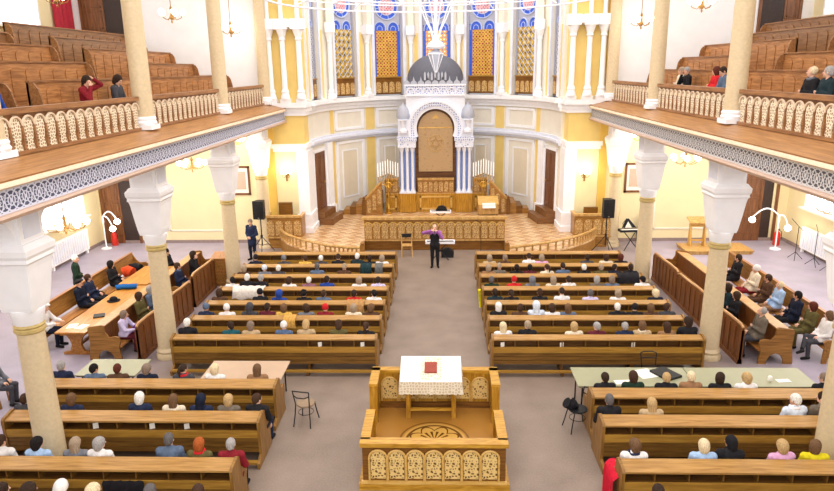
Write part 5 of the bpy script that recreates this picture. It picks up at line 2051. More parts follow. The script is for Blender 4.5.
def pmat(kind, rgb):
    key = (kind,) + tuple(rgb)
    if key not in PM:
        if kind == 'skin':
            PM[key] = plain('skin_%d' % len(PM), srgb(*rgb), .55, .05, 20)
        elif kind == 'hair':
            PM[key] = soft('hair_%d' % len(PM), srgb(*rgb), (70, 70, 9), .3, .5)
        else:
            PM[key] = soft('cloth_%d' % len(PM), srgb(*rgb), (11, 11, 7), .16, .55)
    return PM[key]


SKINS = [(226, 178, 152), (214, 162, 134), (234, 190, 166), (206, 154, 124)]
EYE = (52, 40, 36)
LIP = (182, 104, 96)
HC = {'white': (232, 228, 222), 'grey': (164, 160, 158), 'darkgrey': (98, 94, 94), 'black': (34, 30, 30), 'dark': (56, 42, 34), 'brown': (70, 50, 38), 'lbrown': (112, 84, 60), 'blonde': (192, 160, 112), 'pale': (228, 208, 170), 'ginger': (168, 88, 42), 'beige': (164, 144, 122), 'auburn': (92, 46, 36)}
GC = {'black': (34, 33, 37), 'navy': (38, 46, 72), 'dnavy': (28, 34, 52), 'grey': (116, 118, 126), 'dgrey': (70, 70, 76), 'white': (232, 228, 226), 'cream': (226, 212, 188), 'beige': (190, 164, 128), 'brown': (88, 62, 46), 'tan': (150, 112, 80), 'olive': (96, 88, 52), 'green': (34, 54, 42), 'teal': (34, 88, 98), 'red': (200, 38, 44), 'dred': (134, 34, 44), 'maroon': (96, 36, 48), 'pink': (222, 168, 204), 'yellow': (224, 206, 36), 'ochre': (222, 180, 84), 'lblue': (164, 192, 226), 'blue': (40, 70, 150), 'denim': (84, 104, 136), 'lilac': (206, 196, 230), 'mauve': (140, 96, 116), 'purple': (164, 100, 170), 'slate': (92, 108, 132), 'greybrown': (112, 102, 90), 'dteal': (34, 50, 56), 'iceblue': (214, 224, 240)}


def person(x, y, z, rz, sc, pose, style, hcol, gcol, label, group, tcol='black', skin=0, name='person', scarf=None, kippah=None, vest=None):
    B = get_pose(pose)
    root = empty(name, (x, y, z), rz, label, 'person', group, None, sc)
    def part(nm, me, mats):
        o = bpy.data.objects.new(nm, me)
        C.objects.link(o)
        o.parent = root
        for k, m in enumerate(mats):
            o.material_slots[k].link = 'OBJECT'
            o.material_slots[k].material = m
        return o
    part('body', B['body'], [pmat('skin', SKINS[skin % 4]), pmat('hair', EYE), pmat('skin', LIP)])
    part('jacket', B['jacket'], [pmat('cloth', GC[gcol])])
    part('trousers', B['trousers'], [pmat('cloth', GC[tcol])])
    part('shoes', B['shoes'], [pmat('cloth', (30, 28, 28))])
    S = B['S']
    M4 = Matrix.Translation(Vector(S['hea'])) @ Matrix(S['R'].tolist()).to_4x4()
    def on_head(nm, me, m):
        o = part(nm, me, [m])
        o.matrix_local = M4
        return o
    if style:
        hat = style in ('knit', 'cap', 'hood', 'scarfhead', 'beanie_flat')
        rgb = (HC[hcol] if hcol in HC and not hat else None) or GC.get(hcol) or HC[hcol]
        on_head({'knit': 'knit_hat', 'cap': 'flat_cap', 'hood': 'hood', 'scarfhead': 'headscarf', 'beanie_flat': 'beret'}.get(style, 'hair'), get_hair(style), pmat('cloth' if hat else 'hair', rgb))
    if kippah:
        if 'kippah' not in HAIR:
            HAIR['kippah'] = yarmulke_mesh()
        on_head('skullcap', HAIR['kippah'], pmat('cloth', GC[kippah]))
    if scarf:
        key = 'scarf_' + pose
        if key not in HAIR:
            n_ = Vector(S['nec'])
            pts = [(n_.x + .085 * cos(a * PI / 8), n_.y + .005 + .08 * sin(a * PI / 8), n_.z + .005 + .012 * sin(a * 1.1)) for a in range(16)]
            mb = MB().tube(pts, .034, 7, closed=True)
            me = bpy.data.meshes.new('scarf')
            me.from_pydata(mb.v, [], mb.f)
            me.materials.append(None)
            me.polygons.foreach_set('use_smooth', [True] * len(me.polygons))
            HAIR[key] = me
        part('scarf', HAIR[key], [pmat('cloth', GC[scarf])])
    return root
# mean head z 1.103 0.89 1.41
PEOPLE = [
 (-1, 'c', 1, [
  (-2.02, 22.46, 1.05, 'a', 'bob', 'beige', 'white'),
  (-2.46, 22.46, 1.08, 'a', 'short', 'dark', 'black'),
  (-2.9, 22.46, 1.18, 'a', 'short', 'white', 'dteal'),
  (-3.59, 22.46, 1.13, 'd', 'short', 'dark', 'black'),
  (-4.2, 22.46, 1.07, 'a', 'short', 'white', 'dgrey'),
  (-4.77, 22.46, 1.07, 'b', 'short', 'brown', 'ochre'),
  (-5.53, 22.46, 1.11, 'a', 'knit', 'grey', 'dgrey'),
  (-6.54, 22.46, 1.14, 'a', 'knit', 'black', 'dnavy'),
 ]),
 (-1, 'c', 2, [
  (-3.21, 21.26, 1.07, 'd', 'short', 'beige', 'brown'),
  (-4.12, 21.26, 1.17, 'a', 'short', 'darkgrey', 'slate'),
  (-5.44, 21.26, 1.07, 'a', 'short', 'white', 'dgrey'),
  (-5.92, 21.26, 1.09, 'a', 'knit', 'iceblue', 'grey'),
  (-6.64, 21.26, 1.08, 'a', 'bob', 'beige', 'brown'),
 ]),
 (-1, 'c', 3, [
  (-1.93, 19.94, 1.08, 'a', 'short', 'dark', 'lilac'),
  (-2.54, 19.94, 1.09, 'a', 'bob', 'beige', 'white'),
  (-3.57, 19.94, 1.14, 'a', 'short', 'dark', 'blue'),
  (-4.15, 19.94, 1.11, 'a', 'short', 'white', 'mauve'),
  (-4.78, 19.94, 1.04, 'c', 'bob', 'brown', 'white'),
  (-5.69, 19.94, 1.19, 'a', 'short', 'grey', 'black'),
  (-6.13, 19.94, 1.21, 'a', 'short', 'white', 'black'),
  (-6.8, 19.94, 1.06, 'b', 'short', 'black', 'white'),
 ]),
 (-1, 'c', 4, [
  (-1.94, 18.65, 1.1, 'b', 'short', 'black', 'white'),
  (-2.54, 18.65, 1.1, 'a', 'short', 'dark', 'red'),
  (-3.46, 18.65, 1.07, 'a', 'short', 'brown', 'slate'),
  (-4.05, 18.65, 1.1, 'a', 'curly', 'black', 'black'),
  (-4.8, 18.65, 1.07, 'a', 'hood', 'blue', 'blue'),
  (-5.38, 18.65, 1.15, 'a', 'knit', 'black', 'black'),
  (-6.68, 18.65, 1.15, 'a', 'bob', 'brown', 'brown'),
 ]),
 (-1, 'c', 5, [
  (-1.85, 17.42, 1.05, 'c', 'bob', 'lbrown', 'brown'),
  (-2.4, 17.42, 1.08, 'a', 'bob', 'beige', 'cream'),
  (-3.2, 17.42, 1.04, 'a', 'knit', 'red', 'dred'),
  (-3.75, 17.42, 1.08, 'b', 'bob', 'brown', 'grey'),
  (-4.38, 17.42, 1.1, 'a', 'bob', 'lbrown', 'ochre'),
  (-4.85, 17.42, 1.14, 'a', 'short', 'dark', 'maroon'),
  (-5.35, 17.42, 1.14, 'a', 'hood', 'dgrey', 'dgrey'),
  (-6.01, 17.42, 1.1, 'a', 'knit', 'white', 'white'),
  (-6.6, 17.42, 1.13, 'a', 'knit', 'slate', 'navy'),
 ]),
 (-1, 'c', 6, [
  (-1.87, 16.04, 1.1, 'a', 'pony', 'brown', 'black'),
  (-2.62, 16.04, 1.1, 'd', 'bob', 'brown', 'olive'),
  (-3.48, 16.04, 1.05, 'd', 'bob', 'blonde', 'beige'),
  (-4.06, 16.04, 1.13, 'a', 'knit', 'white', 'denim'),
  (-4.94, 16.04, 1.13, 'a', 'bob', 'greyb', 'beige'),
  (-5.47, 16.04, 1.13, 'b', 'short', 'dark', 'teal'),
  (-6.64, 16.04, 1.21, 'a', 'short', 'white', 'black'),
 ]),
 (1, 'c', 1, [
  (1.79, 22.46, 1.08, 'a', 'bob', 'beige', 'beige'),
  (2.33, 22.46, 1.08, 'b', 'short', 'greyb', 'brown'),
  (3.18, 22.46, 1.1, 'd', 'short', 'dark', 'white'),
  (3.62, 22.46, 1.08, 'a', 'bob', 'beige', 'pink'),
  (5.21, 22.46, 1.07, 'a', 'short', 'dark', 'dgrey'),
  (5.87, 22.46, 1.04, 'a', 'bob', 'brown', 'cream'),
  (6.51, 22.46, 1.09, 'c', 'bob', 'auburn', 'black'),
 ]),
 (1, 'c', 2, [
  (1.53, 21.26, 1.0, 'a', 'bob', 'beige', 'tan'),
  (2.03, 21.26, 1.0, 'd', 'short', 'beige', 'greybrown'),
  (2.61, 21.26, 1.03, 'a', 'short', 'black', 'black'),
  (3.05, 21.26, 1.05, 'a', 'short', 'black', 'maroon'),
  (3.62, 21.26, 1.1, 'b', 'pony', 'brown', 'cream'),
  (4.16, 21.26, 0.97, 'd', 'short', 'dark', 'slate'),
  (4.85, 21.26, 1.02, 'a', 'short', 'white', 'black'),
  (5.42, 21.26, 1.02, 'a', 'short', 'beige', 'olive'),
  (5.86, 21.26, 1.09, 'c', 'short', 'dark', 'dnavy'),
  (6.6, 21.26, 1.12, 'a', 'short', 'dark', 'black'),
 ]),
 (1, 'c', 3, [
  (1.56, 19.94, 1.03, 'a', 'short', 'darkgrey', 'green'),
  (2.38, 19.94, 1.03, 'a', 'knit', 'red', 'red'),
  (2.95, 19.94, 1.02, 'a', 'hood', 'grey', 'grey'),
  (3.61, 19.94, 0.97, 'a', 'long', 'beige', 'cream'),
  (4.09, 19.94, 1.12, 'a', 'short', 'dark', 'white'),
  (4.97, 19.94, 1.02, 'a', 'bob', 'grey', 'greybrown'),
  (5.44, 19.94, 1.07, 'a', 'bob', 'greyb', 'slate'),
  (6.43, 19.94, 1.03, 'b', 'short', 'black', 'white'),
 ]),
 (1, 'c', 4, [
  (1.49, 18.65, 1.14, 'a', 'short', 'dark', 'dteal'),
  (2.15, 18.65, 1.09, 'a', 'pony', 'dark', 'black'),
  (3.0, 18.65, 1.14, 'a', 'short', 'brown', 'black'),
  (3.66, 18.65, 1.04, 'd', 'short', 'dark', 'white'),
  (4.49, 18.65, 1.07, 'a', 'short', 'darkgrey', 'lilac'),
  (5.3, 18.65, 1.09, 'a', 'bob', 'beige', 'white'),
  (6.48, 18.65, 1.1, 'b', 'bob', 'pale', 'dnavy'),
 ]),
 (1, 'c', 5, [
  (1.66, 17.42, 1.15, 'a', 'scarfhead', 'white', 'black'),
  (2.28, 17.42, 1.08, 'a', 'short', 'brown', 'brown'),
  (2.72, 17.42, 1.18, 'a', 'hood', 'iceblue', 'iceblue'),
  (3.16, 17.42, 1.03, 'a', 'bob', 'brown', 'white'),
  (3.6, 17.42, 1.09, 'a', 'long', 'lbrown', 'slate'),
  (4.96, 17.42, 1.13, 'a', 'short', 'white', 'black'),
  (5.44, 17.42, 1.09, 'a', 'knit', 'black', 'black'),
  (5.88, 17.42, 1.07, 'a', 'bob', 'lbrown', 'brown'),
  (6.32, 17.42, 1.13, 'c', 'short', 'brown', 'dgrey'),
 ]),
 (1, 'c', 6, [
  (1.58, 16.04, 1.05, 'a', 'long', 'pale', 'white'),
  (2.3, 16.04, 1.15, 'b', 'short', 'beige', 'black'),
  (3.5, 16.04, 1.1, 'a', 'bob', 'blonde', 'cream'),
  (4.08, 16.04, 1.08, 'b', 'short', 'grey', 'maroon'),
  (4.8, 16.04, 1.11, 'a', 'short', 'grey', 'navy'),
  (5.24, 16.04, 1.14, 'a', 'bob', 'lbrown', 'beige', {'scarf': 'cream'}),
  (5.87, 16.04, 1.08, 'a', 'long', 'brown', 'tan'),
  (6.47, 16.04, 1.24, 'b', 'bob', 'dark', 'black'),
 ]),
 (-1, 'n', 0, [
  (-4.08, 13.49, 0.89, 'a', 'long', 'lbrown', 'tan'),
  (-5.05, 13.49, 1.08, 'a', 'bob', 'pale', 'white'),
  (-5.77, 13.49, 1.09, 'c', 'pony', 'dark', 'dgrey', {'scarf': 'red'}),
  (-6.6, 13.49, 0.97, 'c', 'bob', 'greyb', 'dnavy'),
  (-7.28, 13.49, 1.11, 'a', 'short', 'auburn', 'brown'),
  (-7.82, 13.49, 1.07, 'c', 'short', 'black', 'slate'),
  (-8.65, 13.49, 1.18, 'a', 'short', 'grey', 'navy'),
 ]),
 (-1, 'n', 1, [
  (-3.62, 12.06, 1.13, 'c', 'short', 'brown', 'black'),
  (-4.29, 12.06, 1.05, 'a', 'bob', 'blonde', 'greybrown'),
  (-4.86, 12.06, 1.11, 'a', 'hood', 'dnavy', 'navy'),
  (-5.43, 12.06, 1.01, 'a', 'long', 'lbrown', 'cream'),
  (-6.13, 12.06, 1.15, 'a', 'bob', 'white', 'navy'),
  (-7.56, 12.06, 1.03, 'a', 'bob', 'lbrown', 'navy'),
  (-8.56, 12.06, 0.97, 'a', 'short', 'brown', 'dgrey'),
 ]),
 (-1, 'n', 2, [
  (-3.63, 10.41, 1.09, 'a', 'short', 'grey', 'dred'),
  (-4.31, 10.41, 1.11, 'a', 'bob', 'ginger', 'olive', {'scarf': 'red'}),
  (-4.85, 10.41, 1.2, 'a', 'short', 'darkgrey', 'slate'),
  (-6.14, 10.41, 1.03, 'c', 'bob', 'grey', 'white'),
  (-6.58, 10.41, 1.08, 'a', 'long', 'beige', 'grey'),
  (-7.29, 10.41, 1.1, 'c', 'bob', 'black', 'lblue'),
  (-7.96, 10.41, 1.15, 'W', 'short', 'brown', 'white'),
 ]),
 (-1, 'n', 3, [
  (-3.56, 8.79, 1.41, 'a', 'short', 'brown', 'greybrown'),
  (-4.49, 8.79, 1.33, 'a', 'short', 'darkgrey', 'dgrey'),
  (-5.39, 8.79, 1.38, 'c', 'long', 'pale', 'cream'),
  (-5.96, 8.79, 1.34, 'd', 'scarfhead', 'white', 'white'),
  (-6.42, 8.79, 1.35, 'c', 'bob', 'dark', 'black'),
  (-6.86, 8.79, 1.39, 'c', 'short', 'dark', 'dgrey'),
 ]),
 (1, 'n', 0, [
  (3.59, 13.12, 1.06, 'a', 'short', 'dark', 'black'),
  (4.19, 13.12, 1.14, 'a', 'bob', 'brown', 'green'),
  (4.9, 13.12, 1.11, 'a', 'short', 'blonde', 'black'),
  (5.42, 13.12, 1.14, 'a', 'short', 'pale', 'tan'),
  (6.04, 13.12, 1.09, 'c', 'bob', 'dark', 'black'),
  (6.59, 13.12, 1.05, 'b', 'bob', 'blonde', 'white'),
  (8.24, 13.12, 1.06, 'b', 'short', 'greyb', 'black'),
 ]),
 (1, 'n', 1, [
  (3.4, 11.99, 1.18, 'a', 'short', 'darkgrey', 'black'),
  (4.24, 11.99, 1.03, 'a', 'long', 'blonde', 'beige'),
  (7.03, 11.99, 1.2, 'b', 'short', 'white', 'iceblue', {'scarf': 'white'}),
  (7.56, 11.99, 1.24, 'b', 'short', 'dark', 'greybrown'),
 ]),
 (1, 'n', 2, [
  (3.47, 10.47, 1.01, 'b', 'bob', 'lbrown', 'white', {'scarf': 'navy'}),
  (4.68, 10.47, 1.01, 'a', 'bob', 'pale', 'lblue'),
  (5.14, 10.47, 1.18, 'b', 'scarfhead', 'black', 'black'),
  (6.04, 10.47, 1.08, 'a', 'bob', 'blonde', 'pink'),
  (6.61, 10.47, 1.0, 'c', 'bob', 'lbrown', 'yellow'),
 ]),
 (1, 'n', 3, [
  (3.37, 8.89, 1.3, 'a', 'short', 'dark', 'black'),
 ]),
]
# free 137
# green coat [-12.1, 20.77, 1.58]
# flat cap [-11.25, 19.5, 1.22]
# navy2 [-11.25, 20.01, 1.22]
# dark far [-11.25, 21.6, 1.2]
# table end [-11.2, 17.4, 1.07]
# lilac woman [-8.75, 17.08, 1.03]
# olive [-8.75, 18.25, 1.2]
# grey [-8.75, 19.07, 1.1]
# blackbehind [-9.3, 22.57, 1.35]
# hand chin [-8.75, 22.54, 1.29]
# navy3 [-8.75, 21.04, 1.18]
# stand man [-7.71, 26.3, 1.5]
# perf [-0.15, 25.05, 1.65]
# R beard [10.1, 21.95, 1.3]
# R whitecap [10.1, 20.66, 1.3]
# R brown [10.1, 19.83, 1.23]
# R bald blue [10.1, 19.09, 1.25]
# R navy [10.1, 17.99, 1.28]
# R olive [10.1, 16.85, 1.22]
# R white [10.1, 16.32, 1.23]
# R dark in [8.45, 18.91, 1.22]
# R dark2 [8.45, 18.32, 1.11]
# R greybald [8.45, 16.9, 1.29]
# edge L [-10.22, 13.9, 0.94]
# gal woman [-8.3, 16.03, 7.39]
# gal dark [-8.3, 17.65, 7.31]
# gal blue [-8.3, 12.59, 7.11]
# gR1 [8.3, 23.73, 7.47]
# gR2 [8.3, 22.97, 7.44]
# gR red [8.3, 20.79, 7.24]
# gR blue [8.3, 19.94, 7.37]
# gR bald [8.3, 15.49, 7.36]
# gR teal [8.3, 14.87, 7.42]
HC['greyb'] = (136, 118, 104)
HAIRW = {'white': 'white-haired', 'grey': 'grey-haired', 'darkgrey': 'dark-grey-haired', 'greyb': 'greying', 'black': 'black-haired', 'dark': 'dark-haired', 'brown': 'brown-haired', 'lbrown': 'light-brown-haired', 'blonde': 'blonde', 'pale': 'pale-blonde', 'ginger': 'ginger-haired', 'beige': 'fair-haired', 'auburn': 'auburn-haired'}
GW = {'dnavy': 'dark navy', 'dgrey': 'dark grey', 'dred': 'dark red', 'lblue': 'light blue', 'dteal': 'dark teal', 'greybrown': 'grey-brown', 'iceblue': 'pale blue', 'slate': 'grey-blue'}
HATW = {'knit': 'knitted hat', 'cap': 'flat cap', 'hood': 'hood', 'scarfhead': 'headscarf'}
rp = random.Random(11)


def person_label(st, hc, gc, k, kind, side, j):
    g = GW.get(gc, gc)
    if st in HATW:
        c = GW.get(hc, hc)
        who = 'person in %s %s and %s clothes' % (c, HATW[st], g)
    else:
        long = {'long': 'long-haired ', 'pony': ''}.get(st, '')
        who = '%s person%s in %s' % (HAIRW[hc], ' with ponytail' if st == 'pony' else (' with long hair' if st == 'long' else ''), g)
    if kind == 'c':
        return '%s, %s from aisle, %s %s centre pew' % (who, ORD[j], ORD[k], SIDE[side])
    return '%s, %s from aisle, %s rear %s pew' % (who, ORD[j], ORD[k], SIDE[side])


for side, kind, k, lst in PEOPLE:
    for j, t in enumerate(lst):
        x, y, z, pose, st, hc, gc = t[:7]
        xc_, hl = (PX[side], 2.36) if kind == 'c' else (NEARX[side][k], 2.42)
        x = min(xc_ + hl, max(xc_ - hl, x))
        ex = t[7] if len(t) > 7 else {}
        sc = min(1.03, max(.9, z / 1.235))
        if pose == 'd':
            sc = max(sc, .92)
        w_ = max(.94, sc)
        grp = '%s on the %s %s pews' % ('people', SIDE[side], 'centre' if kind == 'c' else 'rear')
        person(x, y, .002, rp.uniform(-.12, .12), (w_, w_, sc), pose, st, hc, gc, person_label(st, hc, gc, k, kind, side, j), grp,
               tcol=rp.choice(['black', 'dgrey', 'navy', 'black', 'brown']), skin=rp.randrange(4), scarf=ex.get('scarf'))

GL, GR_ = 'people in the left aisle benches', 'people in the right aisle benches'
EA, WE = -PI / 2, PI / 2          # facing +x, facing -x
# left aisle
person(-12.15, 20.77, .002, EA + .5, (1.0, 1.0, 1.0), 'S2', 'short', 'white', 'green', 'white-haired person in dark green coat standing behind the left bench', GL, skin=1)
person(-11.3, 19.4, .002, EA, (.98,) * 3, 'L', 'cap', 'black', 'dnavy', 'person in dark flat cap seated on the left bench at the oak table', GL, skin=0)
person(-11.3, 19.98, .002, EA + .1, (.98,) * 3, 'L', 'short', 'brown', 'navy', 'brown-haired person in navy coat beside the flat-capped person, left bench', GL)
person(-11.3, 21.5, .002, EA, (.98,) * 3, 'L', 'bob', 'black', 'black', 'black-haired person in black near the orange jacket, left bench', GL)
person(-11.3, 17.3, .002, EA, (.95,) * 3, 'T', 'cap', 'white', 'white', 'person in white cap and jeans at the near end of the oak table', GL, tcol='dnavy')
person(-8.86, 17.0, .002, EA, (.88,) * 3, 'T', 'bob', 'greyb', 'lilac', 'person in lilac with grey hair on the left side pew, holding a purple bag', GL, tcol='maroon')
person(-8.86, 18.25, .002, EA, (.96,) * 3, 'L', 'bob', 'brown', 'olive', 'brown-haired person in olive coat on the left side pew', GL, tcol='dgrey')
person(-8.86, 19.0, .002, EA, (.92,) * 3, 'L', 'bob', 'grey', 'slate', 'grey-haired person in grey-blue beside the left column, side pew', GL)
person(-9.95, 23.0, .002, EA, (1.0,) * 3, 'L', 'short', 'black', 'black', 'black-haired person half hidden behind the pale book-rest beyond the left column', GL)
person(-8.86, 22.5, .002, EA, (1.02,) * 3, 'K', 'bob', 'dark', 'black', 'dark-haired person in black resting chin on hand beside the reading desk', GL)
person(-8.86, 21.25, .002, EA, (.98,) * 3, 'L', 'short', 'brown', 'navy', 'brown-haired person in navy jacket leaning back beyond the left column', GL, tcol='dnavy', scarf='slate')
person(-10.45, 13.85, .002, EA + .1, (.92,) * 3, 'a', 'short', 'grey', 'grey', 'person in grey on the wooden chair at the left edge', GL, tcol='dgrey')
o = MB().prism([(-.16, 0), (.16, 0), (.13, .16), (.06, .22), (-.06, .22), (-.13, .16)], -.06, .06, 'Y').build('handbag', plain('purple_bag', srgb(112, 52, 156), .6))
o.location = (-8.42, 17.0, .58)
tag(o, 'purple handbag on the lap of the lilac-dressed person', 'bag')
# right aisle
for (y, pose, st, hc, gc, tc, sk, sc, lab) in (
        (21.95, 'R', 'short', 'dark', 'black', 'black', 1, 1.0, 'dark-haired bearded person in black at the far end of the right bench'),
        (20.66, 'R', 'knit', 'white', 'cream', 'dred', 0, 1.0, 'person in white hat and cream jacket on the right bench'),
        (19.83, 'R', 'short', 'brown', 'brown', 'brown', 1, .97, 'brown-haired person in dark brown coat on the right bench'),
        (19.09, 'R', 'crop', 'pale', 'lblue', 'tan', 0, .98, 'balding person in light blue shirt on the right bench'),
        (18.1, 'R', 'short', 'black', 'dnavy', 'black', 1, 1.0, 'black-haired person in dark navy uniform coat on the right bench'),
        (17.3, 'R', 'bob', 'auburn', 'olive', 'olive', 0, .97, 'auburn-haired person in olive coat on the right bench'),
        (16.6, 'X', 'bob', 'lbrown', 'white', 'dgrey', 2, .97, 'person in white top with crossed legs at the near end of the right bench')):
    person(10.17, y, .002, WE, (sc,) * 3, pose, st, hc, gc, lab, GR_, tcol=tc, skin=sk)
person(8.55, 18.9, .002, WE, (.97,) * 3, 'R', 'bob', 'dark', 'dteal', 'dark-haired person in teal behind the right column, side pew', GR_)
person(8.55, 18.3, .002, WE, (.94,) * 3, 'R', 'bob', 'brown', 'black', 'brown-haired person in black beside the right column, side pew', GR_)
person(8.55, 16.75, .002, WE, (1.02,) * 3, 'R', 'crop', 'grey', 'greybrown', 'balding person in grey-brown coat at the near end of the right side pew', GR_, tcol='dgrey')
# standing
person(-7.72, 26.15, .002, -.35 + PI, (1.0, 1.0, 1.0), 'S', 'short', 'greyb', 'navy', 'person in dark navy coat standing beside the left loudspeaker, hands clasped', 'standing people', tcol='dnavy', skin=0)
P = person(-.16, 25.05, .002, PI, (1.0, 1.0, 1.0), 'P', 'crop', 'beige', 'purple', 'performer in black waistcoat and purple shirt with both hands raised to the face', 'standing people', tcol='black', skin=0)
# black waistcoat over the purple shirt
S_ = BODY['P']['S']
vest = nets_mesh('waistcoat', [(_ell(S_['wai'], (.17, .135, .19)), '+', .06), (_ell(S_['che'] + (0, 0, -.01), (.192, .146, .19)), '+', .06), (_ell(S_['pel'] + (0, 0, .0), (.2, .158, .18)), '+', .05), (_ell(S_['nec'] + (0, .08, -.0), (.05, .12, .12)), '-', .02)], .013, .5)
vo = bpy.data.objects.new('waistcoat', vest)
C.objects.link(vo)
vo.parent = P
vo.material_slots[0].link = 'OBJECT'
vo.material_slots[0].material = pmat('cloth', GC['black'])
o = MB().tube([(0, 0, 0), (0, .05, -.02), (0, .3, -.12), (0, .34, -.14)], [.012, .017, .018, .026], 8).build('flute', 'coat_black' if 'coat_black' in M else 'black', None, True)
o.location = (-.16, 24.86, 1.56)
o.rotation_euler = (0, 0, PI)
tag(o, 'short dark wind instrument held at the performer\'s mouth', 'flute')

# galleries
GZ = 6.204
GG1, GG2 = 'people on the left gallery', 'people on the right gallery'
for (y, pose, st, hc, gc, lab) in ((12.6, 'a', 'short', 'brown', 'blue', 'person in blue at the left edge of the left gallery'),
                                   (16.0, 'O', 'long', 'dark', 'dred', 'dark-haired person in dark red on the left gallery, hand on head'),
                                   (17.6, 'd', 'bob', 'dark', 'dgrey', 'dark-haired person in dark plaid next to the left gallery column')):
    person(-8.49, y, GZ, EA, (.98,) * 3, pose, st, hc, gc, lab, GG1)
for (y, pose, st, hc, gc, lab, sf) in ((23.75, 'R', 'short', 'beige', 'cream', 'fair-haired person in cream on the right gallery beyond the column', None),
                                   (23.0, 'K', 'short', 'grey', 'black', 'grey-haired person in black leaning on the right gallery', None),
                                   (20.8, 'R', 'bob', 'auburn', 'red', 'person in red on the right gallery left of the nearer column', None),
                                   (20.0, 'd', 'short', 'dark', 'slate', 'dark-haired person in grey-blue on the right gallery beside the nearer column', None),
                                   (15.5, 'R', 'crop', 'pale', 'black', 'bald person in black with light scarf on the right gallery', 'grey'),
                                   (14.85, 'R', 'short', 'grey', 'dteal', 'grey-haired person in dark teal at the right edge of the right gallery', None)):
    person(8.33, y, GZ, WE, (.98,) * 3, pose, st, hc, gc, lab, GG2, scarf=sf)
# ------------------------------------------------------------------ musical things on the stage and floor
def keyboard(x, y, z0, h, w, label, mat='white'):
    root = empty('keyboard', (x, y, z0), 0, label, 'keyboard', 'electric keyboards')
    MB().box(-w, w, -.17, .17, h, h + .1).build('case', mat, root)
    MB().box(-w + .05, w - .05, -.165, -.03, h + .1, h + .115).build('keys', 'paper' if mat != 'white' else 'black', root)
    for sx in (-1, 1):
        MB().tube([(sx * .35, -.2, 0), (-sx * .3, .1, h)], .02, 6).build('stand_leg', 'black_metal', root)
    return root
keyboard(.05, 26.2, .001, .68, .6, 'white electric keyboard on a black stand behind the performer')
MB_ = MB().box(-.1, .85, -.12, .1, .14, .6)
o = MB().prism([(-.2, .05), (.3, .05), (.32, .3), (.1, .46), (-.22, .38)], -.12, .12, 'Y').build('bag', 'black')
o.location = (.3, 26.5, .001 - .05)
tag(o, 'black instrument bag under the white keyboard', 'bag')
keyboard(.08, 31.1, .501, .4, .5, 'white keyboard on the stage in front of the ark')
o = MB().prism([(-.28, 0), (.28, 0), (.2, .16), (.05, .22), (-.15, .18)], -.1, .1, 'Y').build('bag', 'black')
o.location = (.12, 31.16, 1.018)
tag(o, 'black bag lying on the keyboard before the ark', 'bag')

root = empty('harmonium', (2.42, 32.2, .501), .05, 'wooden box organ on the stage, white sheets on it', 'organ')
MB().box(-.48, .48, -.3, .3, .12, .62).build('case', 'stage_light', root)
MB().prism([(-.3, .62), (.3, .62), (.3, .95), (.1, .95)], -.5, .5, 'X').build('lid', 'gold_light', root)
MB().box(-.42, .42, -.34, -.305, .42, .6).build('front_board', 'gold_light', root)
for x in (-.42, .42):
    for y in (-.24, .24):
        MB().box(x - .04, x + .04, y - .04, y + .04, 0, .12).build('foot', 'gold_dark', root)
o = MB().box(-.34, .3, -.33, .0, 0, .01).build('sheet_music', 'paper')
o.location = (2.46, 32.0, 1.2)
o.rotation_euler = (math.atan2(.33, .4), 0, .05)
o.location.z = 1.175
o.location.y = 31.98
tag(o, 'white sheet music on the box organ', 'sheet music')


def speaker(x, y, label, side):
    root = empty('speaker_stand', (x, y, .001), .3, 'black tripod stand under the %s loudspeaker' % side, 'stand', 'speaker stands')
    MB().tube([(0, 0, .3), (0, 0, 1.5)], .025, 8).build('pole', 'black_metal', root, True)
    for k in range(3):
        a = k * 2 * PI / 3 + .4
        MB().tube([(0, 0, .72), (.55 * cos(a), .55 * sin(a), .0)], .016, 6).build('leg', 'black_metal', root, True)
        MB().tube([(0, 0, .32), (.27 * cos(a), .27 * sin(a), .36)], .01, 5).build('brace', 'black_metal', root, True)
    MB().lathe([(.04, .66), (.05, .7), (.05, .76), (.03, .8)], 8).build('collar', 'black', root, True)
    root = empty('loudspeaker', (x, y, 1.502), -.12 if x < 0 else .12, 'black loudspeaker on a tripod by the %s pier' % side, 'speaker', 'loudspeakers')
    MB().prism([(-.24, -.2), (.24, -.2), (.16, .2), (-.16, .2)], 0, .78, 'Z').build('cabinet', 'black', root)
    MB().lathe([(.0001, 0), (.06, .0), (.16, .03), (.17, .03)], 20).build('woofer', 'black_metal', root, True)
    o = root.children[-1]
    o.rotation_euler = (PI / 2, 0, 0)
    o.location = (0, -.2, .26)
    MB().prism([(-.15, .5), (.15, .5), (.12, .68), (-.12, .68)], -.215, -.201, 'Y').build('horn', 'black_metal', root)
    MB().box(-.03, .03, -.206, -.201, .04, .08).build('badge', 'grey_metal', root)
speaker(-7.62, 27.3, '', 'left')
speaker(7.02, 27.2, '', 'right')

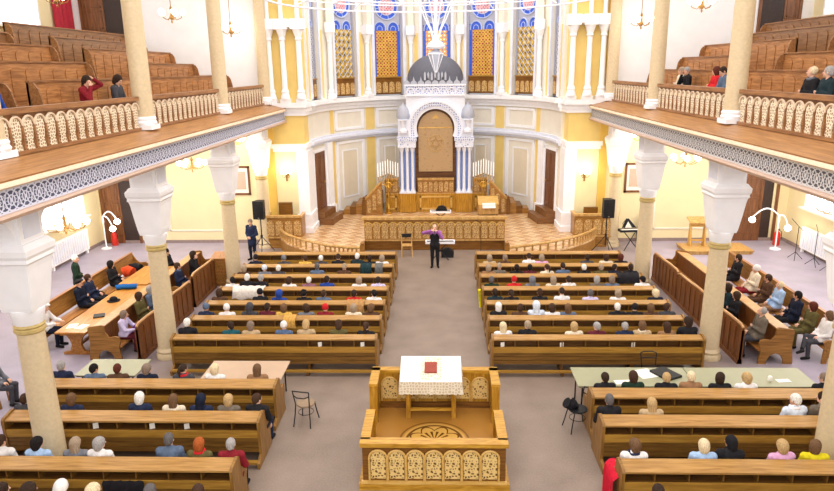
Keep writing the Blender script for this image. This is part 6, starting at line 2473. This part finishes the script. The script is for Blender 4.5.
root = empty('electric_piano', (8.15, 27.55, .001), .1, 'black electric keyboard on a stand beside the right loudspeaker', 'keyboard', 'electric keyboards')
MB().box(-.5, .5, -.17, .17, .8, .9).build('case', 'black', root)
MB().box(-.46, .46, -.165, -.04, .9, .912).build('keys', 'paper', root)
for sx in (-1, 1):
    MB().tube([(sx * .32, -.2, 0), (-sx * .28, .1, .8)], .02, 6).build('stand_leg', 'black_metal', root)
MB().tube([(-.2, .14, .9), (-.3, .2, 1.1), (-.12, .22, 1.32)], .012, 6).build('music_rest', 'black_metal', root)
MB().prism([(-.32, .92), (.3, .92), (-.05, 1.32), (-.16, 1.32)], .16, .2, 'Y').build('music_board', 'black', root)
o = MB().prism([(-.2, .93), (.1, .93), (-.08, 1.2)], .14, .155, 'Y').build('score', 'paper', root)
o = MB().prism([(-.14, 0), (.14, 0), (.2, .45), (.1, .95), (.05, 1.3), (-.05, 1.3), (-.1, .95), (-.2, .45)], -.1, .1, 'Y').build('guitar_case', 'black')
o.location = (8.95, 28.7, .001)
tag(o, 'black guitar case leaning behind the far right column', 'case')

root = empty('microphone_stand', (1.75, 26.75, .001), 0, 'thin black microphone stand right of the performer', 'stand', 'microphone stands')
MB().lathe([(.14, 0), (.14, .02), (.03, .04), (.02, .06)], 14).build('base', 'black_metal', root, True)
MB().tube([(0, 0, .05), (0, 0, 1.35)], .011, 6).build('pole', 'black_metal', root, True)
MB().tube([(0, 0, 1.35), (-.16, -.1, 1.5)], .009, 6).tube([(-.16, -.1, 1.5), (-.23, -.14, 1.55)], .02, 6).build('microphone', 'black', root, True)
for k, (x, y) in enumerate(((14.3, 26.0), (14.55, 25.1), (14.7, 24.3))):
    root = empty('microphone_stand', (x, y, .001), .3 * k, 'black boom microphone stand by the right window, %s from the door' % ORD[k], 'stand', 'microphone stands')
    for j in range(3):
        a = j * 2 * PI / 3
        MB().tube([(0, 0, .3), (.3 * cos(a), .3 * sin(a), 0)], .012, 6).build('leg', 'black_metal', root, True)
    MB().tube([(0, 0, .25), (0, 0, 1.35)], .013, 6).build('pole', 'black_metal', root, True)
    MB().tube([(.35, .3, 1.1), (0, 0, 1.35), (-.5, -.35, 1.75)], .011, 6).build('boom', 'black_metal', root, True)

# ------------------------------------------------------------------ menorahs
def menorah(x, label):
    root = empty('menorah', (x, 32.8, .501), 0, label, 'menorah', 'tall menorahs before the ark')
    MB().lathe([(.2, 0), (.2, .04), (.08, .1), (.06, .2), (.1, .28), (.05, .36), (.035, .8), (.07, .9), (.035, 1.0), (.035, 1.3), (.08, 1.36), (.04, 1.44), (.03, 1.95)], 14).build('stem', 'gold', root, True)
    MB().tube([(.15 * cos(a * PI / 8), 0, 1.45 + .15 * sin(a * PI / 8)) for a in range(16)], .035, 6, closed=True).build('rosette', 'gold', root, True)
    for k in range(9):
        u = k - 4
        x1 = u * .125
        top = 1.98 - abs(u) * .045 + .02
        if u:
            pts = [(0, 0, 1.42 - abs(u) * .02)] + [(x1 * sin(PI / 2 * j / 6), 0, 1.42 + (top - 1.42) * (1 - cos(PI / 2 * j / 6))) for j in range(1, 7)]
            MB().tube(pts, .018, 6).build('arm', 'gold', root, True)
        cup = MB().lathe([(.02, 0), (.045, .03), (.04, .05)], 8, (x1, 0, top)).build('candle_cup', 'gold', root, True)
        MB().lathe([(.022, .05), (.022, .72), (.0001, .76)], 8, (x1, 0, top)).build('candle', 'candle', cup, True)
    return root
menorah(-2.55, 'tall brass menorah with nine white candles left of the ark')
menorah(2.22, 'tall brass menorah with nine white candles right of the ark')

# ------------------------------------------------------------------ chandeliers
root = empty('great_chandelier', (-.02, 13.0, 0), 0, 'huge white ring chandelier hanging above the nave', 'chandelier')
for r, z, t in ((3.12, 8.86, .02), (3.12, 9.0, .014), (2.7, 9.02, .02), (2.2, 9.12, .018), (1.2, 9.05, .018), (.55, 8.9, .02)):
    MB().tube([(r * cos(a * PI / 36), r * sin(a * PI / 36), z) for a in range(72)], t, 6, closed=True).build('ring', 'iron_white', root, True)
MB().tube([(0, 0, 8.05), (0, 0, 13.99)], .035, 8).build('stem', 'iron_white', root, True)
for k in range(12):
    a = k * PI / 6 + .1
    c_, s_ = cos(a), sin(a)
    mb = MB()
    mb.tube([(r * c_, r * s_, z) for r, z in ((.02, 9.3), (.6, 9.05), (1.2, 9.1), (2.0, 9.22), (2.7, 9.05), (3.12, 8.9))], .015, 5)
    mb.build('spoke', 'iron_white', root, True)
for k in range(10):
    a = k * PI / 5
    c_, s_ = cos(a), sin(a)
    MB().tube([(r * c_, r * s_, z) for r, z in ((.04, 8.08), (.1, 8.3), (.2, 8.5), (.28, 8.7), (.45, 8.9), (.8, 9.15), (1.15, 9.1))], .011, 5).build('tendril', 'iron_white', root, True)
    MB().tube([(r * c_, r * s_, z) for r, z in ((.35, 9.05), (.6, 8.86), (.8, 8.92), (.72, 9.05), (.6, 9.0))], .012, 5).build('scroll', 'iron_white', root, True)
bulb = None
for k in range(24):
    a = k * PI / 12
    c_, s_ = cos(a), sin(a)
    p = MB().lathe([(.05, 0), (.07, .03), (.02, .05), (.02, .1)], 8).build('lamp_cup', 'iron_white', root, True) if bulb is None else None
    if bulb is None:
        cup = p
        bulb = MB().lathe([(.02, .1), (.06, .16), (.07, .24), (.04, .32), (.0001, .36)], 8).build('bulb', 'lamp_glow', root, True)
        c1, c2 = cup, bulb
    else:
        c1, c2 = cup.copy(), bulb.copy()
        for c in (c1, c2):
            C.objects.link(c)
            c.parent = root
    for c in (c1, c2):
        c.location = (3.12 * c_, 3.12 * s_, 9.0)
MB().lathe([(.0001, 7.5), (.03, 7.54), (.13, 7.84), (.14, 7.88), (.05, 7.94), (.05, 8.0)], 6).build('drop_finial', 'dome_light', root)
mb = MB()
for k in range(6):
    a = k * PI / 3
    mb.tube([(.02 * cos(a), .02 * sin(a), 7.53), (.14 * cos(a), .14 * sin(a), 7.86)], .009, 5)
mb.tube([(.14 * cos(k * PI / 3), .14 * sin(k * PI / 3), 7.87) for k in range(6)], .014, 5, closed=True)
mb.build('drop_rim', 'iron_white', root)
MB().lathe([(.14, 7.96), (.18, 8.0), (.14, 8.06), (.06, 8.12), (.03, 8.2)], 12).build('cap', 'iron_white', root, True)


def chandelier(x, y, zl, ztop, label, group, arms=6, r=.5, up=True, mat='brass_dull', light=30):
    root = empty('chandelier', (x, y, zl), 0, label, 'chandelier', group)
    MB().tube([(0, 0, -.1), (0, 0, ztop - zl)], .014, 6).build('rod', mat, root, True)
    MB().lathe([(.0001, -.28), (.04, -.22), (.02, -.16), (.1, -.06), (.05, .04), (.03, .2), (.06, .26), (.02, .36)], 10).build('body', mat, root, True)
    for k in range(arms):
        a = 2 * PI * k / arms + .3
        c_, s_ = cos(a), sin(a)
        ar = MB().tube([(rr * c_, rr * s_, z) for rr, z in ((.04, -.02), (r * .4, -.14), (r * .8, -.08), (r, .04))], .014, 5).build('arm', mat, root, True)
        MB().lathe([(.03, .02), (.08, .06), (.11, .12), (.1, .2), (.04, .24), (.0001, .25)], 9, (r * c_, r * s_, 0)).build('glass_shade', 'lamp_glow', ar, True)
    if light:
        ld = bpy.data.lights.new('chandelier_light', 'POINT')
        ld.energy = light
        ld.color = (1, .88, .68)
        ld.shadow_soft_size = .5
        lo = bpy.data.objects.new('chandelier_light', ld)
        C.objects.link(lo)
        lo.location = (x, y, zl - .45)
    return root
AG = 'aisle chandeliers'
chandelier(-10.0, 26.4, 3.9, 5.449, 'brass chandelier with glass shades before the left aisle end wall', AG, light=70)
chandelier(9.75, 26.4, 3.95, 5.449, 'brass chandelier with glass shades before the right aisle end wall', AG, light=70)
chandelier(-11.6, 19.6, 3.0, 5.449, 'glowing chandelier by the left aisle window', AG, 8, .62, light=70)
chandelier(12.4, 20.5, 3.2, 5.449, 'glowing chandelier by the right aisle window', AG, 8, .62, light=70)
chandelier(-8.55, 27.6, 4.75, 5.449, 'gilded chandelier high beside the left pier', AG, 6, .34, mat='gold', light=30)
chandelier(8.3, 27.6, 4.75, 5.449, 'gilded chandelier high beside the right pier', AG, 6, .34, mat='gold', light=30)
GG = 'gallery chandeliers'
for x, y, z, t, l in ((-10.25, 26.5, 9.68, 'on the left gallery, between the two columns', 25), (-8.45, 28.0, 9.2, 'on the left gallery, beside the apse pier', 15), (9.8, 26.3, 9.75, 'on the right gallery, between the two columns', 25), (7.98, 27.6, 9.25, 'on the right gallery, beside the apse pier', 15), (-13.6, 24.6, 10.15, 'on the left gallery, near the red curtain', 0)):
    chandelier(x, y, z, ZC - .001, 'small brass chandelier with lit bulbs ' + t, GG, 5, .42, light=l)

# wall lamps
def sconce(x, y, z, label, light=18):
    root = empty('wall_lamp', (x, y, z), 0, label, 'lamp', 'brass wall lamps on the piers')
    MB().lathe([(.09, -.02), (.09, .0), (.05, .03), (.0001, .05)], 12).build('back_plate', 'brass_dull', root, True)
    root.children[-1].rotation_euler = (PI / 2, 0, 0)
    MB().lathe([(.0001, -.3), (.05, -.26), (.03, -.2), (.06, -.1), (.03, .05)], 8, (0, -.1, 0)).build('drop', 'brass_dull', root, True)
    for k in (-1, 0, 1):
        ar = MB().tube([(0, -.06, -.05), (k * .1, -.16, -.12), (k * .17, -.24, -.04), (k * .17, -.24, .05)], .014, 5).build('arm', 'brass_dull', root, True)
        MB().lathe([(.03, .05), (.06, .1), (.07, .18), (.04, .26), (.0001, .29)], 8, (k * .17, -.24, 0)).build('shade', 'lamp_glow', ar, True)
    ld = bpy.data.lights.new('wall_lamp_light', 'POINT')
    ld.energy = light
    ld.color = (1, .85, .6)
    ld.shadow_soft_size = .25
    lo = bpy.data.objects.new('wall_lamp_light', ld)
    C.objects.link(lo)
    lo.location = (x, y - .6, z + .35)
sconce(-6.72, 28.9, 3.15, 'brass wall lamp glowing on the left pier', 30)
sconce(6.35, 28.9, 3.05, 'brass wall lamp glowing on the right pier', 30)


def arc_lamp(x, y, z, label, s, ends):
    root = empty('wall_lamp', (x, y, z), 0, label, 'lamp', 'two-globe lamps in the aisle corners')
    MB().lathe([(.22, -z + .001), (.22, -z + .04), (.03, -z + .1), (.025, -.3), (.05, -.2), (.03, 0)], 12).build('post', 'white', root, True)
    for k in (0, 1):
        dx, dy, e, hp = ends[k]
        pts = [(dx * t, dy * t, hp * sin(PI * t) + e * t) for t in [j / 10 for j in range(11)]]
        ar = MB().tube(pts, .028, 6).build('arm', 'white', root, True)
        MB().ball((pts[-1][0], pts[-1][1], pts[-1][2] - .1), .13, 10).build('globe', 'lamp_glow', ar, True)
    ld = bpy.data.lights.new('globe_light', 'POINT')
    ld.energy = 25
    ld.color = (1, .95, .85)
    ld.shadow_soft_size = .4
    lo = bpy.data.objects.new('globe_light', ld)
    C.objects.link(lo)
    lo.location = (x - s * .4, y - .6, z + .4)
arc_lamp(-14.85, 28.0, 1.45, 'curved white lamp with two glowing globes in the left corner', -1, ((.63, 0, -.1, .3), (.55, -.3, -.36, .2)))
arc_lamp(14.25, 27.5, 1.45, 'curved white lamp with two glowing globes in the right corner', 1, ((-1.1, 0, -.05, .35), (.36, -.1, -.4, .2)))

for s, x, y in ((-1, -14.75, 28.62), (1, 14.62, 28.2)):
    root = empty('fire_extinguisher', (x, y, .001), 0, 'red fire extinguisher on the floor in the %s aisle corner' % SIDE[s], 'extinguisher')
    MB().lathe([(.13, 0), (.14, .04), (.14, .48), (.1, .57), (.04, .62), (.04, .68)], 12).build('cylinder', 'red', root, True)
    MB().box(-.03, .09, -.02, .02, .68, .72).build('valve', 'black', root)
    MB().tube([(.03, 0, .68), (.16, -.04, .6), (.17, -.05, .3)], .015, 5).build('hose', 'black', root, True)
o = MB().lathe([(.13, 0), (.14, .04), (.14, .48), (.1, .57), (.04, .62), (.04, .68)], 12).build('fire_extinguisher', 'red', None, True)
o.location = (15.0, 28.6, 8.06)
tag(o, 'red fire extinguisher at the top of the right gallery', 'extinguisher')

# radiators under the side windows
for s, y0, y1 in ((-1, 24.5, 27.4), (1, 24.2, 27.2)):
    x = XL if s < 0 else XR
    root = empty('radiator', (x - s * .16, y0, .12), 0, 'white radiator below the bright %s aisle window' % SIDE[s], 'radiator')
    MB().box(-.06, .06, 0, y1 - y0, .05, .95).build('panel', 'white', root)
    mb = MB()
    for k in range(16):
        yy = .1 + k * (y1 - y0 - .2) / 16
        mb.box(min(-s * .061, -s * .075), max(-s * .061, -s * .075), yy, yy + .1, .12, .88)
    mb.build('fin_groove', 'white_blue', root)
    MB().box(-.05, .05, .1, .2, -.119, .05).build('foot', 'white', root)
    MB().box(-.05, .05, y1 - y0 - .2, y1 - y0 - .1, -.119, .05).build('foot', 'white', root)

# pictures
for s, xc in ((-1, -8.84), (1, 8.55)):
    root = empty('framed_picture', (xc, YB - .002, 2.27), 0, 'dark framed picture on the %s aisle end wall beside the column' % SIDE[s], 'picture')
    w, h = .36, 1.2
    MB().box(-w, w, -.02, 0, 0, h).build('print', 'paper', root)
    mb = MB()
    frame_bars(mb, -w - .05, w + .05, -.05, h + .05, 0, .09, .05)
    mb.build('frame', 'door_wood', root)
    MB().box(-w + .14, w - .14, -.026, -.021, .2, h - .2).build('drawing', 'mould_pink', root)

# red curtain hanging in the left gallery
mb = MB()
pts = []
for k in range(25):
    u = k / 24
    pts.append((u * 1.45, .05 * sin(u * 9 * PI)))
poly = pts + [(a, b - .02) for a, b in pts[::-1]]
mb.prism(poly, 9.35 - 8.06, 12.0 - 8.06, 'Z')
o = mb.build('curtain', 'curtain_red', None, True)
o.location = (-15.4, 27.45, 8.06)
o.rotation_euler = (0, 0, PI / 2)
tag(o, 'red curtain hanging beside the left gallery door', 'curtain')

# wooden dais and lectern in the right aisle
o = MB().box(10.3, 12.95, 26.7, 27.95, .001, .16).box(10.25, 13.0, 26.65, 28.0, .13, .165).build('dais', 'stage_light')
tag(o, 'low wooden dais in the right aisle', 'dais')
root = empty('lectern', (10.95, 27.55, .167), 0, 'light wooden lectern standing on the right aisle dais', 'lectern')
MB().prism([(-.25, 1.0), (.3, 1.16), (.3, 1.2), (-.25, 1.04)], -.4, .4, 'X').build('slope', 'stage_light', root)
for x in (-.3, .3):
    MB().prism([(-.16, 0), (.16, 0), (.08, 1.05), (-.08, 1.0)], x - .03, x + .03, 'X').build('leg', 'gold_light', root)
MB().box(-.3, .3, -.02, .02, .2, .28).build('stretcher', 'gold_light', root)
MB().box(-.3, .3, -.02, .02, .82, .98).build('apron', 'gold_light', root)


# ------------------------------------------------------------------ small things on tables and pews
def lump(name, pts, r, mat, label, cat, loc, rz=0.0, flat=1.0):
    o = MB().tube(pts, r, 10).build(name, mat, None, True)
    o.location = loc
    o.rotation_euler = (0, 0, rz)
    o.scale = (1, 1, flat)
    return tag(o, label, cat)


def coat_over(x, y, z, w, mat, label, h=.55, cat='coat', d=.2, dz=.04, top=True):
    """coat hung over the book-rest of a pew, falling down its near side"""
    t = .97 + .022
    prof = [(.0, t), (-d * .5, t - dz * .5 + .012), (-d - .02, t - dz + .006), (-d - .075, t - dz - .05), (-d - .085, t - dz - .25), (-d - .08, t - dz - h)]
    if not top:
        prof = [(-d - .06, .75), (-d - .085, .7), (-d - .09, .5), (-d - .085, .97 - h)]
    vs, fs = [], []
    n = 14
    for j, (yy, zz) in enumerate(prof):
        for k in range(n + 1):
            u = k / n * 2 - 1
            fold = .014 * (1 + sin(k * 1.9 + j * .4))
            vs.append((u * w * (1 + .05 * sin(j * 1.7)), yy - (fold if j > 2 or not top else 0), zz + (fold if j <= 2 and top else 0) + (.03 * sin(k * 1.1) if j == len(prof) - 1 else 0)))
    for j in range(len(prof) - 1):
        for k in range(n):
            a = j * (n + 1) + k
            fs.append((a, a + 1, a + n + 2, a + n + 1))
    o = MB().add(vs, fs).build('coat' if cat == 'coat' else cat, mat, None, True)
    o.location = (x, y, 0.001)
    return tag(o, label, cat)


def cloth_mat(name, c):
    M[name] = plain(name, srgb(*c), .85, .14, 14, spec=.1)
cloth_mat('coat_black', (38, 36, 40)); cloth_mat('coat_teal', (36, 58, 62)); cloth_mat('fur_white', (226, 216, 206))
cloth_mat('coat_tan', (178, 136, 86)); cloth_mat('coat_red', (206, 36, 58)); cloth_mat('scarf_ochre', (206, 160, 84)); cloth_mat('coat_blue', (34, 92, 156))
cloth_mat('coat_orange', (214, 78, 40)); cloth_mat('coat_grey', (112, 112, 110)); cloth_mat('coat_yellow', (218, 206, 36)); cloth_mat('bag_brown', (140, 104, 62))
TZ = .96
coat_over(-5.47, NEAR[-1][2], TZ, .36, 'coat_black', 'black coat hanging on the near side of the third rear left pew', .72, d=.3, dz=.05, top=False)
coat_over(-2.55, ROW_Y[1], TZ, .2, 'coat_teal', 'dark teal coat hung over the second left centre pew', .5)
coat_over(-2.1, ROW_Y[1], TZ, .14, 'coat_grey', 'grey bag hung over the aisle end of the second left pew', .4, 'bag')
coat_over(-6.0, ROW_Y[3], TZ, .5, 'fur_white', 'white fur coat lying over the fourth left centre pew', .3)
coat_over(-4.13, ROW_Y[5], TZ, .17, 'scarf_ochre', 'ochre shawl hung over the sixth left centre pew', .2, 'shawl')
coat_over(-2.45, ROW_Y[4], TZ, .26, 'coat_tan', 'tan coat hung near the aisle over the fifth left centre pew', .2)
coat_over(6.2, ROW_Y[2], TZ, .36, 'coat_black', 'black coat spread over the outer end of the third right centre pew', .2)
# red coat on the end of the third rear right pew
o = coat_over(3.0, 10.6, .98, .3, 'coat_red', 'bright red coat hung on the aisle end of the third rear right pew', .68, d=.12, dz=.0)
o.rotation_euler = (0, 0, -PI / 2)
o.location = (3.24, 10.38, -.3)
lump('scarf', [(-.02, 0, 0), (.0, .1, -.25), (.02, .05, -.6)], .045, 'coat_yellow', 'yellow scarf hanging at the aisle end of the fourth right pew', 'scarf', (1.29, ROW_Y[3] - .12, .9))
lump('bag', [(-.1, 0, 0), (0, .02, -.08), (.1, 0, 0)], .12, 'coat_black', 'black bag lying on the dark chair beside the first rear right pew', 'bag', (2.85, 12.95, .62))

def table_thing(name, x0, x1, y0, y1, z, h, mat, label, cat, rz=0.0):
    cx, cy = (x0 + x1) / 2, (y0 + y1) / 2
    w, d = (x1 - x0) / 2, (y1 - y0) / 2
    o = MB().prism([(-w, -d), (w, -d), (w, d), (-w, d)], 0, h, 'Z').build(name, mat)
    o.location = (cx, cy, z)
    o.rotation_euler = (0, 0, rz)
    return tag(o, label, cat)
T = .7515
table_thing('paper_sheet', -10.4, -10.15, 16.8, 17.15, T, .004, 'paper', 'white sheet of paper at the near end of the oak table', 'paper', .2)
table_thing('paper_sheet', -10.1, -9.85, 16.75, 17.1, T, .004, 'paper', 'white leaflet beside the first sheet on the oak table', 'paper', -.2)
table_thing('folder', -10.05, -9.75, 17.6, 17.9, T, .03, 'black', 'black open folder lying on the long oak table', 'folder', .4)
o = MB().lathe([(.19, 0), (.2, .015), (.12, .03), (.11, .1), (.07, .13), (.0001, .14)], 14).build('black_cap', 'coat_black', None, True)
o.location = (-10.1, 19.05, T)
tag(o, 'round black hat lying on the long oak table', 'hat')
lump('jacket', [(-.3, 0, .08), (-.1, .05, .1), (.1, -.02, .11), (.32, .06, .07)], .13, 'coat_blue', 'bright blue jacket bundled at the end of the long oak table', 'jacket', (-10.25, 20.2, T + .0), .2, .6).location.z = T + .02
lump('jacket', [(-.16, 0, .12), (0, .05, .18), (.18, .0, .12)], .19, 'coat_orange', 'orange jacket heaped on the far part of the left bench', 'jacket', (-11.2, 22.35, .52))
lump('bag', [(-.2, 0, .1), (0, .04, .14), (.2, .0, .1)], .16, 'coat_black', 'dark bag next to the orange jacket on the left bench', 'bag', (-11.2, 22.95, .52))
table_thing('tablet_case', 4.98, 5.42, 13.75, 14.3, T, .05, 'black', 'black folder standing open on the right folding table', 'folder', .5)
table_thing('paper_sheet', 4.55, 4.95, 13.85, 14.3, T, .004, 'paper', 'large white sheet beside the black folder on the folding table', 'paper', .3)
table_thing('paper_sheet', 3.95, 4.4, 13.55, 13.75, T, .004, 'paper', 'white papers at the aisle side of the green folding table', 'paper', .1)
table_thing('leaflet', 7.55, 7.85, 13.65, 13.8, T, .01, 'paper', 'small white leaflet on the far right folding table', 'leaflet', .1)
o = MB().lathe([(.04, 0), (.05, .02), (.05, .1), (.035, .12)], 10).build('paper_cup', 'paper', None, True)
o.location = (7.4, 13.72, T)
tag(o, 'white paper cup on the far right folding table', 'cup')
lump('handbag', [(-.12, 0, 0), (0, .02, .03), (.12, 0, 0)], .12, 'bag_brown', 'brown handbag on the top of the side pew beside the left column', 'bag', (-8.5, 20.9, .6))
for k, (x, y, t) in enumerate(((-7.35, 23.55, 'first left centre pew near the pillar'),)):
    lump('jacket', [(-.25, 0, .1), (0, .05, .16), (.25, 0, .1)], .2, 'coat_teal', 'dark jacket heaped on the outer end of the front left pew', 'jacket', (-6.6, 22.62, .6))
# leaflets stuck in the book shelves of the pews
j = 0
for s, k, dx in ((-1, 6, 2.3), (-1, 6, 1.2), (1, 6, -2.4), (1, 6, -.9), (1, 6, .9)):
    o = table_thing('leaflet', -.05, .05, -.004, .004, .757, .12, 'paper', 'white leaflet upright on the rearmost %s centre pew shelf, %s from the aisle' % (SIDE[s], ORD[{(-1, 2.3): 0, (-1, 1.2): 1, (1, -2.4): 0, (1, -.9): 1, (1, .9): 2}[(s, dx)]]), 'leaflet', .3)
    o.location = (PX[s] + dx, ROW_Y[k] - .17, .712)
for dx, w in ((-1.9, 'first'), (-.75, 'second'), (.4, 'third'), (1.1, 'fourth')):
    o = table_thing('leaflet', -.05, .05, -.004, .004, .757, .12, 'paper', 'white leaflet upright on the second rear left pew shelf, %s from the outer end' % w, 'leaflet', .4)
    o.location = (NEARX[-1][1] + dx, NEAR[-1][1] - .24, .712)

# ------------------------------------------------------------------ lights
def area(name, x, y, z, sx, sy, e, col=(1, 1, 1), rot=(0, 0, 0)):
    d = bpy.data.lights.new(name, 'AREA')
    d.shape = 'RECTANGLE'
    d.size, d.size_y = sx, sy
    d.energy = e
    d.color = col
    o = bpy.data.objects.new(name, d)
    C.objects.link(o)
    o.location = (x, y, z)
    o.rotation_euler = rot
    return o
area('nave_light', 0, 9, 13.6, 12, 12, 900, (1, .98, .96))
area('nave_light', 0, 22, 13.6, 12, 12, 1300, (1, .98, .96))
area('rear_fill_light', 0, -.6, 8.5, 24, 8, 1900, (.97, .98, 1), (PI / 2, 0, 0))  # added fill behind the camera to brighten columns and pew backs, no window there
area('apse_light', -.2, 31.5, 13.6, 8, 4, 420, (1, .97, .93))
for s in (-1, 1):
    area('aisle_light', s * 11.3, 14, 5.38, 6, 14, 420, (1, .95, .9))
    area('aisle_light', s * 11.3, 24.5, 5.38, 6, 6, 260, (1, .93, .84))
    area('gallery_light', s * 11, 20, 13.5, 7, 16, 440, (1, .97, .94))
w = bpy.data.worlds.new('hall')
bpy.context.scene.world = w
w.use_nodes = True
bg = w.node_tree.nodes['Background']
bg.inputs['Color'].default_value = (.9, .95, 1, 1)
bg.inputs['Strength'].default_value = .5
vs_ = bpy.context.scene.view_settings
vs_.view_transform = 'Standard'
vs_.look = 'None'
vs_.exposure = 0.0
